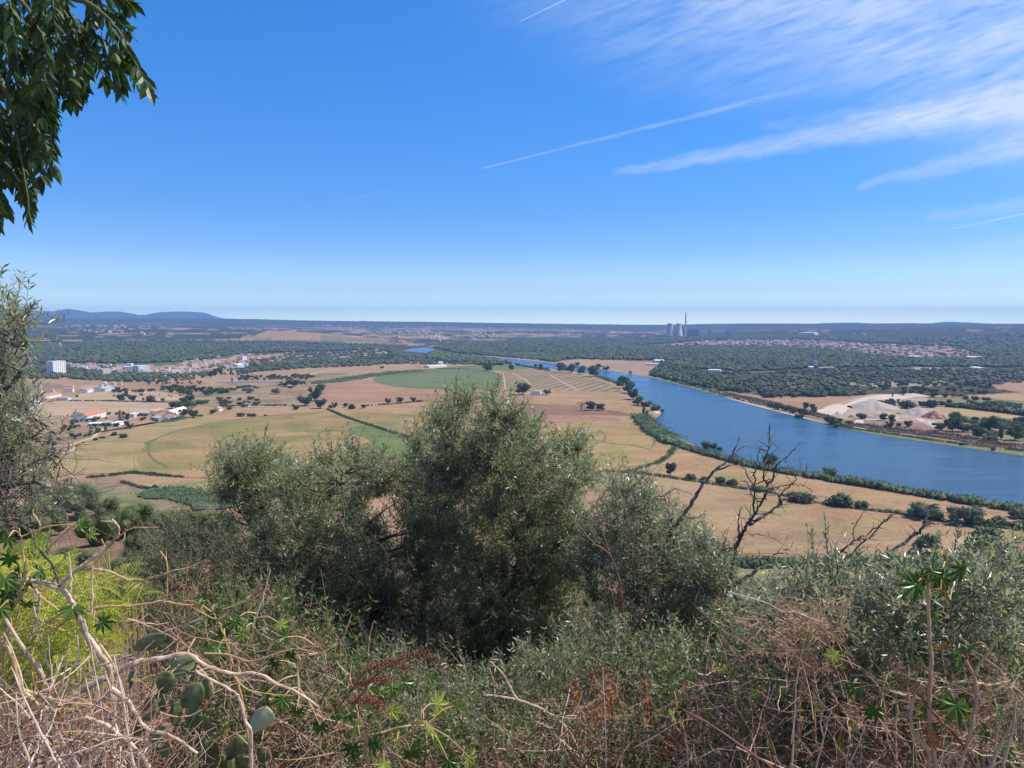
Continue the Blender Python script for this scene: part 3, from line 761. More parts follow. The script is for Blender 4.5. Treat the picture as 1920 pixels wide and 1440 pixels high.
def lump(nr=5, ns=9, seed=0, amp=0.22):
    """rough closed lump of unit radius"""
    r_ = np.random.default_rng(seed)
    V = [[0, 0, 1]]; F3 = []; F4 = []
    for i in range(1, nr):
        th = math.pi * i / nr
        for j in range(ns):
            ph = 2 * math.pi * (j + 0.5 * (i % 2)) / ns
            k = 1 + amp * (r_.random() * 2 - 1)
            V.append([math.sin(th) * math.cos(ph) * k, math.sin(th) * math.sin(ph) * k, math.cos(th) * k])
    V.append([0, 0, -1]); last = len(V) - 1
    for j in range(ns):
        F3.append([0, 1 + j, 1 + (j + 1) % ns]); F3.append([last, 1 + (nr - 2) * ns + (j + 1) % ns, 1 + (nr - 2) * ns + j])
        for i in range(nr - 2):
            a = 1 + i * ns; F4.append([a + j, a + ns + j, a + ns + (j + 1) % ns, a + (j + 1) % ns])
    return np.array(V, float), [np.array(F3), np.array(F4)]

def leafy(g, cen, rad, per, size, seed_tint=0.5, core=0.78, up=0.35, aspect=1.0):
    """leaf clumps over the shells of several lobes; cen (n,3), rad (n,) or (n,3)"""
    cen = np.asarray(cen, float); rad = np.asarray(rad, float)
    if rad.ndim == 1: rad = np.repeat(rad[:, None], 3, 1)
    n = len(cen)
    for k in range(n):
        if core:
            V, F = lump(5, 7, int(rng.integers(1e6)), 0.16)
            g.add(V * rad[k] * core + cen[k], F, 0.35 + 0.3 * rng.random())
        d = rand_dirs(per); d[:, 2] = np.abs(d[:, 2]) * 1.0 - 0.35 * rng.random(per); d = norm(d)
        p = cen[k] + d * rad[k] * (0.72 + 0.42 * rng.random((per, 1)) ** 1.2)
        s = size * (0.6 + 0.9 * rng.random(per))
        ld = norm(rand_dirs(per) + [0, 0, up]); nn = norm(d * 1.2 + rand_dirs(per) * 0.9)
        V, F, T = place(*LEAF4, p, ld, nn, s * 1.3, s * aspect, np.clip(seed_tint + 0.35 * (rng.random(per) - 0.5) + 0.25 * (rng.random() - 0.5), 0, 1))
        g.add(V, F, T)

def tree_proto(name, label, cat, mat, kind, seed):
    """unit tree: height 1, spread 1, base at the origin"""
    root = empty(name, (0, 0, -500), label, cat)
    g = Geo(); r_ = np.random.default_rng(seed)
    if kind == 'round':
        n = 15; zc, rz = 0.53, 0.27; base = 0.3
        c = np.stack([r_.uniform(-0.33, 0.33, n), r_.uniform(-0.33, 0.33, n), zc + r_.uniform(-0.27, 0.25, n)], 1); r = r_.uniform(0.15, 0.24, n)
        per, sz, core = 95, 0.062, 0.74
    elif kind == 'bush':
        n = 11; c = np.stack([r_.uniform(-0.33, 0.33, n), r_.uniform(-0.30, 0.30, n), 0.36 + r_.uniform(-0.2, 0.22, n)], 1); r = np.stack([r_.uniform(0.15, 0.24, n)] * 2 + [r_.uniform(0.2, 0.36, n)], 1)
        per, sz, core = 75, 0.06, 0.82
    elif kind == 'tall':
        n = 11; c = np.stack([r_.uniform(-0.16, 0.16, n), r_.uniform(-0.16, 0.16, n), np.linspace(0.2, 0.88, n)], 1); r = np.stack([r_.uniform(0.2, 0.34, n)] * 2 + [r_.uniform(0.10, 0.16, n)], 1)
        per, sz, core = 70, 0.06, 0.75
    elif kind == 'sparse':
        n = 14; c = np.stack([r_.uniform(-0.40, 0.40, n), r_.uniform(-0.36, 0.36, n), 0.72 + r_.uniform(-0.24, 0.20, n)], 1); r = r_.uniform(0.09, 0.15, n)
        per, sz, core = 34, 0.038, 0
    elif kind == 'willow':
        n = 14; c = np.stack([r_.uniform(-0.36, 0.36, n), r_.uniform(-0.34, 0.34, n), 0.45 + r_.uniform(-0.25, 0.3, n)], 1); r = np.stack([r_.uniform(0.12, 0.2, n)] * 2 + [r_.uniform(0.2, 0.3, n)], 1)
        per, sz, core = 110, 0.05, 0.8
    leafy(g, c, r, per, sz, 0.5, core, up=0.9 if kind == 'willow' else 0.35, aspect=0.55 if kind == 'willow' else 1.0)
    V = np.concatenate(g.V)
    cr_ = g.make('crown', mat, root)
    t = Geo()
    top = 0.5 if kind != 'bush' else 0.3
    rt = {'round': 0.032, 'bush': 0.03, 'tall': 0.04, 'sparse': 0.028, 'willow': 0.04}[kind]
    for k in range(4):
        a = k * 1.7 + seed; e = np.array([0.22 * math.cos(a), 0.22 * math.sin(a), top + 0.2])
        t.tubes([[0, 0, -0.06], [0.01, 0, 0.12], e * [0.4, 0.4, 0.6], e], [rt * 1.2, rt, rt * 0.6, rt * 0.2], 5, 0.5)
    t.make('trunk', BARK, root)
    return root

PROTO = {}
for nm, cat, mat, kind in (('round_tree', 'tree', OAK, 'round'), ('round_tree', 'tree', OAK, 'round'), ('green_tree', 'tree', MID, 'round'), ('green_tree', 'tree', MID, 'round'),
                           ('dark_bush', 'bush', OAK, 'bush'), ('dark_bush', 'bush', OAK, 'bush'), ('green_bush', 'bush', MID, 'bush'), ('willow_bush', 'bush', WILL, 'willow'),
                           ('poplar_tree', 'tree', MID, 'tall'), ('bare_tree', 'tree', SPAR, 'sparse'), ('olive_tree', 'tree', GREY, 'round'), ('olive_tree', 'tree', GREY, 'round'),
                           ('yellow_tree', 'tree', leaf_mat('yellowing_foliage', (0.14, 0.14, 0.05), (0.20, 0.19, 0.07), rough=0.7, transl=0.15, nscale=0.25), 'round')):
    PROTO.setdefault(nm, []).append(tree_proto(nm, 'x', cat, mat, kind, 11 * len(PROTO) + 5 * len(PROTO.get(nm, []))))
_used = set()

def vt(kind, px, py, wpx, hpx, label, group=None, cat=None, name=None):
    """valley tree standing where the photo shows its foot, at its true size"""
    P = G(px, py); Y = P[1]
    wd = wpx / FPX * Y * 1.08; ht = hpx / FPX * Y * 1.08
    lst = PROTO[kind]; r = lst[int(rng.integers(len(lst)))]
    o = dup(r, tuple(P - [0, 0, 0.2]), rng.uniform(0, 6.28), (wd, wd, ht), label, cat or r['category'], group, name=name)
    return o

T = [  # kind, foot x, foot y, width, height in photo pixels, label
 ('round_tree', 980, 740, 28, 21, 'big dark tree beside the white farmhouse in the fields'),
 ('round_tree', 1026, 740, 13, 10, 'smaller round tree just right of the white farmhouse'),
 ('round_tree', 915, 696, 19, 12, 'round dark tree on the boundary of the green pivot field'),
 ('round_tree', 959, 694, 11, 10, 'small round tree at the corner where green and striped fields meet'),
 ('green_bush', 970, 686, 8, 7, 'small bush on the near river bank above the striped field'),
 ('green_tree', 1004, 691, 6, 9, 'slim tree on the river bank, left of a pair'),
 ('green_tree', 1014, 693, 9, 11, 'right tree of the pair on the bank above the striped field'),
 ('green_bush', 1025, 693, 8, 5, 'low bush right of the pair of slim bank trees'),
 ('green_tree', 1053, 698, 20, 18, 'leftmost of four large trees on the river bank'),
 ('green_tree', 1072, 699, 18, 17, 'second of four large trees on the river bank'),
 ('green_tree', 1091, 702, 16, 16, 'third of four large trees on the river bank'),
 ('round_tree', 1112, 706, 22, 19, 'rightmost of four large trees on the river bank, widest crown'),
 ('round_tree', 1082, 686, 10, 7, 'small tree on the far bank behind the four large trees'),
 ('round_tree', 1123, 690, 10, 8, 'small dark tree on the far bank by the bare brown field'),
 ('round_tree', 1136, 695, 12, 9, 'rounded tree on the far bank at the river narrows'),
 ('green_bush', 1182, 700, 6, 5, 'tiny bush at the far bank of the river bend'),
 ('green_tree', 1168, 728, 22, 23, 'topmost large tree of the riverside clump at the field corner'),
 ('green_tree', 1181, 737, 22, 21, 'second large tree down the riverside clump'),
 ('round_tree', 1188, 749, 22, 20, 'third tree down the riverside clump, darker than its neighbours'),
 ('green_tree', 1198, 760, 20, 17, 'lowest tree of the riverside clump beside the sandy patch'),
 ('green_bush', 1212, 762, 20, 12, 'green bush between the riverside clump and the little headland'),
 ('green_bush', 1228, 769, 20, 12, 'rounded bush on the little headland in the river'),
 ('round_tree', 1242, 773, 8, 6, 'dark bush at the tip of the little headland'),
 ('poplar_tree', 1207, 779, 8, 15, 'slim upright tree at the root of the headland'),
 ('poplar_tree', 1213, 782, 7, 12, 'shorter upright tree beside the slim one near the headland'),
 ('bare_tree', 1090, 770, 17, 16, 'thin leafless left tree of three in the brown field'),
 ('round_tree', 1108, 770, 18, 17, 'dense dark middle tree of three in the brown field'),
 ('olive_tree', 1125, 770, 15, 14, 'right tree of three in the brown field, brownish crown'),
 ('round_tree', 1257, 892, 19, 24, 'round tree with a visible trunk on the ditch between two fields'),
 ('dark_bush', 1324, 840, 20, 16, 'round dark bush in the reeds on the near river bank'),
 ('green_bush', 1338, 840, 14, 11, 'paler bush just right of the round one in the bank reeds'),
 ('dark_bush', 1350, 843, 12, 6, 'low dark bush on the river bank right of the round one'),
 ('dark_bush', 1292, 900, 24, 13, 'small dark ditch bush nearest the tree with the visible trunk'),
 ('dark_bush', 1318, 903, 19, 11, 'second dark ditch bush right of the tree with the visible trunk'),
 ('dark_bush', 1350, 907, 24, 18, 'taller left half of a double dark bush on the ditch'),
 ('dark_bush', 1370, 910, 25, 14, 'lower right half of a double dark bush on the ditch'),
 ('green_bush', 1425, 921, 28, 12, 'low green bush on the ditch behind the dead tree'),
 ('dark_bush', 1442, 872, 30, 24, 'large dark bush overhanging the water behind the dead tree'),
 ('dark_bush', 1500, 940, 56, 23, 'long low dark bush on the ditch right of the dead tree'),
 ('green_bush', 1556, 889, 26, 13, 'green bush jutting from the near bank over the river'),
 ('dark_bush', 1570, 948, 50, 25, 'wide dark bush on the ditch, highest at its left'),
 ('dark_bush', 1615, 953, 30, 18, 'rounded dark bush next to the wide one on the ditch'),
 ('willow_bush', 1736, 972, 62, 29, 'large grey green willow bush on the ditch, left of two'),
 ('willow_bush', 1811, 982, 64, 36, 'largest grey green willow bush on the ditch, right of two'),
 ('green_bush', 1853, 986, 26, 18, 'green bush right of the largest willow on the ditch'),
 ('willow_bush', 1872, 982, 24, 15, 'small willow bush near the end of the ditch hedge'),
 ('green_bush', 1892, 987, 24, 13, 'low bush near the right edge on the ditch'),
 ('willow_bush', 1915, 972, 40, 20, 'willow bush on the river corner at the right edge'),
 ('willow_bush', 1918, 992, 36, 16, 'willow bush on the ditch at the right edge'),
 ('green_tree', 1738, 1038, 42, 38, 'green tree rising behind the thorny branch on the right'),
 ('green_tree', 1842, 1048, 62, 64, 'tall green tree at the near edge of the tan field on the right'),
 ('dark_bush', 1326, 1036, 50, 40, 'dark bush by the near hedge behind the grey trunks'),
 ('dark_bush', 555, 768, 14, 11, 'small lone tree left of the dark wood clump'),
 ('round_tree', 572, 761, 26, 17, 'low dark tree at the foot of the wood clump'),
 ('round_tree', 590, 752, 24, 27, 'tallest dark tree of the wood clump'),
 ('green_tree', 601, 734, 18, 14, 'upper tree of the wood clump by the reed channel'),
 ('round_tree', 601, 766, 20, 17, 'spreading tree right of the wood clump'),
 ('olive_tree', 619, 765, 8, 6, 'tiny tree at the head of the green ditch'),
 ('round_tree', 627, 765, 11, 11, 'small round tree at the head of the green ditch'),
 ('round_tree', 648, 764, 9, 9, 'first small round tree right of the green ditch'),
 ('dark_bush', 661, 767, 14, 11, 'wide low tree on the field boundary right of the green ditch'),
 ('round_tree', 681, 766, 8, 8, 'small round tree right of the wide low one on the boundary'),
 ('round_tree', 728, 757, 11, 11, 'left of three evenly spaced boundary trees'),
 ('round_tree', 750, 755, 13, 10, 'middle of three evenly spaced boundary trees'),
 ('round_tree', 775, 754, 10, 9, 'right of three evenly spaced boundary trees'),
 ('dark_bush', 782, 754, 4.5, 5, 'tiny bush between the boundary trees and a pole'),
 ('dark_bush', 787.5, 754, 5, 5, 'tiny bush right beside the pole on the boundary'),
 ('dark_bush', 452, 781, 18, 8, 'largest of the low dark bushes in the crop'),
 ('dark_bush', 467, 781, 10, 7, 'middle low dark bush in the crop'),
 ('dark_bush', 477, 781, 11, 7, 'low dark bush touching the middle one in the crop'),
 ('dark_bush', 499, 780, 8, 3.5, 'flattest small dark bush standing alone in the crop'),
 ('round_tree', 533, 724, 20, 9, 'flat dark tree clump left in the scrub pasture'),
 ('round_tree', 551, 725, 20, 13, 'tallest dark tree in the scrub pasture'),
 ('round_tree', 565, 721, 8, 6, 'small dark tree right of the tall one in the pasture'),
 ('round_tree', 571, 720, 6, 5, 'smallest dark tree at the right of the pasture clump'),
 ('green_bush', 545, 728, 11, 5, 'low bush in front of the pasture clump'),
 ('yellow_tree', 517, 739, 18, 11, 'pale yellowish spreading tree in the scrub pasture'),
 ('dark_bush', 563, 743, 3, 3.5, 'tiny bush in the bare pasture left of the wood clump'),
 ('dark_bush', 284, 754, 18, 14, 'largest round dark tree in the pale field near the farm'),
 ('round_tree', 248, 753, 15, 12, 'dark tree left of the largest in the pale field'),
 ('round_tree', 228, 752, 16, 13, 'broad dark tree further left in the pale field'),
 ('round_tree', 237, 742, 7, 8, 'tree standing behind the broad dark one in the pale field'),
 ('round_tree', 265, 742, 6, 5, 'small tree at the far side of the pale field'),
 ('olive_tree', 269, 751, 5, 5, 'small tree between two dark trees in the pale field'),
 ('olive_tree', 305, 752, 7, 6, 'small thin tree right of the largest in the pale field'),
 ('round_tree', 144, 745, 5.5, 5, 'lone small tree in the pale field left of its ditch'),
 ('round_tree', 214, 744, 4, 4, 'tiny tree left of the broad dark one in the pale field'),
 ('olive_tree', 299, 741, 2.5, 3, 'tiny far tree of a scatter in the pale field'),
 ('olive_tree', 316, 743, 2.5, 3.5, 'second tiny far tree of a scatter in the pale field'),
 ('olive_tree', 321, 744, 2.5, 3.5, 'third tiny far tree of a scatter in the pale field'),
 ('olive_tree', 338, 743, 3, 3.5, 'rightmost tiny far tree of a scatter in the pale field'),
 ('green_tree', 330, 766, 24, 14, 'large green tree behind the farm sheds, left of a row'),
 ('green_tree', 345, 768, 24, 16, 'large green tree behind the farm sheds, middle of a row'),
 ('yellow_tree', 360, 765, 20, 14, 'yellowish tree behind the farm sheds, right of a row'),
 ('round_tree', 345, 755, 16, 9, 'dark tree above the farm row'),
 ('round_tree', 358, 752, 18, 12, 'dark tree at the corner of the pale field'),
 ('green_bush', 378, 757, 24, 9, 'wide green bush right of the farm wood'),
 ('round_tree', 343, 781, 16, 14, 'dark tree right of the white farm building'),
 ('round_tree', 362, 783, 18, 14, 'darkest tree at the crop edge right of the farm'),
 ('green_bush', 323, 782, 14, 9, 'green bush in front of the white farm building'),
 ('green_bush', 352, 776, 14, 10, 'green bush between two dark farm trees'),
 ('round_tree', 399, 776, 12, 8, 'dark bush beside the tiny white hut'),
 ('dark_bush', 375, 781, 12, 5, 'low bush strip on the crop edge right of the farm'),
 ('dark_bush', 232, 821, 17, 11, 'largest round green bush beside the dirt track'),
 ('dark_bush', 213, 817, 13, 8, 'bush on the crop edge left of the largest track bush'),
 ('dark_bush', 192, 822, 13, 6, 'bush on the inside bend of the dirt track'),
 ('dark_bush', 179, 826, 11, 7, 'bush lower down on the crop side of the track'),
 ('round_tree', 237, 798, 10, 9, 'tree in front of the farm, upper of two'),
 ('round_tree', 245, 804, 11, 11, 'tree in front of the farm, lower of two'),
 ('round_tree', 220, 800, 10, 8, 'tree right of the low flat building'),
 ('round_tree', 239, 783, 8, 8, 'tree beside the small white farm hut'),
 ('dark_bush', 156, 831, 7, 3, 'tiny bush in the row crop beside the track bend'),
 ('round_tree', 1510, 768, 11, 14, 'left of two upright pines at the quarry'),
 ('round_tree', 1524, 770, 11, 13, 'right of two upright pines at the quarry'),
 ('round_tree', 1527, 774, 10, 7, 'low tree under the right quarry pine'),
 ('round_tree', 1446, 764, 14, 8, 'leftmost bush of the far bank thicket before the quarry'),
 ('green_tree', 1459, 768, 18, 13, 'second tree of the far bank thicket before the quarry'),
 ('green_tree', 1474, 771, 18, 11, 'third tree of the far bank thicket before the quarry'),
 ('green_tree', 1489, 775, 16, 11, 'fourth tree of the far bank thicket before the quarry'),
 ('round_tree', 1506, 781, 20, 15, 'rightmost and largest tree of the far bank thicket before the quarry'),
 ('green_bush', 1499, 783, 18, 8, 'green bush at the water below the far bank thicket'),
 ('round_tree', 1558, 796, 24, 15, 'dark bush at the water below the sand yard'),
 ('round_tree', 1616, 786, 19, 10, 'dark bush in front of the left gravel heap'),
 ('round_tree', 1656, 789, 14, 13, 'pine in front of the middle gravel heap, left one'),
 ('round_tree', 1672, 793, 13, 15, 'pine in front of the middle gravel heap, right one'),
 ('round_tree', 1667, 803, 15, 13, 'pine on the bank below the pair'),
 ('round_tree', 1684, 801, 10, 8, 'small dark tree on the bank right of the pines'),
 ('round_tree', 1704, 801, 15, 13, 'lone dark pine on the bank below the striped gravel heap'),
 ('dark_bush', 1706, 766, 33, 17, 'very large dark bush behind the gravel heaps'),
 ('round_tree', 1729, 764, 15, 12, 'dark tree between the two large ones behind the heaps'),
 ('dark_bush', 1748, 764, 25, 17, 'large dark tree behind the striped gravel heap'),
 ('round_tree', 1765, 762, 12, 10, 'dark tree at the corner of the yellow field'),
 ('dark_bush', 1781, 755, 11, 7, 'round bush on the track beyond the yellow field'),
 ('dark_bush', 1829, 750, 15, 10, 'round bush on the far weedy meadow'),
 ('dark_bush', 1850, 750, 19, 7, 'flat bush on the far weedy meadow'),
 ('dark_bush', 1810, 749, 11, 8, 'bush left of the round one on the far meadow'),
 ('round_tree', 1761, 808, 20, 15, 'tree at the foot of the red heap'),
 ('green_tree', 1786, 809, 26, 27, 'big tree right of the red heap'),
 ('willow_bush', 1790, 788, 22, 17, 'pale green tree behind the big one by the red heap'),
 ('round_tree', 1806, 810, 28, 15, 'wide tree right of the big one by the red heap'),
 ('dark_bush', 1830, 789, 15, 9, 'bush in the green meadow by the yellow field'),
 ('round_tree', 1834, 822, 20, 20, 'dark tree on the red bank'),
 ('green_tree', 1856, 806, 36, 26, 'broad green tree in the meadow at the right'),
 ('poplar_tree', 1876, 824, 11, 21, 'slim upright tree on the right bank'),
 ('green_tree', 1903, 826, 26, 27, 'green tree near the right edge above the bank'),
 ('green_tree', 1913, 797, 24, 16, 'tree at the right edge in the meadow'),
 ('willow_bush', 1856, 825, 26, 10, 'pale green shrub on the right bank'),
 ('dark_bush', 1862, 845, 9, 8, 'dark bush at the water on the right bank'),
 ('dark_bush', 1802, 835, 9, 6, 'dark bush half way down the red bank'),
 ('poplar_tree', 1674, 745, 4, 9, 'slim dark cypress in the quarry yard'),
 ('yellow_tree', 1788, 745, 14, 9, 'yellow leaved tree beyond the quarry, left of two'),
 ('yellow_tree', 1803, 745, 12, 8, 'yellow leaved tree beyond the quarry, right of two'),
 ('poplar_tree', 1856, 728, 8, 11, 'pale slim poplar beyond the weedy meadow'),
 ('round_tree', 1694, 741, 11, 11, 'upright pine behind the quarry yard, leftmost'),
 ('round_tree', 1710, 740, 12, 10, 'upright pine behind the quarry yard, second'),
 ('round_tree', 1727, 740, 11, 11, 'upright pine behind the quarry yard, third'),
 ('olive_tree', 1752, 745, 14, 11, 'grey tree right of the quarry pines'),
 ('round_tree', 1773, 746, 11, 9, 'dark tree between the grey and the yellow trees'),
 ('dark_bush', 292, 916, 13, 9, 'dark bush in the reeds by the small striped field'),
 ('poplar_tree', 433, 703, 6, 13, 'slim cypress at the cemetery wall'),
 ('round_tree', 405, 704, 9, 13, 'leftmost tall dark tree by the white wall'),
 ('round_tree', 396, 708, 10, 13, 'tall dark tree below the white wall end'),
 ('round_tree', 413, 702, 10, 12, 'tall dark tree at the white wall, right one'),
 ('round_tree', 716, 691, 8, 4.5, 'flat round tree in the stubble below the white works'),
]
for k_ in T: vt(*k_)

ORD = ['leftmost', 'second from the left', 'third from the left', 'fourth from the left', 'fifth from the left', 'sixth from the left', 'seventh from the left', 'eighth from the left', 'ninth from the left', 'tenth from the left', 'eleventh from the left']
def nth(k, n):
    if k < (n + 1) // 2: return ORD[k] + ', '
    return ORD[n - 1 - k].replace('left', 'right') + ', '

def scatter(poly, n, kinds, w, h, label, group, mind=0.6, rows=None):
    """countable trees too alike to tell apart: one label and one group"""
    poly = np.array(poly, float); x0, y0 = poly.min(0); x1, y1 = poly.max(0); got = []; tries = 0
    while len(got) < n and tries < n * 60:
        tries += 1
        x = rng.uniform(x0, x1); y = rng.uniform(y0, y1)
        if not pip(poly, np.array([x]), np.array([y]))[0]: continue
        if any(abs(x - a) < w * mind and abs(y - b) < h * mind * 0.6 for a, b in got): continue
        got.append((x, y))
    for k, (x, y) in enumerate(sorted(got)):
        s = rng.uniform(0.7, 1.3)
        vt(kinds[int(rng.integers(len(kinds)))], x, y, w * s, h * s * rng.uniform(0.85, 1.15), nth(k, len(got)) + label if len(got) <= 22 else label, group)

scatter([(40, 840), (110, 800), (165, 786), (235, 792), (215, 805), (190, 812), (150, 824), (110, 845), (60, 870)], 46, ['olive_tree', 'round_tree'], 7, 7, 'small grey green olive tree in the dry grove', 'olive trees in the grove below the warehouse')
scatter([(270, 718), (385, 717), (385, 721), (275, 722)], 20, ['round_tree'], 3.2, 4.2, 'tiny dark tree in the row beyond the pale field', 'row of tiny trees beyond the pale field')
scatter([(285, 733), (310, 728), (400, 732), (430, 735), (410, 744), (360, 742), (320, 737)], 30, ['round_tree', 'green_tree'], 11, 8, 'dark tree in the wooded belt beyond the pale field', 'trees of the wooded belt beyond the pale field', 0.4)
scatter([(210, 733), (290, 733), (290, 736), (215, 738)], 14, ['round_tree', 'olive_tree'], 7, 6, 'small tree along the pale field edge', 'trees along the far edge of the pale field')
scatter([(440, 708), (560, 706), (590, 706), (590, 712), (520, 714), (440, 714)], 52, ['olive_tree', 'round_tree'], 6, 5, 'small orchard tree in the strip above the white wall', 'orchard trees above the white wall')
scatter([(410, 701), (480, 699), (480, 703), (410, 704)], 20, ['round_tree'], 3.5, 3.5, 'tiny tree of the rows on the stubble slope', 'curved rows of tiny trees on the stubble')
scatter([(408, 748), (450, 745), (490, 752), (485, 762), (430, 768), (410, 765)], 18, ['olive_tree', 'dark_bush', 'green_bush'], 11, 6, 'scrubby bush around the ruined huts', 'bushes around the ruined huts')
scatter([(400, 730), (460, 722), (500, 728), (480, 738), (410, 738)], 16, ['green_bush', 'olive_tree'], 13, 4.5, 'low bush below the cemetery wall', 'low bushes below the cemetery wall')
scatter([(130, 775), (250, 778), (300, 782), (290, 790), (235, 790), (160, 790)], 20, ['olive_tree', 'round_tree', 'green_bush'], 7, 6, 'small tree between the farm buildings', 'trees between the farm buildings')
scatter([(1660, 752), (1690, 752), (1690, 762), (1645, 760)], 9, ['round_tree', 'olive_tree'], 8, 7, 'small bush in the sandy quarry yard', 'bushes in the sandy yard')
scatter([(1545, 786), (1600, 790), (1590, 803), (1560, 799)], 9, ['green_bush', 'dark_bush'], 11, 6, 'scrubby bush on the bank below the quarry road', 'bushes below the quarry road')
scatter([(1800, 752), (1925, 757), (1925, 768), (1820, 760)], 12, ['willow_bush', 'green_bush'], 16, 6, 'low shrub in the weedy meadow at the right', 'shrubs of the weedy meadow')
scatter([(1790, 788), (1925, 792), (1925, 824), (1850, 818)], 22, ['willow_bush', 'green_bush'], 20, 9, 'leafy shrub between bank and yellow field', 'shrubs of the green corner')
scatter([(1640, 722), (1800, 715), (1860, 728), (1850, 740), (1660, 735)], 44, ['round_tree', 'olive_tree'], 9, 6, 'small tree in the open grove beyond the quarry', 'open grove beyond the quarry', 0.5)

# hedges, reed beds and scrub strips
def strip(name, pts, wdt, hgt, mat, label, cat, step=1.2, size=1.1, upright=0.6, kind=None, core=True, ragged=0.3):
    P = np.array([G(x, y) for x, y in pts]); seg = np.linalg.norm(np.diff(P, axis=0), axis=1); cum = np.concatenate([[0], np.cumsum(seg)])
    L = cum[-1]; n = max(4, int(L / step)); s = np.sort(rng.uniform(0, L, n))
    c = np.stack([np.interp(s, cum, P[:, k]) for k in range(3)], 1)
    T_ = norm(np.stack([np.interp(s, cum, np.gradient(P[:, k], cum)) for k in range(3)], 1)); N_ = np.stack([-T_[:, 1], T_[:, 0], 0 * T_[:, 0]], 1)
    hh = hgt * (1 - ragged + 2 * ragged * vnoise(s, s * 0, 14, 5)) * rng.uniform(0.8, 1.15, n)
    c = c + N_ * (rng.uniform(-0.5, 0.5, (n, 1)) * wdt * 0.7)
    g = Geo(); per = 14 if kind != 'far' else 7
    if core:
        LV, LF = lump(4, 6, 3, 0.2)
        for j in range(0, n, 2):
            rr = max(wdt * 0.42, size) ; g.add(LV * [rr, rr, hh[j] * 0.45] + c[j] + [0, 0, hh[j] * 0.42], LF, 0.2 + 0.5 * rng.random())
    m = n * per
    ci = np.repeat(np.arange(n), per)
    p = c[ci] + np.stack([rng.normal(0, wdt * 0.28, m), rng.normal(0, wdt * 0.28, m), hh[ci] * (0.15 + 0.8 * rng.random(m))], 1)
    sz = size * (0.6 + 0.8 * rng.random(m))
    V, F, tt = place(*LEAF4, p, norm(rand_dirs(m) + [0, 0, upright * 2]), rand_dirs(m), sz * 1.5, sz * 0.7, np.clip(0.5 + 0.3 * rng.normal(size=m) + 0.3 * (vnoise(p[:, 0], p[:, 1], 9, 3) - 0.5), 0, 1))
    g.add(V, F, tt)
    o = g.make(name, mat)
    return tag(o, label, cat)

strip('reed_bed', [(1262, 832), (1290, 843), (1330, 855), (1400, 873), (1450, 884), (1530, 897), (1600, 909), (1680, 922), (1760, 935), (1850, 950), (1960, 966)], 9, 5.5, REED, 'long dense reed bed between the tan field and the wide river', 'reeds', 1.0, 1.2)
strip('reed_bed', [(1203, 783), (1213, 797), (1230, 812), (1250, 823), (1264, 833)], 22, 7, REED, 'bright reed bed on the river bend below the headland', 'reeds', 1.0, 1.6)
strip('reed_bed', [(1118, 706), (1140, 713), (1160, 720)], 10, 4, REED, 'narrow reed strip between the large bank trees and the riverside clump', 'reeds', 2.2, 1.6)
strip('reed_bed', [(1030, 696), (1000, 690), (975, 686)], 8, 4, REED, 'thin reed strip along the near bank above the striped field', 'reeds', 2.5, 1.8)
strip('reed_bed', [(285, 930), (320, 924), (350, 930), (380, 938), (410, 952)], 26, 4.0, REED, 'blue green reed patch under the small striped field', 'reeds', 0.35, 1.1, ragged=0.2)
strip('reed_bed', [(590, 719), (630, 716), (660, 711), (700, 705), (740, 700), (790, 697)], 26, 5, REED, 'reedy channel curving up to the green pivot field', 'reeds', 1.6, 2.0)
strip('reed_bed', [(312, 792), (325, 789), (340, 785)], 14, 3, REED, 'small green reed patch beside the farm buildings', 'reeds', 0.9, 1.3)
strip('hedge', [(1130, 884), (1180, 887), (1230, 892), (1300, 903), (1400, 918), (1450, 926), (1500, 938), (1600, 954), (1680, 963), (1760, 975), (1880, 990), (1960, 1000)], 4.0, 1.7, MID, 'low weedy hedge running along the ditch between the two tan fields', 'hedge', 0.9, 0.7)
strip('hedge', [(1186, 886), (1202, 888), (1216, 890)], 5, 3, WILL, 'short grey green reed tuft on the ditch left of the round tree', 'hedge', 0.6, 0.8)
strip('hedge', [(1330, 1066), (1400, 1064), (1500, 1064), (1600, 1062), (1700, 1063), (1800, 1066), (1900, 1070)], 6, 6.5, MID, 'dark thick hedge along the near edge of the lower tan field', 'hedge', 0.5, 0.8, ragged=0.15)
strip('hedge', [(614, 768), (650, 784), (690, 797), (730, 810), (770, 822), (800, 832)], 5.0, 1.8, OAK, 'dark green ditch line cutting through the ripening crop', 'hedge', 1.0, 0.9)
strip('hedge', [(1265, 838), (1255, 853), (1235, 868), (1200, 878), (1175, 885)], 6.0, 0.7, REED, 'curving green weed line round the lower crop circle', 'hedge', 0.9, 0.8)
strip('hedge', [(165, 896), (200, 893), (250, 887), (300, 892), (340, 896)], 5.0, 1.6, OAK, 'dark scrubby line at the foot of the striped crop', 'hedge', 0.8, 0.9)
strip('hedge', [(230, 905), (260, 915), (300, 921)], 4.0, 1.6, OAK, 'dark ditch under the small striped field', 'hedge', 0.9, 0.8)
strip('hedge', [(1779, 763), (1820, 767), (1870, 773), (1925, 780), (1960, 784)], 12, 8, OAK, 'dark tree hedge behind the yellow stubble field', 'hedge', 1.2, 1.8)
strip('hedge', [(130, 752), (200, 752.5), (260, 754), (330, 755)], 3.0, 1.2, OAK, 'thin dark ditch across the pale field', 'hedge', 1.8, 1.2)
strip('hedge', [(420, 763), (470, 761), (550, 761)], 4.0, 2.0, OAK, 'thin dark line along the farm track', 'hedge', 2.0, 1.2)
strip('hedge', [(680, 762), (740, 758), (800, 752)], 3.0, 1.2, OAK, 'thin dark boundary under the evenly spaced trees', 'hedge', 1.8, 1.2)
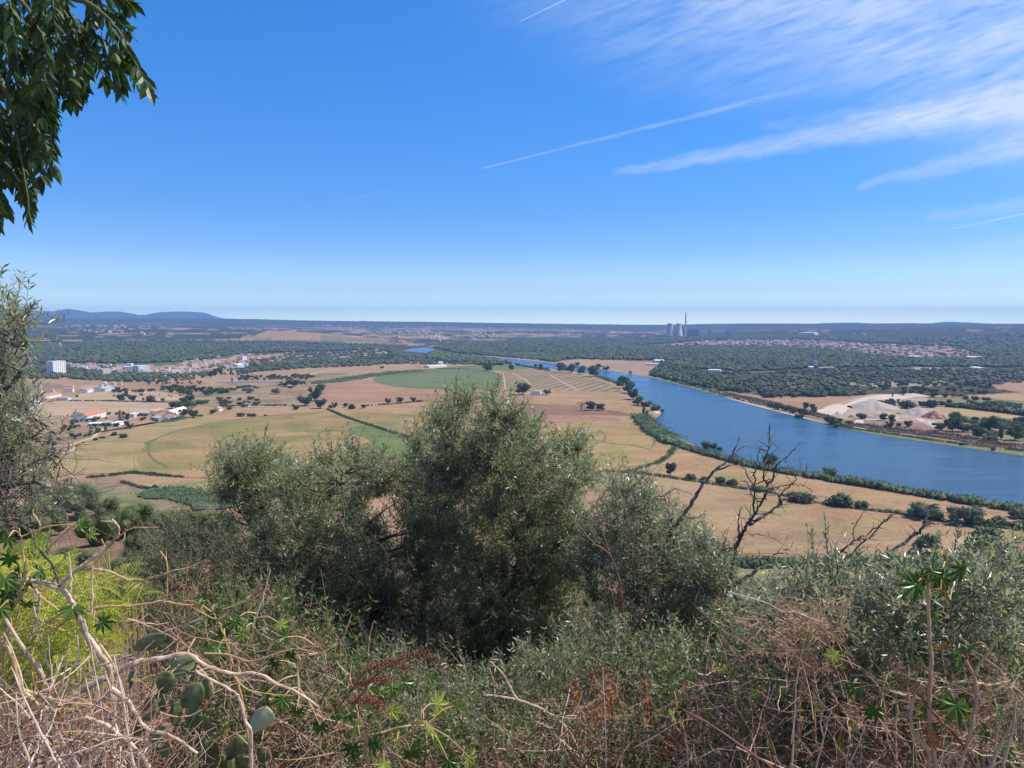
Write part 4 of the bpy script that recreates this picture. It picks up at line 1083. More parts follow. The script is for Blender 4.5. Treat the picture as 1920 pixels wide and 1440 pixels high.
strip('bank_scrub', [(1600, 797), (1660, 806), (1720, 812), (1790, 821), (1850, 832), (1930, 842)], 26, 2.6, SCRF, 'reddish dry scrub on the steep far bank', 'scrub', 0.45, 1.2, ragged=0.5)
strip('bank_scrub', [(1360, 741), (1400, 747), (1440, 756), (1500, 772), (1550, 783)], 18, 2.4, SCRF, 'grey brown scrub along the far bank left of the quarry', 'scrub', 1.0, 1.3, ragged=0.5)
strip('bank_weeds', [(1560, 799), (1610, 806), (1680, 816), (1760, 828), (1850, 839), (1930, 848)], 5, 1.6, REED, 'green waterside weeds under the far bank', 'weeds', 1.0, 1.0, ragged=0.5)

def belt(name, poly, spacing, rad, hgt, mat, label, seed=0, cat='woods', gaps=0.0, near=False, tlo=0.1, thi=0.9, clear=(10.0, 22.0, 40.0, 70.0, 110.0, 160.0)):
    """far wood read as one mass: crowns standing where the wood stands"""
    poly = np.array(poly, float)
    Wp = []
    for a, b in zip(poly, np.roll(poly, -1, 0)):
        for t in (0, 0.25, 0.5, 0.75):
            q = a * (1 - t) + b * t; g_ = G(*q); Wp.append(g_[:2])
    Wp = np.array(Wp); x0, y0 = Wp.min(0); x1, y1 = Wp.max(0)
    r_ = np.random.default_rng(seed)
    n = int((x1 - x0) * (y1 - y0) / spacing ** 2)
    x = r_.uniform(x0, x1, n); y = r_.uniform(y0, y1, n)
    z = height(x, y); px, py = to_px(x, y, z)
    k = pip(poly, px, py)
    for rv in WATERS:
        k &= ~pip(rv, x, y)
        for q in clear: k &= ~pip(rv, x + x / np.hypot(x, y) * q, y + y / np.hypot(x, y) * q)   # nothing tall right in front of the water
    d = np.hypot(x, y)
    k &= r_.random(n) < np.clip((3400 / d) ** 1.6, 0, 1)
    if gaps > 0: k &= fbm(x, y, 170, seed + 3, 3) + 0.25 * r_.random(n) > gaps
    x, y, z, d = x[k], y[k], z[k], d[k]; n = len(x)
    R = rad * r_.uniform(0.65, 1.35, n) * (1 + np.clip((d - 3400) / 4500, 0, 1) * 0.7); H = hgt * r_.uniform(0.7, 1.3, n)
    g = Geo()
    for v in range(5):
        LV, LF = lump(4, 6 if not near else 8, 50 + v, 0.30)
        q = np.nonzero(r_.integers(0, 5, n) == v)[0]; m = len(q)
        if m == 0: continue
        a = r_.uniform(0, 6.28, m); ca, sa = np.cos(a), np.sin(a)
        VX = LV[None, :, 0] * ca[:, None] - LV[None, :, 1] * sa[:, None]; VY = LV[None, :, 0] * sa[:, None] + LV[None, :, 1] * ca[:, None]
        V = np.stack([x[q, None] + VX * R[q, None], y[q, None] + VY * R[q, None], z[q, None] + H[q, None] * (0.52 + 0.5 * LV[None, :, 2])], -1).reshape(-1, 3)
        F = [(f[None] + (np.arange(m) * len(LV))[:, None, None]).reshape(-1, f.shape[1]) for f in LF]
        tn = np.clip(r_.uniform(tlo, thi, m) * 0.6 + 0.4 * vnoise(x[q], y[q], 130, 8), 0, 1)
        g.add(V, F, np.repeat(tn, len(LV)))
        if near:
            per = 26; mi = np.repeat(np.arange(m), per); M = len(mi)
            dd = rand_dirs(M); dd[:, 2] = np.abs(dd[:, 2])
            p = np.stack([x[q][mi], y[q][mi], z[q][mi] + H[q][mi] * 0.52], 1) + dd * np.stack([R[q][mi], R[q][mi], H[q][mi] * 0.5], 1) * r_.uniform(0.85, 1.15, (M, 1))
            s = R[q][mi] * 0.30 * r_.uniform(0.6, 1.4, M)
            V, F, tt = place(*LEAF4, p, rand_dirs(M), norm(dd + rand_dirs(M) * 0.6), s * 1.3, s, np.clip(tn[mi] + r_.uniform(-0.25, 0.25, M), 0, 1))
            g.add(V, F, tt)
    o = g.make(name, mat)
    return tag(o, label, cat, kind='stuff')

WATERS = [np.array([G(a, b)[:2] for a, b in RIV_NEAR + RIV_FAR + RIV_LEFT])]
DKF = leaf_mat('wood_foliage', (0.032, 0.050, 0.022), (0.100, 0.120, 0.050), rough=0.8, transl=0.0, nscale=0.12, namp=0.4)
MDF = leaf_mat('grove_foliage', (0.045, 0.062, 0.028), (0.095, 0.110, 0.052), rough=0.8, transl=0.0, nscale=0.12, namp=0.4)
LTF = leaf_mat('riverside_foliage', (0.055, 0.082, 0.030), (0.105, 0.135, 0.055), rough=0.8, transl=0.0, nscale=0.12, namp=0.4)
belt('woods', [(815, 652), (900, 642), (1000, 636), (1250, 634), (1330, 632), (1640, 630), (1700, 640), (1640, 643), (1500, 636), (1330, 637), (1190, 648), (1260, 650), (1400, 649), (1560, 656), (1650, 669), (1740, 674), (1930, 668), (1930, 690), (1800, 688), (1700, 688), (1560, 690), (1400, 697), (1290, 690), (1250, 688), (1235, 676), (1130, 674), (1060, 673), (1012, 672), (1010, 663), (988, 664), (965, 671), (900, 665), (850, 661)], 13, 7.0, 8.5, DKF, 'dense dark wood across the river below the power station', 1, gaps=0.30)
belt('woods', [(1640, 643), (1700, 636), (1930, 624), (1930, 668), (1840, 666), (1800, 650)], 16, 7.5, 8.5, DKF, 'dark wood on the slope right of the far village', 2)
belt('grove', [(1260, 690), (1400, 699), (1560, 692), (1700, 690), (1930, 692), (1930, 716), (1860, 722), (1800, 716), (1700, 722), (1640, 730), (1620, 741), (1560, 744), (1440, 745), (1380, 735), (1290, 716), (1250, 705)], 13, 4.6, 5.5, MDF, 'broken groves and orchards on the far bank', 3, gaps=0.58)
belt('woods', [(1425, 738), (1500, 736), (1600, 734), (1620, 740), (1590, 743), (1520, 745), (1425, 746)], 9, 5.0, 9, MDF, 'line of upright trees behind the brown quarry field', 13, near=True)
belt('woods', [(1218, 704), (1240, 686), (1290, 690), (1330, 706), (1420, 724), (1400, 738), (1350, 734), (1300, 724), (1250, 712)], 11, 6.5, 10, LTF, 'tall riverside wood on the far bank bend', 4, near=True)
belt('woods', [(-60, 650), (140, 644), (300, 640), (480, 640), (560, 644), (700, 646), (738, 650), (735, 662), (700, 656), (560, 660), (530, 660), (470, 662), (345, 679), (230, 682), (120, 680), (-60, 690)], 15, 7.5, 9, DKF, 'dark wooded slope behind the town', 5, gaps=0.36)
belt('grove', [(530, 680), (620, 668), (730, 664), (800, 672), (870, 676), (960, 686), (900, 684), (830, 683), (740, 683), (660, 688), (580, 690), (480, 698), (445, 700), (440, 694), (500, 688)], 15, 6.0, 7, DKF, 'tree belt between the town and the stubble fields', 6, gaps=0.40)
belt('woods', [(808, 663), (830, 663), (860, 665), (890, 670), (925, 677), (960, 684), (930, 686), (890, 684), (850, 681), (800, 675)], 12, 8.0, 13, LTF, 'trees on the tongue of land between the two river reaches', 7, clear=())
belt('grove', [(-60, 692), (120, 690), (200, 697), (340, 703), (400, 698), (405, 705), (340, 714), (280, 717), (200, 716), (130, 710), (-60, 712)], 14, 6.0, 7, DKF, 'garden trees in front of the town', 8, gaps=0.42)
belt('grove', [(345, 690), (400, 684), (530, 668), (700, 656), (720, 664), (600, 678), (480, 690), (430, 697)], 20, 5.0, 6, DKF, 'garden trees among the town houses', 9, gaps=0.45)
belt('grove', [(1190, 650), (1330, 638), (1500, 637), (1640, 645), (1800, 652), (1835, 664), (1740, 674), (1650, 668), (1560, 655), (1400, 648), (1260, 649)], 36, 6.0, 6.0, DKF, 'garden trees among the far village houses', 10)
belt('scrubland', [(1192, 703), (1290, 719), (1345, 733), (1430, 751), (1500, 768), (1490, 772), (1420, 760), (1340, 737), (1240, 711)], 9, 3.2, 3.0, LTF, 'bushes lining the water on the far bank', 11, gaps=0.35)
belt('woods', [(1010, 664), (1060, 672), (1045, 680), (1000, 674), (960, 671), (900, 665), (960, 662)], 11, 6.5, 8, LTF, 'bushy trees on the far bank upstream', 12, gaps=0.3)
# ------------------------------------------------------------------ buildings
WHITE = plain_mat('white_render', (0.74, 0.72, 0.69), (0.82, 0.81, 0.78), scale=0.5)
CREAM = plain_mat('cream_render', (0.62, 0.54, 0.44), (0.72, 0.64, 0.53), scale=0.5)
PINKW = plain_mat('pinkish_render', (0.56, 0.40, 0.34), (0.64, 0.48, 0.41), scale=0.5)
GREYW = plain_mat('grey_concrete', (0.36, 0.36, 0.36), (0.46, 0.46, 0.45), scale=0.4)
BRICK = plain_mat('old_brick', (0.24, 0.15, 0.11), (0.32, 0.21, 0.15), scale=0.6)
TILE = plain_mat('terracotta_tiles', (0.40, 0.17, 0.10), (0.52, 0.25, 0.16), scale=0.8)
TILE2 = plain_mat('faded_tiles', (0.40, 0.26, 0.20), (0.50, 0.34, 0.27), scale=0.8)
RSHEET = plain_mat('rusty_sheet', (0.27, 0.13, 0.10), (0.35, 0.19, 0.15), scale=0.6)
GSHEET = plain_mat('grey_sheet', (0.34, 0.34, 0.36), (0.45, 0.45, 0.47), scale=0.5)
WSHEET = plain_mat('pale_sheet', (0.62, 0.63, 0.64), (0.72, 0.73, 0.73), scale=0.4)
BLUEW = plain_mat('bluish_render', (0.52, 0.60, 0.68), (0.60, 0.67, 0.74), scale=0.5)
DARKW = plain_mat('dark_opening', (0.03, 0.03, 0.035), (0.06, 0.06, 0.065), scale=0.5, rough=0.4)

def house_geo(L, Dp, H, rise, roof, over=0.4, sink=1.2):
    """local: x along the front, y back; walls and roof as separate meshes"""
    w_ = Geo(); r_ = Geo(); l, d = L / 2, Dp / 2
    w_.box(-l, l, -d, d, -sink, H)
    if roof == 'gable':
        for s in (-1, 1):
            w_.add([[s * l, -d, H], [s * l, d, H], [s * l, 0, H + rise * 0.97]], [(0, 1, 2)] if s > 0 else [(1, 0, 2)])
        o = over; k = rise / d; zr = H + rise + 0.05
        V = [[-l - o, -d - o, H - o * k + 0.08], [l + o, -d - o, H - o * k + 0.08], [l + o, 0, zr], [-l - o, 0, zr], [l + o, d + o, H - o * k + 0.08], [-l - o, d + o, H - o * k + 0.08]]
        V2 = [[x, y, z + 0.22] for x, y, z in V]
        r_.add(V + V2, [(6, 7, 8, 9), (9, 8, 10, 11), (1, 0, 3, 2), (2, 3, 5, 4), (0, 1, 7, 6), (4, 5, 11, 10), (1, 2, 8, 7), (2, 4, 10, 8), (3, 0, 6, 9), (5, 3, 9, 11)])
    elif roof == 'hip':
        o = over; m = max(l - d, 0.3)
        V = [[-l - o, -d - o, H], [l + o, -d - o, H], [l + o, d + o, H], [-l - o, d + o, H], [-m, 0, H + rise], [m, 0, H + rise]]
        r_.add(V, [(0, 1, 5, 4), (1, 2, 5), (2, 3, 4, 5), (3, 0, 4), (3, 2, 1, 0)])
    elif roof == 'flat':
        t = 0.35
        r_.box(-l - 0.15, l + 0.15, -d - 0.15, d + 0.15, H + 0.01, H + t)
    elif roof == 'shed':
        o = over; V = [[-l - o, -d - o, H + 0.05], [l + o, -d - o, H + 0.05], [l + o, d + o, H + rise], [-l - o, d + o, H + rise]]
        r_.add(V + [[x, y, z + 0.2] for x, y, z in V], [(4, 5, 6, 7), (3, 2, 1, 0), (0, 1, 5, 4), (1, 2, 6, 5), (2, 3, 7, 6), (3, 0, 4, 7)])
        w_.add([[-l, -d, H], [l, -d, H], [l, d, H], [-l, d, H], [l, d, H + rise - 0.1], [-l, d, H + rise - 0.1]], [(2, 3, 5, 4), (1, 2, 4), (3, 0, 5)])
    return w_, r_

def house_proto(name, wall, tile, *a):
    r = empty(name, (0, 0, -500), 'x', 'house')
    w_, r_ = house_geo(*a); w_.make('wall', wall, r); r_.make('roof', tile, r)
    return r

HP = [house_proto('house', WHITE, TILE, 12, 9, 5.5, 2.2, 'gable'), house_proto('house', WHITE, TILE, 11, 10, 6, 2.2, 'hip'),
      house_proto('house', CREAM, TILE2, 14, 9, 4.2, 2.0, 'gable'), house_proto('house', PINKW, TILE2, 12, 9, 5, 2.0, 'gable'),
      house_proto('house', WHITE, TILE2, 16, 9, 3.6, 2.2, 'gable'), house_proto('house', WHITE, WSHEET, 12, 11, 8, 0, 'flat')]

HLOOK = ['white gabled', 'white hip roofed', 'cream gabled', 'pinkish gabled', 'long low white', 'flat roofed white']
def town(poly, n, pick, scale, label, group, mind=(5, 1.6)):
    poly = np.array(poly, float); x0, y0 = poly.min(0); x1, y1 = poly.max(0); got = []; tries = 0
    while len(got) < n and tries < n * 80:
        tries += 1
        x = rng.uniform(x0, x1); y = rng.uniform(y0, y1)
        if not pip(poly, np.array([x]), np.array([y]))[0]: continue
        if any(abs(x - a) < mind[0] and abs(y - b) < mind[1] for a, b in got): continue
        got.append((x, y))
    for k, (x, y) in enumerate(sorted(got)):
        P = G(x, y); s = scale * rng.uniform(0.8, 1.25)
        q = pick[int(rng.integers(len(pick)))]; lb = nth(k, len(got)) + label if len(got) <= 14 else HLOOK[q] + ' ' + label
        dup(HP[q], tuple(P), rng.choice([0.35, 0.35 + 1.57]) + rng.normal(0, 0.15), (s * rng.uniform(0.8, 1.3), s, s), lb, 'house', group)

town([(125, 684), (215, 687), (345, 690), (345, 703), (250, 704), (190, 700), (125, 693)], 58, [0, 1, 0, 2, 5, 3], 1.25, 'house in the left part of the town', 'houses of the town below the wooded slope', (6, 2))
town([(300, 697), (345, 678), (400, 668), (440, 666), (530, 668), (535, 676), (480, 686), (430, 694), (345, 699)], 100, [0, 1, 0, 2, 5, 3, 4], 1.2, 'house in the crowded middle of the town', 'houses of the crowded town centre', (6, 2))
town([(530, 660), (700, 654), (735, 660), (640, 676), (540, 682)], 34, [0, 1, 2, 4], 1.2, 'house among trees at the right end of the town', 'scattered houses right of the town', (9, 3))
town([(30, 752), (62, 740), (130, 728), (150, 730), (110, 742), (60, 758), (10, 775), (0, 765)], 14, [0, 2, 4], 1.0, 'tiled house in the hamlet behind the left olive', 'hamlet houses behind the left olive tree', (12, 4))
town([(150, 732), (180, 722), (235, 716), (240, 722), (190, 731)], 9, [0, 4, 5, 2], 0.9, 'pale house at the far corner of the pale field', 'houses at the corner of the pale field', (9, 3))
town([(1250, 648), (1330, 640), (1500, 638.5), (1600, 644), (1640, 650), (1600, 656), (1500, 648), (1400, 647), (1300, 648.5)], 32, [2, 3, 4, 3], 1.6, 'house in the long far village below the power station', 'houses of the long far village', (3, 0.8))
town([(1600, 650), (1660, 648), (1760, 651), (1810, 656), (1832, 665), (1740, 671), (1660, 669), (1620, 660)], 46, [2, 3, 4, 0], 1.6, 'house at the right end of the far village', 'houses at the right end of the far village', (7, 1.8))

def far_houses():
    g = Geo(); regions = [([(1250, 648), (1330, 640), (1500, 638.5), (1600, 644), (1640, 650), (1600, 656), (1500, 648), (1400, 647), (1300, 648.5)], 85), ([(700, 612), (900, 610), (960, 622), (940, 636), (820, 640), (740, 632), (700, 624)], 150), ([(90, 604), (220, 602), (330, 612), (260, 630), (110, 622)], 46), ([(560, 606), (700, 607), (700, 618), (600, 616)], 40), ([(960, 616), (1200, 618), (1200, 628), (980, 630)], 40), ([(1440, 624), (1600, 625), (1640, 630), (1500, 630)], 20)]
    for poly, n in regions:
        poly = np.array(poly, float); x0, y0 = poly.min(0); x1, y1 = poly.max(0); c = 0
        while c < n:
            x = rng.uniform(x0, x1); y = rng.uniform(y0, y1)
            if not pip(poly, np.array([x]), np.array([y]))[0]: continue
            c += 1; P = G(x, y); s = rng.uniform(1.1, 2.0); a = rng.uniform(0, 3.14)
            M = np.eye(4); M[:2, :2] = [[math.cos(a) * s, -math.sin(a) * s], [math.sin(a) * s, math.cos(a) * s]]; M[2, 2] = s; M[:3, 3] = P
            w_, r_ = house_geo(13, 10, 5, 2.3, 'gable')
            for q, mi in ((w_, 0), (r_, 1)):
                V = np.concatenate(q.V) @ M[:3, :3].T + M[:3, 3]
                g.add(V, [np.concatenate(q.F[k]) for k in sorted(q.F)], 0.5, mi)
    o = g.make('far_houses', [CREAM, TILE2])
    tag(o, 'scattered pale farmhouses on the far hills', 'houses', kind='stuff')
far_houses()

def building(name, label, cat, pa, pb, depth, h, rise, roof, wall, tile, wins=(0, 0), group=None, win=(1.2, 1.5), wz=None, storeys=1, gable_win=0, door=False, over=0.4):
    """front edge runs from ground pixel pa to pb; the rest lies behind it"""
    A, B = G(*pa), G(*pb); A[2] = B[2] = (A[2] + B[2]) / 2
    e = B - A; L = np.linalg.norm(e); e /= L
    back = np.array([-e[1], e[0], 0])
    if back[1] < 0: back = -back
    c = (A + B) / 2 + back * depth / 2
    rz = math.atan2(e[1], e[0])
    r = empty(name, tuple(c), label, cat, group, rz)
    w_, r_ = house_geo(L, depth, h, rise, roof, over)
    w_.make('wall', wall, r); r_.make('roof', tile, r)
    n = wins[0]
    for s in range(storeys):
        z = (wz if wz is not None else h * 0.35 / storeys + s * h / storeys)
        for k in range(n):
            x = -L / 2 + L * (k + 0.5) / n
            g = Geo(); isdoor = door and k == n // 2
            z0 = 0.0 if isdoor else z
            g.box(x - win[0] / 2, x + win[0] / 2, -depth / 2 - 0.05, -depth / 2 + 0.1, z0, z + win[1])
            g.make('door' if isdoor else 'window', DARKW, r)
        for k in range(wins[1]):
            y = -depth / 2 + depth * (k + 0.5) / wins[1]
            for sx in (-1, 1):
                g = Geo(); g.box(sx * (L / 2) - 0.08, sx * (L / 2) + 0.08, y - win[0] / 2, y + win[0] / 2, z, z + win[1]); g.make('window', DARKW, r)
    return r

building('warehouse', 'long white warehouse with a red tiled roof and grey shaded gable end', 'warehouse', (134, 790), (170, 781), 22, 7.0, 5.5, 'gable', WHITE, TILE, (5, 2), win=(1.6, 2.4), wz=2.4, door=True)
building('farm_shed', 'grey roofed open shed of the farm, brown front', 'shed', (252, 779), (277, 780), 16, 4.0, 3.0, 'gable', BRICK, GSHEET, (3, 0), win=(3, 2.4), wz=0.4)
building('farm_building', 'long white farm building with a pale roof and a row of windows', 'farm building', (308, 779), (336, 771), 12, 5.0, 2.5, 'gable', WHITE, WSHEET, (7, 1), win=(1.3, 1.6), wz=2.0)
building('farm_shed', 'reddish roofed farm building nearest the crop', 'shed', (299, 789), (316, 784), 11, 4.2, 2.5, 'gable', WHITE, RSHEET, (6, 1), win=(1.1, 1.3), wz=1.4)
building('farm_shed', 'dark open shed next to the reddish roofed building', 'shed', (283, 787), (297, 790), 9, 4.0, 2.0, 'shed', GREYW, GSHEET, (2, 0), win=(4, 2.6), wz=0.3)
building('farm_shed', 'brown roofed shed in the middle of the farm yard', 'shed', (288, 777), (306, 773), 12, 4.0, 2.6, 'gable', BRICK, TILE2, (3, 0))
building('farm_hut', 'small square cream hut left of the grey roofed shed', 'hut', (242, 783), (251, 780), 7, 5, 0, 'flat', CREAM, WSHEET, (2, 0))
building('farm_shed', 'low flat pale roofed building in front of the warehouse', 'shed', (165, 800), (190, 799), 18, 3.6, 0, 'flat', GREYW, WSHEET, (4, 0), win=(2.4, 1.8), wz=0.8)
building('farm_shed', 'dark open bay beside the low flat building', 'shed', (191, 799), (205, 799), 12, 4.6, 1.0, 'shed', GREYW, GSHEET, (2, 0), win=(4, 3), wz=0.2)
building('farm_shed', 'small white building at the end of the dirt track', 'shed', (206, 800), (220, 795), 10, 4.0, 0, 'flat', WHITE, WSHEET, (2, 1))
building('farm_shed', 'dark red roofed shed right of the warehouse', 'shed', (172, 779), (192, 776), 14, 3.6, 2.4, 'gable', BRICK, RSHEET, (2, 0))
building('row_house', 'long white row house with a red roof in the left hamlet', 'house', (73, 749), (103, 743), 12, 5.5, 3.0, 'gable', WHITE, TILE, (8, 1), win=(1.3, 1.8), wz=1.8)
building('row_house', 'bluish shaded house right of the long white row', 'house', (105, 751), (127, 751), 12, 4.2, 2.2, 'gable', BLUEW, TILE2, (3, 0))
building('row_house', 'big bluish gabled house at the left of the hamlet', 'house', (39, 747), (60, 745), 16, 6.0, 4.0, 'gable', BLUEW, TILE, (3, 1))
building('row_house', 'pale blue house in front of the hamlet', 'house', (48, 761), (62, 758), 14, 4.5, 2.0, 'gable', BLUEW, WSHEET, (2, 0))
building('row_house', 'white wall house with a red roof at the right end of the hamlet', 'house', (150, 737), (163, 734), 14, 6.0, 2.0, 'gable', WHITE, TILE2, (3, 1))
building('row_house', 'low grey blue hall at the corner of the pale field', 'hall', (175, 734), (193, 731), 24, 5.0, 3.0, 'gable', BLUEW, GSHEET, (2, 0))
building('tower_block', 'tall white ten storey tower block at the left end of the town', 'tower block', (100, 703), (124, 701), 22, 36, 0, 'flat', WHITE, WSHEET, (6, 4), win=(2.2, 1.6), storeys=10)
building('apartment_block', 'left of two pale blue apartment blocks in the town', 'apartment block', (232, 701), (250, 700.5), 26, 19, 0, 'flat', BLUEW, WSHEET, (6, 2), win=(2.2, 1.8), storeys=6)
building('apartment_block', 'right of two pale blue apartment blocks in the town', 'apartment block', (260, 700.5), (281, 699), 26, 21, 0, 'flat', BLUEW, WSHEET, (6, 2), win=(2.2, 1.8), storeys=6)
building('apartment_block', 'cream apartment block left of the pale blue blocks', 'apartment block', (193, 703), (209, 702), 18, 15, 0, 'flat', CREAM, WSHEET, (5, 2), win=(2.4, 1.8), storeys=4)
building('apartment_block', 'brown apartment block above the middle of the town', 'apartment block', (360, 691), (371, 690), 18, 15, 0, 'flat', PINKW, TILE2, (4, 2), win=(2.2, 1.6), storeys=4)
building('apartment_block', 'white apartment block in the crowded town centre', 'apartment block', (455, 677), (463, 676.5), 18, 18, 0, 'flat', WHITE, WSHEET, (3, 2), win=(2.4, 1.8), storeys=5)
building('factory_hall', 'pale blue hall at the foot of the town centre', 'hall', (446, 690), (464, 688), 26, 9, 3, 'gable', BLUEW, WSHEET, (3, 1))
building('factory_hall', 'white walled works at the far edge of the green pivot field', 'hall', (805, 690), (838, 688), 26, 5, 2, 'gable', WHITE, WSHEET, (4, 0))
building('factory_hall', 'small white hall beside the works at the pivot field', 'hall', (822, 686), (829, 686), 20, 10, 3, 'gable', WHITE, WSHEET)
building('farmhouse', 'white two storey farmhouse with a tiled roof beside the big tree', 'farmhouse', (996, 740), (1013, 740.5), 12, 6.8, 3.0, 'hip', WHITE, TILE2, (4, 2), win=(1.2, 1.6), storeys=2)
building('garden_wall', 'low white yard wall in front of the farmhouse', 'wall', (993, 742.5), (1029, 742.5), 0.5, 1.8, 0, 'flat', WHITE, WHITE)
building('hut', 'tiny white gabled hut at the crop edge', 'hut', (411, 772), (418, 770), 8, 4.5, 2.5, 'gable', WHITE, TILE2, (1, 1))
building('hut', 'tiny white hut beside the farm track bushes', 'hut', (463, 763), (468, 762), 7, 4, 2, 'gable', WHITE, TILE2)
building('long_wall', 'long white cemetery wall beside tall dark trees', 'wall', (406, 718), (525, 718), 0.6, 3.2, 0, 'flat', WHITE, WHITE)
building('farm_building', 'pinkish house above the cemetery wall', 'house', (438, 716), (446, 715.5), 12, 8, 3, 'gable', PINKW, TILE, (2, 1))
building('grain_store', 'white tower block of a farm in the far bank wood', 'farm building', (1528, 690), (1534, 690), 10, 22, 0, 'flat', WHITE, WSHEET)
building('grain_store', 'low white farm building left of the tower in the far wood', 'farm building', (1517, 692), (1526, 692), 14, 6, 2, 'gable', WHITE, WSHEET)
building('grain_store', 'long tan farm building right of the tower in the far wood', 'farm building', (1537, 693), (1565, 692), 14, 5, 2, 'gable', CREAM, TILE2)
building('factory_hall', 'white hall on the far bank by the bare field', 'hall', (1228, 680), (1246, 680), 40, 7, 3, 'gable', CREAM, WSHEET, (3, 0))
building('greenhouse', 'long white greenhouse by the track on the far bank', 'greenhouse', (1328, 697), (1351, 697.5), 20, 5, 2, 'gable', WSHEET, WSHEET)
building('greenhouse', 'shorter white greenhouse left of the far orchard', 'greenhouse', (1210, 684), (1232, 685), 14, 4, 1.5, 'gable', WSHEET, WSHEET)
building('factory_hall', 'long pale hall in the far village outskirts', 'hall', (1700, 672), (1722, 673), 40, 8, 3, 'gable', WSHEET, WSHEET)
building('factory_hall', 'pale hall at the right of the far village', 'hall', (1810, 673), (1835, 674), 40, 8, 3, 'gable', GREYW, WSHEET)
building('factory_hall', 'white sheds at the roadside beyond the far village', 'hall', (1835, 692), (1855, 694), 30, 6, 2, 'gable', WHITE, WSHEET)
building('factory_hall', 'white industrial hall on the plain beyond the village', 'hall', (1502, 628), (1527, 628), 90, 20, 4, 'gable', WHITE, WSHEET)
building('manor', 'white manor in the wooded slope left', 'house', (182, 661), (192, 661), 20, 14, 4, 'hip', WHITE, TILE2)
building('water_tower', 'tall brick shaft with a wider tank on top near the farm', 'water tower', (223, 789), (227, 789), 3.2, 15, 0, 'flat', BRICK, GREYW)

# power station
def lathe(g, prof, sides=40, tint=0.5, mi=0, flip=False):
    prof = np.array(prof, float); a = np.arange(sides) * 2 * math.pi / sides
    V = np.stack([prof[:, None, 0] * np.cos(a), prof[:, None, 0] * np.sin(a), np.repeat(prof[:, 1:2], sides, 1)], -1).reshape(-1, 3)
    i = np.arange(len(prof) - 1)[:, None] * sides; j = np.arange(sides)[None]; j2 = (j + 1) % sides
    F = np.stack([i + j, i + j2, i + sides + j2, i + sides + j], -1).reshape(-1, 4)
    g.add(V, [F[:, ::-1] if flip else F], tint, mi)

TOWC = plain_mat('tower_concrete', (0.56, 0.54, 0.52), (0.66, 0.64, 0.61), scale=0.02, stretch=(1, 1, 0.2))
def cooling(px, label):
    Y = 6900.0; x = (px - CXP) / FPX * Y * math.cos(PITCH); z = float(height(x, Y)) + 2
    r = empty('cooling_tower', (x, Y, z), label, 'cooling tower', 'cooling towers of the power station')
    H = 115.0; zt = 92.0; rt = 24.5; g = Geo(); pr = []
    for k in range(24):
        h = 7 + (H - 7) * k / 23; b_ = 62.0 if h < zt else 78.0
        pr.append((rt * math.sqrt(1 + ((h - zt) / (b_)) ** 2 * 0.9), h))
    pi = [(a - 1.2, h) for a, h in pr]
    lathe(g, pr + pi[::-1], 48)
    g.make('shell', TOWC, r, smooth=True)
    g = Geo(); n = 40; R0 = pr[0][0] + 2; a = np.arange(n) * 2 * math.pi / n; b_ = a + math.pi / n
    for s in (-1, 1):
        P = np.stack([np.stack([R0 * np.cos(b_), R0 * np.sin(b_), b_ * 0 - 3], 1), np.stack([pr[0][0] * np.cos(b_ + s * math.pi / n), pr[0][0] * np.sin(b_ + s * math.pi / n), b_ * 0 + 7.2], 1)], 1)
        g.tubes(P, np.full((n, 2), 0.7), 4)
    g.make('support_legs', TOWC, r)
cooling(1256.5, 'left of the two grey concrete cooling towers')
cooling(1272.3, 'right of the two grey concrete cooling towers, next to the chimney')

REDB = plain_mat('chimney_red', (0.20, 0.07, 0.06), (0.26, 0.10, 0.08), scale=0.05)
CHW = plain_mat('chimney_white', (0.66, 0.64, 0.62), (0.72, 0.70, 0.68), scale=0.05)
def chimney():
    Y = 6920.0; x = (1284.7 - CXP) / FPX * Y; z = float(height(x, Y))
    r = empty('power_chimney', (x, Y, z), 'very tall red and white banded power station chimney', 'chimney')
    g = Geo(); H = 212.0; cuts = [0, 95, 113, 122, 142, 150, 168, 176, 192, 198, 212]
    for k in range(len(cuts) - 1):
        z0, z1 = cuts[k], cuts[k + 1]; rr = lambda h: 7.0 - 2.6 * h / H
        lathe(g, [(rr(z0), z0), (rr(z1), z1)], 24, mi=k % 2)
    lathe(g, [(4.4, 212), (3.6, 212), (3.6, 200)], 24)
    g.make('shaft', [CHW, REDB], r, smooth=True)
    g = Geo(); lathe(g, [(4.5, 209), (6, 209), (6, 210.5), (4.5, 210.5)], 24); g.make('platform', GREYW, r)
chimney()
def plant(name, label, x0, x1, top, bot, depth, parts=()):
    Y = 6950.0; xa = (x0 - CXP) / FPX * Y; xb = (x1 - CXP) / FPX * Y
    z0 = float(height((xa + xb) / 2, Y)); zt = CAMZ - (top - 605) / FPX * Y
    r = empty(name, ((xa + xb) / 2, Y + depth / 2, z0), label, 'industrial building')
    w_, r_ = house_geo(xb - xa, depth, zt - z0, 0, 'flat'); w_.make('wall', BLG, r); r_.make('roof', GREYW, r)
    for (a, b, t) in parts:
        g = Geo(); xa2 = (a - (x0 + x1) / 2) / FPX * Y; xb2 = (b - (x0 + x1) / 2) / FPX * Y
        g.box(xa2, xb2, -depth / 2 - 6, depth / 2 - 3, 0, CAMZ - (t - 605) / FPX * Y - z0); g.make('annex', BLG, r)
BLG = plain_mat('dark_cladding', (0.28, 0.29, 0.31), (0.36, 0.37, 0.39), scale=0.03)
plant('boiler_house', 'left dark boiler house of the power station', 1285.5, 1292.5, 616.2, 629, 50, [(1281.5, 1285, 617), (1292.8, 1296, 619.5)])
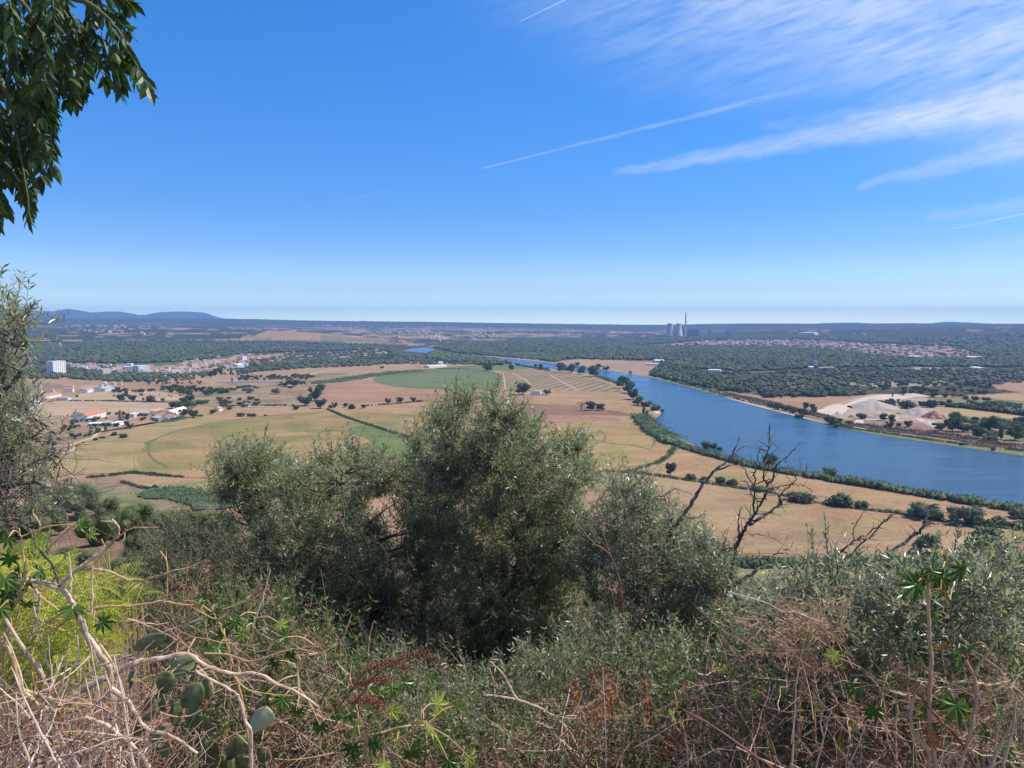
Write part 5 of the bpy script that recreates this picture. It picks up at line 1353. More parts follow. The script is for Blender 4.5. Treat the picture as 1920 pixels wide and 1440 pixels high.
plant('boiler_house', 'right dark boiler house of the power station, the wider one', 1296.5, 1306, 616.0, 629, 55, [(1306.3, 1310.5, 618)])
plant('transfer_tower', 'small lone tower right of the boiler houses', 1328.5, 1331.5, 618.5, 629, 14)
plant('silo_block', 'low dark block on the plain far right of the chimney', 1363, 1369, 621, 629, 40)

# quarry heaps
GR1 = plain_mat('grey_gravel', (0.36, 0.31, 0.275), (0.44, 0.38, 0.34), scale=0.15, stretch=(1, 1, 0.3))
GR2 = plain_mat('red_spoil', (0.20, 0.115, 0.085), (0.38, 0.24, 0.19), scale=0.12, lo=0.42, hi=0.58)
GR3 = plain_mat('pale_gravel', (0.46, 0.39, 0.33), (0.54, 0.46, 0.40), scale=0.12)
def heap(px, py, wpx, hpx, mat, label, dep=0.7, sharp=1.1, seed=0, flat=0.0):
    P = G(px, py); Y = P[1]; R = wpx / 2 / FPX * Y; H = hpx / FPX * Y
    n = 34; x, y = np.meshgrid(np.linspace(-1, 1, n), np.linspace(-1, 1, n)); rr = np.hypot(x, y)
    th = np.arctan2(y, x)
    edge = 1 - 0.12 * np.sin(th * 3 + seed) - 0.07 * np.sin(th * 7 + seed * 2)
    z = np.clip(1 - rr / edge, 0, 1) ** sharp
    z = np.minimum(z, 1 - flat) / (1 - flat)
    gul = 1 - 0.10 * np.abs(np.sin(th * 15 + seed)) * (rr > 0.15)
    z = z * gul * H + (fbm(x * 9 + seed, y * 9, 1.6, seed) - 0.5) * H * 0.22 * (z > 0.02) - 0.4
    V = np.stack([x * R, y * R * dep, z], -1).reshape(-1, 3)
    i = np.arange(n - 1)[:, None] * n + np.arange(n - 1)[None]
    F = np.stack([i, i + 1, i + n + 1, i + n], -1).reshape(-1, 4)
    keep = V[F][:, :, 2].max(1) > -0.39
    o = mk('gravel_heap', V, [F[keep]], mat, smooth=True, loc=tuple(P + [0, R * dep * 0.5, 0.9]))
    tag(o, label, 'gravel heap')
heap(1645, 767, 84, 14, GR1, 'long low grey gravel heap at the left of the quarry', 1.1, 0.8, 1, 0.15)
heap(1727, 779, 66, 16, GR1, 'pointed grey gravel heap with gullied sides', 0.9, 1.0, 2)
heap(1664, 786, 56, 13, GR1, 'rounded grey gravel heap behind the dark pines', 0.8, 0.9, 3)
heap(1757, 785, 42, 14, GR2, 'dark red spoil heap beside the pointed gravel heap', 0.9, 0.8, 4, 0.1)
heap(1573, 778, 16, 7, GR3, 'small pale cone of sand at the quarry road', 0.9, 1.0, 5)
heap(1745, 795, 30, 6, GR3, 'low pale spoil at the foot of the red heap', 1.0, 0.8, 6)
heap(1720, 743, 40, 4, GR3, 'flat grey heap beyond the large dark bush', 1.5, 0.8, 7)
heap(1598, 784, 14, 6, GR2, 'small reddish heap left of the dark quarry bush', 0.9, 0.9, 8)

# poles
WOODP = plain_mat('weathered_pole', (0.16, 0.14, 0.12), (0.24, 0.21, 0.18), scale=1.0)
def pole(px, py, hpx, label, arm=2.2):
    P = G(px, py); Y = P[1]; H = hpx / FPX * Y; r = max(0.16, Y * 0.00024)
    e = empty('utility_pole', tuple(P), label, 'utility pole')
    g = Geo(); g.tubes([[0, 0, -0.5], [0, 0, H * 0.5], [0, 0, H]], [r, r * 0.85, r * 0.7], 6); g.make('pole', WOODP, e)
    g = Geo(); g.box(-arm / 2, arm / 2, -0.1, 0.1, H - 0.7, H - 0.4); g.make('crossarm', WOODP, e)
pole(252.5, 886, 28, 'dark pole standing at the foot of the striped crop', 1.2)
pole(580, 767, 22, 'tall pole in front of the wood clump')
pole(791, 754, 12, 'pole at the end of the boundary tree row')
pole(96, 787, 13, 'pole left of the long warehouse')
pole(202, 779, 15, 'pole in the field right of the warehouse')
pole(241, 776, 11, 'left of two poles behind the farm hut')
pole(119, 846, 24, 'pole at the bend of the dirt track, left')
pole(128, 845, 23, 'pole at the bend of the dirt track, right')
pole(345, 790, 11, 'pole at the crop edge near the farm')
# ------------------------------------------------------------------ the near hillside: olive trees, dead wood, castor plants, undergrowth
def root_of(p):
    return np.array([p[0], p[1], float(height(p[0], p[1])) - 0.05])

def Gn(px, py):
    """where a photo pixel's line of sight meets the near hillside"""
    v = direction(px, py); t = np.geomspace(2.0, 700, 4000)
    P = t[:, None] * v + [0, 0, CAMZ]; h = height(P[:, 0], P[:, 1])
    k = np.argmax(P[:, 2] < h)
    return np.array([P[k, 0], P[k, 1], h[k]])

def smooth_path(P, sub=4, jit=0.0, R=None):
    P = np.asarray(P, float); n = len(P); t = np.arange(n); tt = np.linspace(0, n - 1, (n - 1) * sub + 1)
    # Catmull-Rom
    Q = np.vstack([2 * P[0] - P[1], P, 2 * P[-1] - P[-2]]); out = []
    for x in tt:
        i = min(int(x), n - 2); f = x - i; a, b, c, d = Q[i], Q[i + 1], Q[i + 2], Q[i + 3]
        out.append(0.5 * (2 * b + (c - a) * f + (2 * a - 5 * b + 4 * c - d) * f * f + (3 * b - a - 3 * c + d) * f ** 3))
    out = np.array(out)
    if jit: out[1:-1] += rng.normal(0, jit, (len(out) - 2, 3))
    return out

def trace(pts, Y, dY=0.0, sub=4, jit=0.0):
    """photo trace put at its own distance; Y may vary along it"""
    Ys = np.interp(np.arange(len(pts)), [0, len(pts) - 1], [Y, Y + dY])
    return smooth_path([W(x, y, yy) for (x, y), yy in zip(pts, Ys)], sub, jit)

def twigs(starts, dirs, length, npairs, LL, LW, curve=0.35, spread=0.85, droop=0.0, tints=None, tmpl=LEAF4, lenvar=0.35):
    """leafy twigs: opposite leaves in pairs along curved stems. returns stem polylines and leaf mesh arrays"""
    n = len(starts); dirs = norm(dirs)
    L = length * rng.uniform(1 - lenvar, 1 + lenvar, n)
    bend = rand_dirs(n) * curve + np.array([0, 0, 0.25 - droop]); m = 5
    s = np.linspace(0, 1, m)[None, :, None]
    P = starts[:, None] + (dirs[:, None] * s + bend[:, None] * s * s * 0.5) * L[:, None, None]
    t = (np.arange(npairs) + 0.6) / npairs
    pos = starts[:, None] + (dirs[:, None] * t[None, :, None] + bend[:, None] * t[None, :, None] ** 2 * 0.5) * L[:, None, None]
    tan = norm(dirs[:, None] + bend[:, None] * t[None, :, None])
    ref = rand_dirs(n)[:, None]
    A = norm(np.cross(tan, ref)); B = np.cross(tan, A)
    ph = (np.arange(npairs) * math.pi / 2)[None, :, None]
    side = A * np.cos(ph) + B * np.sin(ph)
    pos2 = np.concatenate([pos, pos], 1).reshape(-1, 3)
    d = np.concatenate([tan * (1 - spread * 0.5) + side * spread, tan * (1 - spread * 0.5) - side * spread], 1).reshape(-1, 3)
    d = d + rng.normal(0, 0.22, d.shape) + np.array([0, 0, -droop * 0.6])
    N = len(pos2)
    nn = rand_dirs(N) * 0.7 + np.array([0.1, -0.1, 0.9])
    tt = 0.5 if tints is None else np.repeat(tints, 2 * npairs)
    k = rng.uniform(0.65, 1.2, N)
    V, F, T_ = place(*tmpl, pos2, d, nn, LL * k, LW * k * rng.uniform(0.8, 1.2, N), np.clip(tt + rng.normal(0, 0.16, N), 0, 1))
    return P, (V, F, T_)

OLF = leaf_mat('olive_leaves', (0.105, 0.130, 0.064), (0.235, 0.265, 0.150), under=(0.43, 0.45, 0.36), rough=0.36, transl=0.30, spec=0.65, nscale=0.9, namp=0.3)
OLS = leaf_mat('silver_olive_leaves', (0.125, 0.145, 0.085), (0.27, 0.295, 0.19), under=(0.46, 0.47, 0.39), rough=0.34, transl=0.24, spec=0.65, nscale=0.9, namp=0.3)
OBARK = plain_mat('olive_bark', (0.060, 0.050, 0.042), (0.15, 0.13, 0.11), scale=14, rough=0.95, bump=0.5, stretch=(1, 1, 0.3))
GBARK = plain_mat('grey_lichen_bark', (0.085, 0.075, 0.065), (0.36, 0.34, 0.31), scale=22, rough=0.95, bump=0.5, lo=0.42, hi=0.62, stretch=(1, 1, 0.5))
DEADB = plain_mat('dead_bark', (0.085, 0.068, 0.056), (0.36, 0.32, 0.28), scale=20, rough=0.95, bump=0.6, lo=0.46, hi=0.66, stretch=(1, 1, 0.4))
TWIGM = plain_mat('dry_twig', (0.11, 0.085, 0.065), (0.25, 0.20, 0.16), scale=9, rough=0.9)
BLEACH = plain_mat('bleached_stalk', (0.56, 0.40, 0.28), (0.84, 0.70, 0.56), scale=18, rough=0.8, bump=0.2)
PALEB = plain_mat('pale_peeling_bark', (0.40, 0.26, 0.17), (0.76, 0.61, 0.47), scale=25, rough=0.8, bump=0.4)
YELB = plain_mat('yellow_stem', (0.46, 0.29, 0.11), (0.66, 0.46, 0.22), scale=14, rough=0.6, spec=0.35)
REDB2 = plain_mat('reddish_stem', (0.17, 0.075, 0.05), (0.30, 0.15, 0.10), scale=12, rough=0.8)

def fill(poly, n, Y, dy, holes=(), minr=0.0, bias=None):
    poly = np.array(poly, float); x0, y0 = poly.min(0); x1, y1 = poly.max(0); out = []
    while len(out) < n:
        x = rng.uniform(x0, x1, 200); y = rng.uniform(y0, y1, 200); k = pip(poly, x, y)
        for h in holes: k &= ~pip(h, x, y)
        if bias is not None: k &= rng.random(200) < np.interp(y, *bias)
        out += list(zip(x[k], y[k]))
    out = out[:n]
    return np.array([W(x, y, Y + rng.uniform(-dy, dy)) for x, y in out])

def olive(name, label, limbs, poly, Y, dy, nclump, rclump, ntw, leaf, mat, bark, holes=(), tw_len=0.30, npairs=9, bare=0, bias=None, group=None, extra=(), connect=True, shoots=(), limb_r=0.035, deadtwigs=None):
    base = root_of(limbs[0][0][0]); e = empty(name, tuple(base), label, 'tree' if 'tree' in name else 'shrub', group)
    g = Geo(); allp = []
    for k, (P, r0, r1) in enumerate(limbs):
        P = np.array(P)
        if k == 0 or P[0][2] < base[2] + 0.5: P = np.vstack([root_of(P[0])[None], P]) if np.linalg.norm(P[0] - root_of(P[0])) > 0.15 else P
        rr = np.interp(np.linspace(0, 1, len(P)), [0, 0.15, 1], [r0 * 1.25, r0, r1]) * (1 + 0.10 * rng.normal(size=len(P)))
        g.tubes(P, rr, 8, 0.5); allp.append(P)
    A = np.concatenate(allp)
    g2 = Geo(); lf = Geo(); st = Geo()
    C = fill(poly, nclump, Y, dy, holes, bias=bias)
    R = rclump * rng.choice([0.5, 0.8, 1.1, 1.7], nclump) / FPX * Y
    if connect:
        for c in C:
            d = np.linalg.norm(A - c, axis=1) + np.clip(A[:, 2] - c[2] + 0.1, 0, 9) * 2.5
            a = A[int(np.argmin(d))]; L = np.linalg.norm(c - a)
            mid = (a + c) / 2 + rng.normal(0, 0.09 * L, 3) + [0, 0, -0.07 * L]
            P = smooth_path([a, mid, c], 3, 0.01 * L)
            g2.tubes(P, np.linspace(min(limb_r * 0.55, 0.006 + 0.008 * L), 0.003, len(P)), 5, 0.5)
    per = max(1, ntw // nclump); ci = np.repeat(np.arange(nclump), per); n = len(ci)
    off = rand_dirs(n) * rng.random((n, 1)) ** 0.45
    S = C[ci] + off * R[ci][:, None] * 0.85
    D_ = norm(off * 0.75 + np.array([0, 0, 0.45]) + rng.normal(0, 0.45, (n, 3)))
    tint = np.clip(0.45 + 0.25 * rng.normal(size=nclump)[ci] * 0.7 + 0.12 * rng.normal(size=n), 0, 1)
    P, (V, F, T_) = twigs(S, D_, tw_len, npairs, leaf[0], leaf[1], tints=tint)
    lf.add(V, F, T_)
    rr = np.linspace(0.0026, 0.0010, P.shape[1])[None].repeat(len(P), 0) * max(1, Y / 7)
    st.tubes(P, rr, 3, 0.5)
    # twiglets tying each spray back to its clump
    Q = np.stack([C[ci] + rng.normal(0, 0.03, (n, 3)), (C[ci] + S) / 2 + rng.normal(0, 0.03, (n, 3)), S], 1)
    st.tubes(Q, np.array([[0.0045, 0.0035, 0.0026]]).repeat(n, 0) * max(0.7, Y / 12), 3, 0.5)
    for pts, sY, ll in shoots:
        Pp = trace(pts, sY, 0, 4); st.tubes(Pp, np.linspace(0.006, 0.0015, len(Pp)), 5, 0.5)
        tt = np.linspace(0.12, 1, 15); ln = len(Pp) - 1
        for t in tt:
            i = min(int(t * ln), ln - 1); f = t * ln - i; q = Pp[i] * (1 - f) + Pp[i + 1] * f; ta = norm(Pp[i + 1] - Pp[i])
            a_ = norm(np.cross(ta, rand_dirs(1)[0])); dd = np.array([ta * 0.75 + a_ * 0.6, ta * 0.75 - a_ * 0.6])
            V, F, T_ = place(*LEAF6, np.array([q, q]), dd, rand_dirs(2) + [0, -0.6, 0.8], np.full(2, ll * (1.1 - 0.35 * t)), np.full(2, ll * 0.22), rng.uniform(0.4, 0.9, 2))
            lf.add(V, F, T_)
    def rel(gg):
        gg.V = [v - base for v in gg.V]
    for gg in (g, g2, lf, st): rel(gg)
    g.make('trunk', bark, e); 
    if g2.V: g2.make('limbs', bark, e)
    lf.make('foliage', mat, e); st.make('twigs', TWIGM, e)
    if deadtwigs:
        dg = Geo(); dpoly, dn, dY, dl = deadtwigs
        S = fill(dpoly, dn, dY, dy * 0.8); nn = len(S)
        D2 = norm(rng.normal(0, 1, (nn, 3)) + [0.25, 0, 0.35])
        s = np.linspace(0, 1, 6)[None, :, None]; B = rand_dirs(nn)[:, None] * 0.8 + np.array([0, 0, -0.35])
        P = S[:, None] + (D2[:, None] * s + B * s * s * 0.5) * (dl * rng.uniform(0.5, 1.4, nn))[:, None, None]
        P[:, 1:-1] += rng.normal(0, 0.012, (nn, 4, 3))
        dg.tubes(P, np.linspace(0.0045, 0.0014, 6)[None].repeat(nn, 0) * max(1, dY / 7), 4, 0.5); rel(dg); dg.make('bare_twigs', TWIGM, e)
    return e

def TR(pts, Y, dY=0.0): return trace(pts, Y, dY, 4, 0.006)

# central olive tree
CP = [(400, 882), (412, 868), (420, 880), (430, 846), (446, 858), (462, 832), (478, 842), (492, 808), (503, 818), (512, 806), (526, 838), (520, 872), (545, 880), (562, 868), (580, 874), (600, 852), (618, 862), (640, 850), (655, 860), (672, 842), (690, 858), (700, 856), (716, 880), (735, 900), (752, 895), (758, 868), (772, 870), (785, 815), (800, 822), (800, 780), (822, 785), (828, 752), (842, 760), (848, 715), (856, 704), (866, 740), (882, 762), (895, 742), (910, 735), (930, 760), (950, 748), (968, 778), (985, 772), (1000, 800), (1030, 796), (1045, 825), (1085, 838), (1092, 862), (1110, 872), (1100, 905), (1062, 940), (1108, 985), (1125, 1080), (1120, 1200), (1100, 1310), (1040, 1400), (900, 1420), (800, 1410), (680, 1350), (590, 1250), (500, 1150), (440, 1060), (420, 980), (405, 930)]
HO = [[(712, 905), (745, 905), (768, 950), (760, 1010), (715, 1020), (690, 960)], [(412, 930), (445, 935), (455, 962), (425, 970)], [(805, 1015), (832, 1030), (828, 1075), (798, 1070)], [(960, 880), (980, 875), (985, 905), (965, 910)], [(600, 960), (640, 965), (640, 1000), (605, 1000)]]
olive('olive_tree', 'large olive tree filling the middle foreground with dark forked limbs',
      [(TR([(845, 1435), (838, 1370), (822, 1310), (800, 1260), (740, 1190), (690, 1120), (640, 1040), (560, 960), (480, 900)], 10.2), 0.085, 0.014),
       (TR([(830, 1330), (880, 1250), (930, 1150), (975, 1050), (990, 950), (975, 850), (940, 780)], 10.3), 0.07, 0.010),
       (TR([(800, 1260), (790, 1150), (810, 1040), (830, 940), (850, 840), (858, 750)], 10.6), 0.055, 0.008),
       (TR([(740, 1190), (700, 1050), (650, 960), (640, 890)], 9.8), 0.045, 0.008),
       (TR([(930, 1150), (1010, 1060), (1060, 960), (1080, 890)], 9.9), 0.045, 0.008),
       (TR([(690, 1120), (600, 1110), (520, 1050), (450, 960)], 10.0), 0.035, 0.007),
       (TR([(975, 1060), (1000, 920), (1020, 840)], 10.8), 0.035, 0.007),
       (TR([(822, 1320), (760, 1310), (700, 1270), (640, 1200)], 9.6), 0.04, 0.008)],
      CP, 10.3, 1.6, 560, 21, 17500, (0.062, 0.0150), OLF, OBARK, HO, tw_len=0.24, npairs=9, bias=([700, 1000, 1200, 1400], [0.85, 0.9, 0.85, 0.8]),
      shoots=[([(852, 760), (855, 725), (858, 696)], 10.3, 0.06), ([(840, 780), (838, 745), (836, 725)], 10.3, 0.06), ([(880, 770), (884, 740), (888, 722)], 10.4, 0.06), ([(905, 770), (912, 735), (915, 715)], 10.4, 0.06), ([(945, 780), (955, 745), (960, 728)], 10.2, 0.06), ([(800, 830), (795, 800), (790, 780)], 10.3, 0.06), ([(1000, 810), (1012, 785), (1020, 770)], 10.3, 0.06), ([(495, 840), (497, 815), (502, 795)], 10.1, 0.06), ([(430, 870), (428, 845), (424, 828)], 10.1, 0.06), ([(455, 860), (458, 835), (460, 818)], 10.1, 0.06), ([(665, 870), (668, 850), (674, 830)], 10.1, 0.06), ([(1080, 860), (1092, 838), (1100, 825)], 10.1, 0.06), ([(640, 870), (638, 850), (636, 835)], 10.1, 0.06)],
      deadtwigs=([(640, 900), (800, 880), (840, 1050), (1000, 1150), (1080, 1350), (700, 1380), (560, 1200)], 520, 9.6, 0.40))

# grey stemmed olive with a dead leading limb, right of the centre
olive('olive_tree', 'thin olive tree with lichen grey stems and one bare limb reaching over the ditch',
      [(TR([(1236, 1440), (1236, 1330), (1232, 1250), (1230, 1180), (1226, 1100), (1220, 1020), (1212, 960), (1200, 905)], 8.2), 0.034, 0.008),
       (TR([(1230, 1200), (1240, 1120), (1238, 1060), (1250, 1010), (1263, 990), (1279, 972), (1299, 939), (1315, 913), (1338, 883), (1360, 866), (1374, 852), (1386, 820)], 8.0), 0.030, 0.006),
       (TR([(1338, 883), (1365, 874), (1388, 871)], 8.0), 0.011, 0.003), (TR([(1374, 852), (1392, 840), (1408, 834)], 8.0), 0.008, 0.002),
       (TR([(1263, 990), (1250, 950), (1242, 925)], 8.0), 0.010, 0.003), (TR([(1242, 930), (1258, 920), (1273, 918), (1290, 924), (1299, 930)], 8.0), 0.006, 0.003),
       (TR([(1279, 972), (1310, 968), (1323, 955)], 7.9), 0.008, 0.002),
       (TR([(1240, 1130), (1275, 1090), (1310, 1062), (1340, 1045), (1356, 1032)], 7.8), 0.018, 0.004),
       (TR([(1232, 1260), (1262, 1190), (1290, 1130), (1320, 1100)], 7.9), 0.022, 0.005),
       (TR([(1226, 1100), (1200, 1020), (1180, 950), (1165, 910)], 8.3), 0.018, 0.004)],
      [(1120, 935), (1150, 905), (1185, 912), (1215, 925), (1250, 960), (1290, 1000), (1330, 1040), (1365, 1080), (1355, 1180), (1320, 1300), (1290, 1400), (1150, 1410), (1110, 1300), (1120, 1150), (1100, 1010)],
      8.2, 1.0, 170, 26, 4600, (0.060, 0.013), OLS, GBARK, tw_len=0.25, npairs=8, deadtwigs=([(1120, 930), (1260, 950), (1340, 1060), (1320, 1380), (1120, 1400)], 260, 8.0, 0.35))

def bare_tree(name, label, cat, branches, Y, mat, spurs=0.5, spur_len=0.10, partname='branch', jit=0.008, root=True, sides=6):
    P0 = trace(branches[0][0], Y + (branches[0][3] if len(branches[0]) > 3 else 0)); base = root_of(P0[0]) if root else P0[0]
    e = empty(name, tuple(base), label, cat)
    for k, br in enumerate(branches):
        pts, r0, r1 = br[:3]; yo = br[3] if len(br) > 3 else 0.0; m_ = br[4] if len(br) > 4 else mat
        P = trace(pts, Y + yo, 0, 5, jit * Y / 8)
        if k == 0 and root and P[0][2] - base[2] > 0.1: P = np.vstack([base[None], P])
        k_ = Y / FPX          # radii are given in photo pixels
        g = Geo(); R = np.interp(np.linspace(0, 1, len(P)), [0, 1], [r0 * k_, r1 * k_]) * (0.68 if m_ is DEADB else 0.85 if m_ is GBARK else 1) * (1 + 0.12 * rng.normal(size=len(P)).clip(-1.5, 1.5))
        g.tubes(P, R, sides, 0.5)
        L = np.linalg.norm(np.diff(P, axis=0), axis=1).sum(); ns = int(L / (0.07 * Y / 8) * spurs)
        if ns > 0:
            i = rng.integers(1, len(P) - 1, ns); f = rng.random(ns)[:, None]; S = P[i] * (1 - f) + P[i - 1] * f
            ta = norm(P[i] - P[i - 1]); D_ = norm(rand_dirs(ns) + ta * 0.5); l = spur_len * Y / 8 * rng.uniform(0.15, 1.0, ns) ** 1.6 * 1.3
            s = np.linspace(0, 1, 4)[None, :, None]; Q = S[:, None] + (D_[:, None] * s + rand_dirs(ns)[:, None] * 0.35 * s * s) * l[:, None, None]
            g.tubes(Q, (np.array([0.9, 0.75, 0.55, 0.25])[None] * np.clip(R[i], 0, 1.4 * k_)[:, None] * 0.75), 4, 0.5)
        g.V = [v - base for v in g.V]; g.make('trunk' if (k == 0 and partname == 'branch' and cat == 'tree') else partname, m_, e)
    return e

bare_tree('dead_tree', 'leafless dead tree with dark knobbly branches standing before the river', 'tree',
  [([(1352, 1180), (1360, 1130), (1368, 1097), (1378, 1038), (1388, 1008), (1400, 985), (1414, 966), (1427, 945), (1437, 927), (1439, 907), (1433, 895), (1437, 871), (1440, 845), (1443, 820), (1443, 792)], 5.6, 1.2),
   ([(1405, 985), (1427, 970), (1457, 949), (1483, 931), (1497, 939)], 4, 1.2, -0.05, GBARK),
   ([(1386, 1012), (1384, 984), (1386, 965), (1389, 951)], 3.2, 1.0), ([(1414, 966), (1414, 940), (1414, 913), (1418, 875), (1422, 855), (1427, 836)], 3, 1.0),
   ([(1439, 907), (1447, 899), (1453, 879), (1463, 867), (1478, 852), (1493, 842)], 3.2, 0.9), ([(1442, 920), (1455, 914), (1467, 911), (1497, 909), (1517, 915), (1524, 923)], 2, 0.7),
   ([(1460, 948), (1465, 927), (1485, 907), (1495, 887), (1511, 883), (1513, 868)], 2.6, 0.8), ([(1414, 915), (1406, 900), (1398, 887), (1388, 871), (1374, 860)], 2.4, 0.7),
   ([(1384, 1018), (1372, 1026), (1356, 1032), (1340, 1045), (1319, 1054)], 3.6, 1.2), ([(1370, 1097), (1394, 1087), (1418, 1068), (1445, 1058), (1455, 1038), (1481, 1037)], 4.6, 0.9, -0.1, GBARK),
   ([(1404, 1000), (1433, 1004), (1475, 1024)], 1.4, 0.6), ([(1356, 1032), (1360, 1010), (1352, 996)], 1.8, 0.6), ([(1437, 871), (1450, 860), (1468, 858)], 1.4, 0.5), ([(1457, 949), (1462, 935), (1466, 927)], 1.8, 0.7),
   ([(1427, 940), (1410, 928), (1402, 905), (1390, 899)], 2.0, 0.7), ([(1418, 875), (1408, 862), (1404, 850)], 1.4, 0.5), ([(1485, 907), (1476, 890), (1479, 872)], 1.3, 0.5)],
  7.4, DEADB, spurs=0.8, spur_len=0.19)
bare_tree('bare_branch', 'grey bare forked branch with a level side twig reaching up to the right', 'branch',
  [([(1600, 1180), (1622, 1110), (1639, 1077), (1669, 1034), (1708, 1010), (1730, 988), (1740, 959), (1752, 945)], 6, 1.4), ([(1732, 986), (1750, 983), (1768, 982), (1809, 978)], 2.4, 0.8),
   ([(1716, 1002), (1712, 992), (1704, 984)], 1.6, 0.6), ([(1745, 950), (1756, 946), (1764, 947)], 1.2, 0.5)], 5.2, GBARK, spurs=0.6)
bare_tree('bare_branch', 'thin dark bare branches, a leaning pair left of the grey forked branch', 'branch',
  [([(1530, 1110), (1552, 1060), (1570, 1040), (1603, 1014), (1635, 994), (1657, 978), (1671, 961)], 3.6, 1.0), ([(1560, 1090), (1593, 1042), (1629, 1008), (1667, 970), (1680, 963)], 3.2, 0.9),
   ([(1603, 1014), (1600, 1000), (1601, 988), (1613, 967), (1627, 957)], 2, 0.7), ([(1603, 1014), (1625, 1011), (1647, 1013)], 1.8, 0.6), ([(1601, 985), (1598, 978)], 1.0, 0.5)], 5.4, DEADB, spurs=0.6)

# left olive at the frame edge
olive('olive_tree', 'olive tree leaning in at the left edge with bright narrow leaves',
      [(TR([(-70, 1150), (-60, 1000), (-40, 900), (-20, 780), (0, 690), (15, 600)], 5.4), 0.05, 0.008), (TR([(-40, 900), (0, 860), (40, 830), (90, 800)], 5.2), 0.022, 0.004), (TR([(-20, 780), (20, 720), (45, 690), (50, 650)], 5.2), 0.018, 0.004), (TR([(-45, 960), (0, 920), (50, 905), (95, 915)], 5.0), 0.02, 0.004)],
      [(-60, 540), (20, 540), (45, 560), (48, 585), (40, 615), (48, 650), (15, 690), (28, 740), (70, 775), (90, 800), (60, 830), (35, 860), (80, 880), (95, 905), (60, 925), (-60, 930)], 5.3, 0.45, 66, 17, 440, (0.062, 0.0135), OLS, OBARK, tw_len=0.20, npairs=8, holes=[[(20, 690), (60, 690), (60, 735), (30, 735)]],
      shoots=[([(30, 620), (50, 590), (68, 565)], 5.1, 0.055), ([(40, 880), (80, 860), (110, 850)], 5.0, 0.06)],
      deadtwigs=([(-40, 760), (60, 770), (100, 840), (125, 900), (110, 980), (-40, 1010)], 200, 5.1, 0.30))

# right foreground olives
olive('olive_shrub', 'young olive with long upright shoots and silvery leaves in the right foreground',
      [(TR([(1545, 1440), (1560, 1340), (1580, 1250), (1610, 1170), (1640, 1110), (1660, 1060)], 4.6), 0.016, 0.005), (TR([(1560, 1340), (1530, 1240), (1525, 1150), (1540, 1070)], 4.5), 0.012, 0.004), (TR([(1650, 1440), (1670, 1340), (1700, 1240), (1720, 1150)], 4.4), 0.014, 0.004), (TR([(1580, 1260), (1620, 1230), (1680, 1190)], 4.3), 0.010, 0.003), (TR([(1830, 1440), (1820, 1350), (1850, 1250), (1870, 1150)], 4.6), 0.014, 0.004)],
      [(1490, 1100), (1530, 1080), (1600, 1095), (1660, 1100), (1720, 1080), (1780, 1095), (1840, 1085), (1930, 1075), (1930, 1440), (1410, 1440), (1390, 1330), (1400, 1200), (1440, 1130)], 4.6, 0.8, 240, 30, 2300, (0.060, 0.0140), OLS, GBARK, tw_len=0.20, npairs=7,
      shoots=[([(1560, 1110), (1552, 1040), (1546, 968)], 4.3, 0.055), ([(1530, 1090), (1526, 1040), (1521, 995)], 4.4, 0.05), ([(1575, 1100), (1570, 1060), (1566, 1022)], 4.3, 0.05), ([(1600, 1110), (1606, 1060), (1612, 1030)], 4.5, 0.05), ([(1500, 1120), (1490, 1085), (1486, 1050)], 4.4, 0.05),
              ([(1740, 1090), (1752, 1040), (1760, 1000)], 4.6, 0.05), ([(1780, 1080), (1790, 1030), (1798, 990)], 4.6, 0.05), ([(1700, 1100), (1708, 1060), (1716, 1030)], 4.5, 0.05), ([(1640, 1120), (1650, 1070), (1654, 1040)], 4.4, 0.05)],
      deadtwigs=([(1400, 1200), (1930, 1100), (1930, 1440), (1400, 1440)], 120, 4.4, 0.22))
olive('olive_tree', 'darker denser olive behind the silvery shoots at the right edge',
      [(TR([(1900, 1440), (1880, 1330), (1860, 1200), (1850, 1100), (1870, 1030)], 7.0), 0.045, 0.010), (TR([(1870, 1250), (1910, 1150), (1930, 1060)], 7.0), 0.03, 0.008), (TR([(1860, 1200), (1810, 1130), (1780, 1080)], 6.8), 0.022, 0.006)],
      [(1750, 1110), (1780, 1085), (1810, 1070), (1850, 1052), (1890, 1042), (1940, 1035), (1960, 1130), (1960, 1380), (1850, 1400), (1770, 1300), (1745, 1180)], 7.0, 0.7, 90, 32, 2000, (0.060, 0.0135), OLF, OBARK, tw_len=0.24, npairs=8)
olive('olive_shrub', 'sparse grey green olive scrub behind the dry tan flower stalks',
      [(TR([(1420, 1440), (1430, 1320), (1440, 1220), (1430, 1150)], 7.2), 0.02, 0.006), (TR([(1430, 1320), (1390, 1250), (1370, 1180)], 7.2), 0.015, 0.005)],
      [(1340, 1190), (1370, 1150), (1430, 1130), (1500, 1120), (1560, 1130), (1560, 1440), (1300, 1440), (1310, 1280)], 7.2, 0.8, 120, 28, 2600, (0.058, 0.0135), OLS, OBARK, tw_len=0.22, npairs=8)

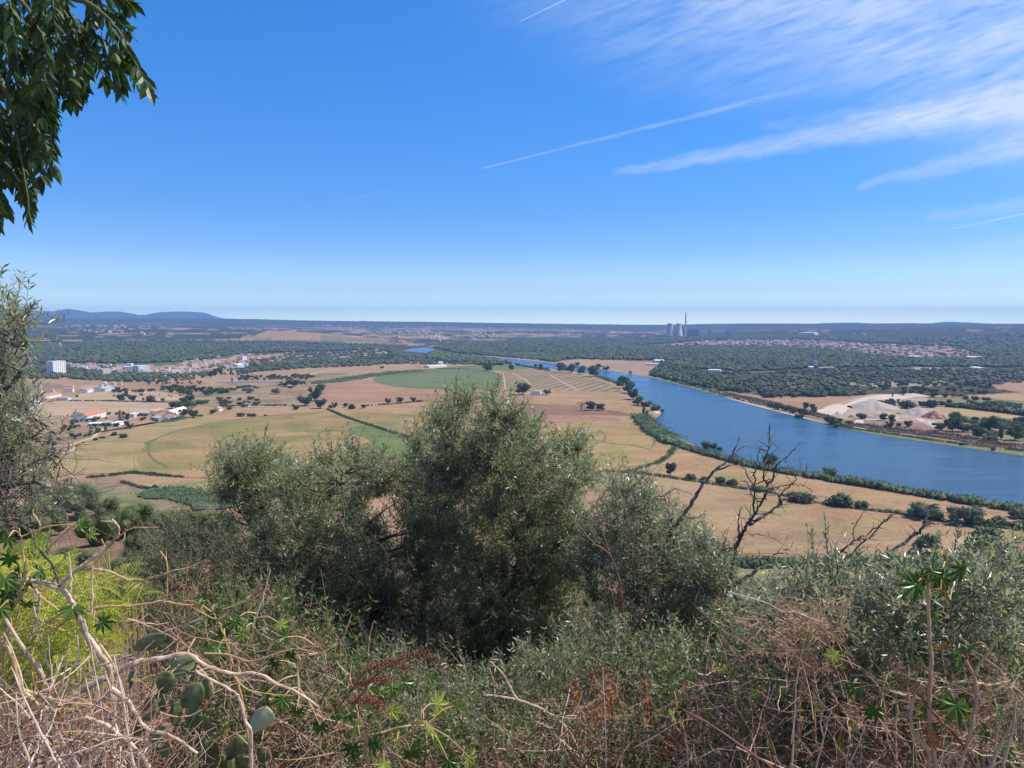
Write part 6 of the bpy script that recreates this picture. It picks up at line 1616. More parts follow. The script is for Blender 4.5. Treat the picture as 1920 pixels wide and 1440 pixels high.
# slope shrubs between the olives: leafy scrub rooted on the hillside
def scrub(name, label, poly, Y, dy, n, mat, leaf, tw_len=0.25, npairs=6, spread=0.85, stem=TWIGM, twr=0.003, cat='shrub', droop=0.0, bias=None, tmpl=LEAF4, stems=26):
    C = fill(poly, n, Y, dy, bias=bias)
    b = root_of(C[int(np.argmin(C[:, 2]))]); e = empty(name, tuple(b), label, cat)
    D_ = norm(rng.normal(0, 0.7, (n, 3)) + [0, 0, 0.7])
    P, (V, F, T_) = twigs(C, D_, tw_len, npairs, leaf[0], leaf[1], spread=spread, droop=droop, tints=np.clip(rng.normal(0.5, 0.25, n), 0, 1), tmpl=tmpl)
    lf = Geo(); lf.add(V - b, F, T_); lf.make('foliage', mat, e)
    st = Geo(); st.tubes(P - b, np.linspace(twr, twr * 0.4, P.shape[1])[None].repeat(n, 0), 3, 0.5)
    S = C[rng.integers(0, n, stems)]
    for s_ in S:
        r_ = root_of(s_ + rng.normal(0, 0.15, 3)); P = smooth_path([r_, (r_ + s_) / 2 + rng.normal(0, 0.06, 3), s_], 4, 0.006)
        st.tubes(P - b, np.linspace(twr * 3, twr, len(P)), 4, 0.5)
    st.make('stems', stem, e)
    return e

scrub_later = True
GRNL = leaf_mat('green_scrub_leaves', (0.055, 0.095, 0.025), (0.15, 0.20, 0.05), rough=0.45, transl=0.3, spec=0.4)
DKL = leaf_mat('dark_scrub_leaves', (0.055, 0.068, 0.034), (0.125, 0.140, 0.070), under=(0.19, 0.20, 0.14), rough=0.5, transl=0.2)
LIME = leaf_mat('lime_fronds', (0.24, 0.32, 0.022), (0.42, 0.47, 0.045), rough=0.5, transl=0.4, spec=0.3, namp=0.2)
RUST = leaf_mat('rusty_dry_leaves', (0.23, 0.085, 0.04), (0.42, 0.19, 0.09), rough=0.8, transl=0.2)
PINKD = leaf_mat('pink_dry_flowers', (0.26, 0.13, 0.085), (0.42, 0.24, 0.17), rough=0.85, transl=0.15)
TANF = leaf_mat('tan_dry_flowers', (0.50, 0.31, 0.17), (0.66, 0.46, 0.29), rough=0.8, transl=0.2)
GRAYL = leaf_mat('dry_grey_leaves', (0.20, 0.16, 0.12), (0.36, 0.30, 0.23), rough=0.85, transl=0.1)

scrub('evergreen_shrub', 'dark scrub under the big olive, in the lower middle', [(560, 1220), (700, 1200), (900, 1260), (1150, 1230), (1150, 1450), (540, 1450)], 8.2, 1.0, 2600, DKL, (0.04, 0.013))
scrub('evergreen_shrub', 'dark scrub left of the big olive behind the pale dead branches', [(280, 1010), (330, 985), (420, 1000), (520, 1080), (600, 1200), (700, 1350), (500, 1400), (280, 1330), (200, 1130)], 9.0, 1.2, 3600, DKL, (0.042, 0.014))
scrub('evergreen_shrub', 'dark scrub between the grey stemmed olive and the tan flower stalks', [(1100, 1200), (1380, 1230), (1420, 1450), (1080, 1450)], 7.0, 0.8, 1500, DKL, (0.045, 0.013))
scrub('evergreen_shrub', 'deep dark shrub behind the trunk of the big olive', [(480, 1130), (700, 1100), (1000, 1120), (1150, 1180), (1200, 1450), (480, 1450)], 13.5, 1.5, 5200, DKL, (0.06, 0.022), tw_len=0.4, twr=0.005)
scrub('evergreen_shrub', 'deep dark shrub behind the tan flower stalks', [(1200, 1150), (1350, 1170), (1560, 1150), (1930, 1180), (1930, 1450), (1200, 1450)], 9.5, 1.2, 3600, DKL, (0.055, 0.018), tw_len=0.35, twr=0.004)
scrub('olive_shrub', 'low grey green olive suckers filling the bottom centre', [(700, 1240), (860, 1290), (1100, 1200), (1300, 1200), (1320, 1450), (640, 1450)], 6.2, 0.9, 1500, OLF, (0.056, 0.013), tw_len=0.26, npairs=8)
scrub('leafy_shrub', 'small green leafed scrub in front of the olive suckers', [(560, 1300), (760, 1330), (1000, 1380), (1250, 1340), (1250, 1450), (540, 1450)], 4.4, 0.5, 260, GRNL, (0.045, 0.017), tw_len=0.2)
scrub('leafy_shrub', 'green and rust coloured scrub in the bottom left middle', [(360, 1150), (520, 1120), (640, 1180), (700, 1280), (700, 1450), (330, 1450), (300, 1300)], 4.6, 0.7, 600, GRNL, (0.045, 0.016), tw_len=0.22)
scrub('leafy_shrub', 'green leafed scrub along the bottom right', [(1250, 1260), (1420, 1190), (1560, 1230), (1700, 1260), (1930, 1230), (1930, 1450), (1200, 1450)], 4.0, 0.5, 260, GRNL, (0.05, 0.018), tw_len=0.2)
scrub('dry_shrub', 'dry grey twigs with withered leaves along the bottom edge', [(150, 1300), (600, 1330), (1000, 1360), (1400, 1330), (1930, 1330), (1930, 1450), (150, 1450)], 4.3, 0.6, 650, GRAYL, (0.03, 0.009), tw_len=0.3, npairs=4)

# dry reddish flower spikes rising from the scrub
def spikes(label, poly, n, Y, dy, h, mat, stem, name='dry_spike_plant', per=70, wd=0.030, leaf=0.014, topf=0.55):
    C = fill(poly, n, Y, dy); b = root_of(C[0]); e = empty(name, tuple(b), label, 'dry plant'); sg = Geo(); fg = Geo()
    for c in C:
        r_ = root_of(c + rng.normal(0, 0.2, 3)); hh = h * rng.uniform(0.7, 1.3)
        lean = rng.normal(0, 0.16, 3); lean[2] = 1; lo = c - norm(lean) * min(hh * 2, max(0.3, c[2] - r_[2]))
        P = smooth_path([lo, (lo + c) / 2 + rng.normal(0, 0.03, 3), c], 4); sg.tubes(P - b, np.linspace(0.0045, 0.0015, len(P)), 4, 0.5)
        t = rng.random(per) ** 0.8; p = c + (norm(lo - c))[None] * (t * hh * topf)[:, None] + rng.normal(0, 1, (per, 3)) * (wd * (0.35 + t * 0.8))[:, None]
        V, F, T_ = place(*LEAF4, p, rand_dirs(per), rand_dirs(per), leaf * rng.uniform(0.6, 1.5, per), leaf * 0.6 * rng.uniform(0.6, 1.5, per), rng.random(per))
        fg.add(V - b, F, T_)
    sg.make('stem', stem, e); fg.make('seed_head', mat, e); return e
spikes('pinkish dry flower spikes in front of the olive, left of its trunk', [(290, 1030), (420, 1060), (560, 1090), (640, 1160), (620, 1250), (440, 1180), (320, 1120)], 46, 5.4, 0.8, 0.22, PINKD, YELB)
spikes('pinkish dry flower spikes at the lower right of the dead tree', [(1340, 1110), (1400, 1120), (1480, 1170), (1440, 1260), (1360, 1240)], 22, 5.0, 0.6, 0.2, PINKD, TWIGM)
spikes('rust brown withered stalks at the foot of the grey stemmed olive', [(1080, 1220), (1180, 1250), (1260, 1280), (1380, 1320), (1400, 1440), (1080, 1440)], 30, 4.2, 0.5, 0.22, RUST, REDB2, per=46, wd=0.022, leaf=0.026)
spikes('pinkish dry flower spikes across the lower right', [(1380, 1180), (1560, 1230), (1700, 1250), (1900, 1200), (1900, 1360), (1400, 1380)], 30, 4.0, 0.4, 0.18, PINKD, YELB)
spikes('small brown seed spikes in the scrub at the right edge', [(1600, 1180), (1930, 1180), (1930, 1330), (1600, 1340)], 16, 4.3, 0.4, 0.15, PINKD, REDB2)

# ----- tan umbels: dry much branched stalk
def umbel():
    Y = 3.7; base = W(1500, 1440, Y); b = root_of(base)
    e = empty('dry_flower_plant', tuple(b), 'tan dried flower plant branching into a wide airy head at the lower right', 'dry plant')
    sg = Geo(); fg = Geo(); k_ = Y / FPX
    stem = trace([(1488, 1440), (1496, 1380), (1500, 1300), (1510, 1240), (1520, 1190)], Y); stem = np.vstack([b[None], stem])
    sg.tubes(stem - b, np.linspace(4.2, 2.2, len(stem)) * k_, 6, 0.5)
    tips = []
    for k in range(24):
        s = stem[-1] * rng.uniform(0.9, 1) + 0 if False else stem[-int(rng.integers(1, 9))]
        tx, ty = rng.uniform(1385, 1640), rng.uniform(1075, 1210)
        ty += max(0, (abs(tx - 1530) - 70)) * 0.25
        t = W(tx, ty, Y + rng.uniform(-0.25, 0.3)); P = smooth_path([s, (s + t) / 2 + rng.normal(0, 0.02, 3) + [0, 0, -0.02], t], 4, 0.002)
        sg.tubes(P - b, np.linspace(1.5, 0.7, len(P)) * k_, 4, 0.5)
        for q in range(9):
            a = P[int(rng.integers(3, len(P)))]; t2 = a + norm(rng.normal(0, 1, 3) + [0, 0, 0.3]) * rng.uniform(0.03, 0.11)
            sg.tubes(np.array([a, (a + t2) / 2 + rng.normal(0, 0.004, 3), t2]) - b, np.array([0.8, 0.6, 0.4]) * k_, 3, 0.5); tips.append(t2)
            for q2 in range(3):
                t3 = t2 + norm(rng.normal(0, 1, 3) + [0, 0, 0.3]) * rng.uniform(0.015, 0.05)
                sg.tubes(np.array([t2, t3]) - b, np.array([0.5, 0.35]) * k_, 3, 0.5); tips.append(t3)
    tips = np.array(tips); n = len(tips); per = 5; ti = np.repeat(tips, per, 0)
    V, F, T_ = place(*LEAF4, ti, rand_dirs(n * per), rand_dirs(n * per), rng.uniform(0.006, 0.014, n * per), rng.uniform(0.003, 0.006, n * per), rng.random(n * per))
    fg.add(V - b, F, T_); sg.make('stem', plain_mat('tan_stalk', (0.50, 0.33, 0.20), (0.62, 0.45, 0.30), scale=9), e); fg.make('seed_head', TANF, e)
umbel()

# ----- castor oil plants
def palm_template(lobes=8):
    V = [[0, 0, 0]]; ang = np.linspace(-2.35, 2.35, lobes); ln = 0.62 + 0.38 * np.cos(ang * 0.55) ** 2
    pts = []
    for k in range(lobes):
        a, l = ang[k], ln[k]
        if k == 0: pts.append((a - 0.26, 0.16, 0))
        pts.append((a - 0.17, l * 0.66, 0.03)); pts.append((a, l, -0.16)); pts.append((a + 0.17, l * 0.66, 0.03))
        pts.append((a + (ang[1] - ang[0]) / 2 if k < lobes - 1 else a + 0.26, 0.40 if k < lobes - 1 else 0.16, 0.06))
    for a, r, z in pts: V.append([r * math.sin(a), r * math.cos(a), z])
    F = [[0, i + 1, i] for i in range(1, len(pts))]
    return np.array(V, float), [np.array(F)]
PALM = palm_template()
CASG = leaf_mat('castor_leaf', (0.035, 0.085, 0.018), (0.11, 0.19, 0.035), rough=0.33, transl=0.28, spec=0.5, nscale=4, namp=0.3)
CASY = leaf_mat('yellowing_castor_leaf', (0.20, 0.26, 0.05), (0.36, 0.38, 0.11), rough=0.4, transl=0.3, spec=0.4, nscale=4)

def palm_leaf(e, b, p, r, mat, tip=None, nrm=None, name='leaf', origin=None, stemmat=YELB):
    g = Geo()
    tip = norm(np.array(tip if tip is not None else rng.normal(0, 1, 3) + [0, 0, -0.6])); nrm = norm(np.array(nrm if nrm is not None else rng.normal(0, 0.5, 3) + [0, -0.5, 0.8]))
    V, F, T_ = place(*PALM, p[None], tip[None], nrm[None], np.array([r]), np.array([r]), np.array([0.5]))
    T_ = np.clip(rng.uniform(0.2, 0.8) + rng.normal(0, 0.12, len(V)), 0, 1)
    V = V + rng.normal(0, r * 0.02, V.shape)
    g.add(V - b, F, T_); o = g.make(name, mat, e)
    if origin is not None:
        s = Geo(); s.tubes(smooth_path([origin, (origin + p) / 2 + [0, 0, 0.02], p], 3) - b, np.linspace(0.0035, 0.002, 7), 5, 0.5); s.make('petiole', stemmat, e)
    return o

TANB = plain_mat('tan_castor_stem', (0.50, 0.30, 0.17), (0.68, 0.47, 0.30), scale=16, rough=0.6, bump=0.2)
def castor(label, stems, leaves, Y, dry=(), heads=()):
    P0 = trace(stems[0][0], Y); b = root_of(P0[0]); e = empty('castor_plant', tuple(b), label, 'castor plant'); k_ = Y / FPX; allp = []
    for pts, r0, r1, m_ in stems:
        P = trace(pts, Y, 0, 5, 0.002)
        if P[0][2] - root_of(P[0])[2] < 1.2 and pts[0][1] > 1380: P = np.vstack([root_of(P[0])[None], P])
        g = Geo(); R = np.linspace(r0, r1, len(P)) * k_; R[::5] *= 1.18; g.tubes(P - b, R, 8, 0.5); g.make('stem', m_, e); allp.append(P)
    A = np.concatenate(allp)
    for (x, y, r, kind) in leaves:
        p = W(x, y, Y + rng.uniform(-0.12, 0.12)); o = A[int(np.argmin(np.linalg.norm(A - p, axis=1)))]
        palm_leaf(e, b, p, r * 1.35 * k_, CASG if kind == 'g' else CASY, tip=(p - o) * 4 + [0, 0, -0.45] + rng.normal(0, 0.25, 3), nrm=rng.normal(0, 0.35, 3) + [0.25, -0.75, 0.6], origin=o if np.linalg.norm(o - p) < 0.3 else None)
    for (x, y, r) in dry:
        p = W(x, y, Y - 0.05); palm_leaf(e, b, p, r * k_, RUST, tip=rng.normal(0, 0.4, 3) + [0, 0, -1], nrm=rng.normal(0, 0.5, 3) + [0, -1, 0.2], name='dry_leaf')
    for (x, y, r) in heads:
        c = W(x, y, Y - 0.03); n = 420; g = Geo(); d = rand_dirs(n)
        V, F, T_ = place(*LEAF4, c + d * (r * k_ * rng.random((n, 1)) ** 0.5), norm(d + 0.4 * rand_dirs(n)), rand_dirs(n), np.full(n, 0.010), np.full(n, 0.0022), rng.random(n)); g.add(V - b, F, T_); g.make('seed_cluster', PINKD, e)
    return e
castor('tall castor plant with star shaped leaves and a pale straight stem at the lower right',
  [([(1755, 1440), (1746, 1367), (1743, 1299), (1746, 1232), (1742, 1183), (1740, 1101), (1739, 1073)], 4.8, 3.2, TANB),
   ([(1743, 1440), (1740, 1409), (1713, 1373), (1707, 1336), (1714, 1302), (1719, 1254)], 4, 2.6, TANB),
   ([(1800, 1440), (1814, 1394), (1826, 1336), (1832, 1305), (1826, 1269), (1810, 1235)], 4, 2.8, TANB),
   ([(1832, 1281), (1860, 1284), (1896, 1275)], 2.4, 1.6, YELB), ([(1832, 1305), (1865, 1296), (1896, 1280)], 2.6, 1.5, YELB), ([(1826, 1278), (1790, 1280), (1774, 1290)], 2.8, 1.8, YELB), ([(1829, 1263), (1848, 1228), (1869, 1199)], 3, 2, YELB),
   ([(1719, 1296), (1755, 1342), (1792, 1379), (1823, 1428), (1835, 1450)], 2.6, 3, REDB2), ([(1739, 1085), (1752, 1078), (1768, 1066)], 2, 1.2, YELB), ([(1742, 1110), (1760, 1105), (1780, 1125), (1782, 1170)], 2, 1.4, REDB2),
   ([(1714, 1302), (1690, 1302), (1670, 1296)], 1.8, 1.2, YELB)],
  [(1716, 1096, 32, 'g'), (1774, 1058, 28, 'g'), (1800, 1064, 28, 'g'), (1766, 1084, 26, 'g'), (1772, 1106, 26, 'g'), (1788, 1100, 22, 'g'), (1748, 1070, 24, 'g'), (1730, 1082, 22, 'g'), (1792, 1322, 36, 'g'), (1743, 1350, 38, 'g'), (1633, 1238, 18, 'g'), (1603, 1290, 22, 'g'), (1642, 1330, 24, 'g'), (1749, 1150, 16, 'y'), (1829, 1206, 22, 'g'), (1798, 1233, 20, 'g'), (1847, 1372, 22, 'g'), (1566, 1230, 18, 'y'), (1722, 1175, 16, 'g'), (1870, 1330, 20, 'g'), (1880, 1400, 22, 'g')],
  3.1, dry=[(1771, 1212, 22), (1742, 1372, 20), (1750, 1392, 20)], heads=[(1676, 1241, 15), (1692, 1262, 15), (1719, 1290, 10), (1700, 1285, 14), (1722, 1250, 8)])
castor('castor plant with drooping yellow green leaves below the olive trunk, left of centre',
  [([(715, 1440), (722, 1400), (760, 1380), (785, 1360), (790, 1320)], 3.2, 1.6, YELB), ([(640, 1400), (700, 1378), (760, 1362), (800, 1360)], 2.6, 1.4, PALEB), ([(690, 1440), (688, 1380), (705, 1340), (730, 1320), (735, 1290)], 2.6, 1.2, YELB), ([(690, 1230), (693, 1200), (700, 1165)], 1.2, 0.8, YELB)],
  [(819, 1320, 26, 'y'), (855, 1322, 18, 'y'), (800, 1362, 24, 'y'), (750, 1375, 22, 'y'), (805, 1270, 16, 'g'), (735, 1290, 24, 'g'), (712, 1305, 22, 'g'), (690, 1290, 20, 'g'), (760, 1280, 20, 'g'), (700, 1390, 22, 'g'), (660, 1400, 22, 'g'), (820, 1385, 22, 'g'), (840, 1350, 18, 'g'), (880, 1420, 26, 'y'), (770, 1410, 24, 'g'), (735, 1330, 20, 'y'), (650, 1340, 24, 'g'), (670, 1360, 22, 'y'), (720, 1430, 24, 'y'), (840, 1425, 24, 'g')], 3.3)
castor('castor plant with dark star leaves among the pale dead branches at the far left',
  [([(10, 1440), (15, 1350), (5, 1270), (10, 1190), (30, 1130), (50, 1100), (50, 1050)], 3, 1.6, YELB), ([(30, 1130), (45, 1080), (40, 1020), (35, 990)], 2, 1.2, YELB), ([(10, 1190), (60, 1175), (100, 1160), (140, 1150)], 1.8, 1.2, YELB), ([(3, 1215), (30, 1160), (40, 1110), (38, 1070)], 2, 1.2, YELB)],
  [(135, 1142, 26, 'g'), (20, 1045, 20, 'g'), (8, 1085, 26, 'g'), (40, 1075, 24, 'g'), (60, 1085, 22, 'g'), (18, 1110, 28, 'g'), (75, 1072, 20, 'g'), (0, 1140, 26, 'g'), (190, 1168, 20, 'g'), (150, 985, 16, 'g'), (170, 1000, 14, 'y'), (15, 1010, 16, 'g'), (50, 1130, 20, 'g')], 2.9)
castor('castor plant with small bright leaves in the lower left middle',
  [([(470, 1440), (460, 1340), (440, 1260), (420, 1190), (400, 1150)], 2.6, 1.4, YELB), ([(440, 1260), (470, 1200), (480, 1150)], 1.8, 1.2, YELB), ([(560, 1290), (562, 1247), (590, 1210)], 1.8, 1.2, YELB)],
  [(440, 1165, 18, 'g'), (420, 1185, 20, 'g'), (400, 1150, 18, 'g'), (455, 1190, 18, 'y'), (480, 1160, 16, 'g'), (410, 1130, 18, 'g'), (525, 1170, 16, 'y'), (535, 1195, 18, 'g'), (410, 1215, 18, 'g'), (380, 1120, 16, 'g'), (340, 1125, 16, 'g'), (500, 1300, 20, 'g'), (530, 1310, 20, 'g'), (560, 1330, 18, 'g'), (515, 1240, 16, 'g'), (545, 1225, 18, 'g'), (420, 1370, 20, 'y'), (600, 1360, 20, 'g')], 3.2)

castor('low castor plant with many star leaves right of the grey stemmed olive', 
  [([(1420, 1440), (1410, 1380), (1380, 1320), (1370, 1260)], 2.4, 1.3, YELB), ([(1480, 1440), (1500, 1370), (1530, 1320)], 2.2, 1.3, YELB), ([(1290, 1440), (1285, 1380), (1270, 1330)], 2.2, 1.2, TANB), ([(1560, 1440), (1580, 1360), (1600, 1310)], 2.2, 1.2, YELB)],
  [(1395, 1215, 15, 'g'), (1370, 1258, 17, 'g'), (1352, 1250, 14, 'y'), (1410, 1300, 18, 'g'), (1445, 1270, 15, 'g'), (1470, 1290, 15, 'y'), (1530, 1318, 18, 'g'), (1508, 1340, 15, 'g'), (1566, 1232, 15, 'y'), (1285, 1330, 16, 'g'), (1262, 1342, 15, 'y'), (1260, 1285, 16, 'g'), (1300, 1300, 13, 'g'), (1330, 1400, 17, 'g'), (1600, 1360, 17, 'g'), (1640, 1340, 18, 'g'), (1575, 1400, 17, 'y'), (1455, 1400, 17, 'g'), (1340, 1180, 13, 'g'), (1290, 1270, 14, 'y')], 3.6)

# ----- pale and yellow dead branches in the left foreground
PB = PALEB; YB = YELB; BL = BLEACH
bare_tree('dry_shrub', 'tangle of pale peeling and yellow bare branches in the left foreground', 'shrub', [
  ([(215, 1440), (212, 1350), (207, 1260), (187, 1227), (160, 1187), (147, 1153), (133, 1127), (117, 1107), (83, 1093), (40, 1088), (-20, 1080)], 7, 4, 0, PB),
  ([(117, 1107), (123, 1087), (147, 1067), (173, 1047), (200, 1027), (217, 1010), (223, 990), (210, 973)], 5, 1.4, 0, PB),
  ([(150, 1067), (187, 1068), (217, 1077), (247, 1088), (287, 1083), (320, 1072), (360, 1062), (374, 1055)], 3.2, 1.0, 0, YB),
  ([(147, 1153), (173, 1143), (207, 1137), (253, 1135), (307, 1128), (350, 1135), (380, 1127)], 3.4, 1.2, 0, YB),
  ([(217, 1010), (232, 1000), (250, 990), (298, 989)], 1.6, 0.9, 0, YB), ([(190, 1010), (195, 1030), (175, 1060), (150, 1080)], 1.4, 0.8, 0.1, YB),
  ([(55, 992), (73, 1030), (97, 1060), (113, 1100)], 1.6, 2.6, 0, TWIGM), ([(160, 970), (133, 990), (97, 1023), (88, 1040)], 1.2, 1.6, 0, YB),
  ([(70, 940), (62, 960), (75, 985), (66, 1010)], 1.2, 1.6, 0, YB),
  ([(127, 1317), (170, 1285), (213, 1263), (253, 1243), (300, 1235), (353, 1227), (383, 1247), (433, 1263), (483, 1263), (520, 1283), (560, 1300), (597, 1325)], 7, 2, 0.1, PB),
  ([(0, 1310), (50, 1297), (100, 1313), (127, 1317)], 4, 6, 0.1, YB),
  ([(207, 1290), (233, 1307), (253, 1337), (277, 1367), (313, 1377), (343, 1393), (370, 1413)], 4.6, 2.6, -0.2, PB),
  ([(370, 1247), (372, 1262), (433, 1293), (450, 1313), (460, 1353), (470, 1373), (470, 1440)], 2, 4, -0.1, PB),
  ([(383, 1225), (430, 1228), (470, 1240), (520, 1225), (560, 1215)], 1.8, 1, 0, YB), ([(300, 1160), (318, 1130), (360, 1140), (405, 1160), (430, 1150)], 1.4, 0.9, 0, YB),
  ([(507, 1067), (493, 1120), (473, 1175)], 1.0, 1.6, 0, BL), ([(490, 1077), (487, 1090), (467, 1123), (417, 1143)], 1.0, 1.4, 0, YB), ([(300, 1033), (313, 1057), (313, 1117)], 1.0, 1.4, 0, YB),
  ([(590, 1210), (560, 1247), (560, 1290)], 1.2, 1.6, 0, BL), ([(660, 1150), (640, 1200), (600, 1225), (555, 1230)], 1.0, 1.4, 0, YB),
  ([(117, 1300), (150, 1280), (185, 1250), (215, 1240), (255, 1225)], 2.6, 1.6, -0.1, PB),
  ([(23, 1227), (60, 1213), (100, 1180), (147, 1152)], 2.0, 1.6, -0.1, YB), ([(0, 1205), (20, 1225), (40, 1290), (90, 1330), (150, 1330)], 4, 5, 0, YB),
  ([(10, 1160), (50, 1225), (77, 1260), (83, 1283)], 3.4, 3.6, -0.1, PB), ([(60, 1100), (75, 1120), (68, 1160), (55, 1200)], 3, 2.2, 0.1, PB),
  ([(40, 1090), (90, 1130), (110, 1150), (70, 1180)], 1.8, 1.4, 0.2, YB), ([(253, 1240), (300, 1190), (350, 1170), (400, 1150)], 2, 1, 0.2, BL),
  ([(433, 1263), (460, 1290), (500, 1300), (550, 1305)], 1.6, 1, 0, YB), ([(370, 1247), (400, 1290), (380, 1330), (340, 1345), (300, 1335)], 1.8, 1.4, 0.05, YB),
  ([(280, 1440), (250, 1400), (200, 1360), (160, 1345)], 4, 3, -0.3, PB), ([(120, 1440), (200, 1390), (260, 1350), (300, 1310)], 5, 3, 0.1, PB)],
  2.9, PALEB, spurs=0.30, spur_len=0.16, jit=0.0035, sides=8)

def stalks(label, lines, Y, mat, rp=2.2, name='dry_stalk_clump', cat='dry plant'):
    P0 = W(*lines[0][-1], Y); b = root_of(P0); e = empty(name, tuple(b), label, cat)
    for ln in lines:
        yy = Y + rng.uniform(-0.25, 0.25); P = trace(ln, yy, 0, 5, 0.0012 * Y / 3)
        if P[0][2] > P[-1][2] and ln[-1][1] > 1395: P = np.vstack([P, root_of(P[-1])[None]])
        k = Y / FPX; r = rp * rng.uniform(0.55, 1.3); g = Geo(); R = np.linspace(r * 0.5, r, len(P)) * k; R[2::6] *= 1.2; g.tubes(P - b, R, 6, 0.5); g.make('stalk', mat, e)
    return e
stalks('bundle of straight bleached stalks crossing at the lower left', [
  [(150, 1153), (170, 1210), (200, 1270), (230, 1360), (253, 1440)], [(158, 1160), (175, 1240), (190, 1330), (197, 1440)], [(177, 1193), (215, 1250), (238, 1330), (245, 1440)], [(145, 1190), (150, 1280), (143, 1370), (150, 1440)],
  [(213, 1227), (228, 1300), (240, 1380), (252, 1440)], [(240, 1210), (230, 1270), (205, 1330), (190, 1440)], [(137, 1293), (140, 1360), (155, 1440)], [(165, 1230), (180, 1300), (208, 1340), (228, 1440)], [(255, 1190), (225, 1240), (215, 1320), (212, 1440)],
  [(7, 1187), (27, 1227), (43, 1287), (47, 1327), (70, 1360), (77, 1440)], [(98, 1245), (92, 1300), (70, 1357), (72, 1440)], [(120, 1320), (100, 1377), (77, 1440)], [(190, 1370), (150, 1400), (110, 1440)], [(168, 1310), (171, 1380), (168, 1440)], [(100, 1350), (125, 1400), (150, 1440)],
  [(62, 1110), (66, 1150), (80, 1210), (90, 1250)], [(128, 1035), (133, 1080), (131, 1110)], [(174, 1060), (173, 1110), (172, 1150)], [(290, 1200), (250, 1240), (225, 1290), (200, 1340)], [(20, 1330), (40, 1370), (30, 1440)], [(0, 1360), (30, 1400), (60, 1440)]], 2.7, BLEACH, 2.0)
stalks('second bundle of bleached stalks fanning over the soil at the far lower left', [[(20, 1250), (50, 1320), (90, 1400), (110, 1440)], [(0, 1290), (60, 1350), (120, 1440)], [(130, 1220), (110, 1300), (60, 1380), (20, 1440)], [(90, 1190), (100, 1280), (130, 1360), (140, 1440)], [(200, 1260), (180, 1330), (120, 1400), (90, 1440)], [(30, 1300), (35, 1370), (60, 1440)], [(250, 1290), (220, 1350), (180, 1400), (160, 1440)], [(0, 1400), (70, 1380), (150, 1390)], [(5, 1340), (90, 1330), (160, 1300)], [(165, 1440), (175, 1350), (160, 1270)]], 2.5, BLEACH, 2.0)
stalks('pale dead branch forking in the dark below the big olive', [[(917, 1240), (932, 1252), (947, 1270), (960, 1295), (970, 1312)], [(907, 1303), (930, 1305), (970, 1312), (1007, 1325), (1040, 1343), (1063, 1367), (1085, 1405), (1100, 1440)], [(1003, 1353), (1025, 1362), (1040, 1377), (1077, 1410), (1100, 1440)], [(918, 1252), (926, 1280), (927, 1305)]], 4.0, PALEB, 2.6, name='dead_branch', cat='branch')
stalks('bleached straight stalks in front of the grey stemmed olive', [[(1177, 1320), (1171, 1380), (1165, 1440)], [(1223, 1287), (1200, 1330), (1173, 1372), (1166, 1440)], [(1270, 1278), (1245, 1284), (1225, 1286)], [(1130, 1250), (1134, 1340), (1136, 1440)], [(1223, 1265), (1222, 1287)]], 3.8, BLEACH, 2.4)
stalks('red brown curving stems between the big olive and the grey stemmed one', [[(1050, 930), (1065, 960), (1110, 1015), (1143, 1040), (1160, 1085), (1167, 1140), (1168, 1200), (1150, 1280), (1155, 1440)], [(1110, 955), (1130, 1000), (1143, 1040)], [(1110, 1190), (1117, 1243), (1130, 1277), (1135, 1360), (1136, 1440)], [(1220, 1090), (1212, 1140), (1190, 1180), (1175, 1240), (1160, 1440)], [(1178, 1180), (1185, 1215), (1165, 1270), (1160, 1440)], [(1118, 1120), (1130, 1105), (1145, 1108), (1153, 1140)]], 6.2, REDB2, 3.4, name='bare_shrub', cat='shrub')
stalks('bleached stalks crossing at the bottom right', [[(1560, 1325), (1545, 1380), (1530, 1440)], [(1626, 1342), (1612, 1390), (1590, 1440)], [(1683, 1320), (1680, 1380), (1682, 1440)], [(1640, 1390), (1590, 1400), (1560, 1440)], [(1900, 1322), (1850, 1350), (1820, 1390), (1795, 1440)], [(1860, 1310), (1835, 1370), (1815, 1440)], [(1510, 1195), (1495, 1270), (1490, 1330), (1485, 1440)], [(1713, 1375), (1712, 1440)], [(1380, 1400), (1420, 1420), (1470, 1440)], [(1660, 1345), (1668, 1400), (1690, 1440)]], 3.4, BLEACH, 1.8)
stalks('tan stems leaning right at the very lower right corner', [[(1920, 1325), (1890, 1370), (1870, 1410), (1855, 1440)], [(1905, 1300), (1900, 1360), (1880, 1440)], [(1925, 1290), (1880, 1340), (1860, 1440)]], 2.9, TANB, 3.2)
stalks('long reddish stems slanting across the bottom left middle', [[(640, 1260), (590, 1330), (545, 1400), (525, 1440)], [(215, 1440), (270, 1330), (300, 1250), (335, 1200)], [(1280, 1330), (1350, 1370), (1420, 1420), (1450, 1440)], [(1390, 1270), (1420, 1340), (1445, 1400), (1455, 1440)]], 3.2, REDB2, 2.4)

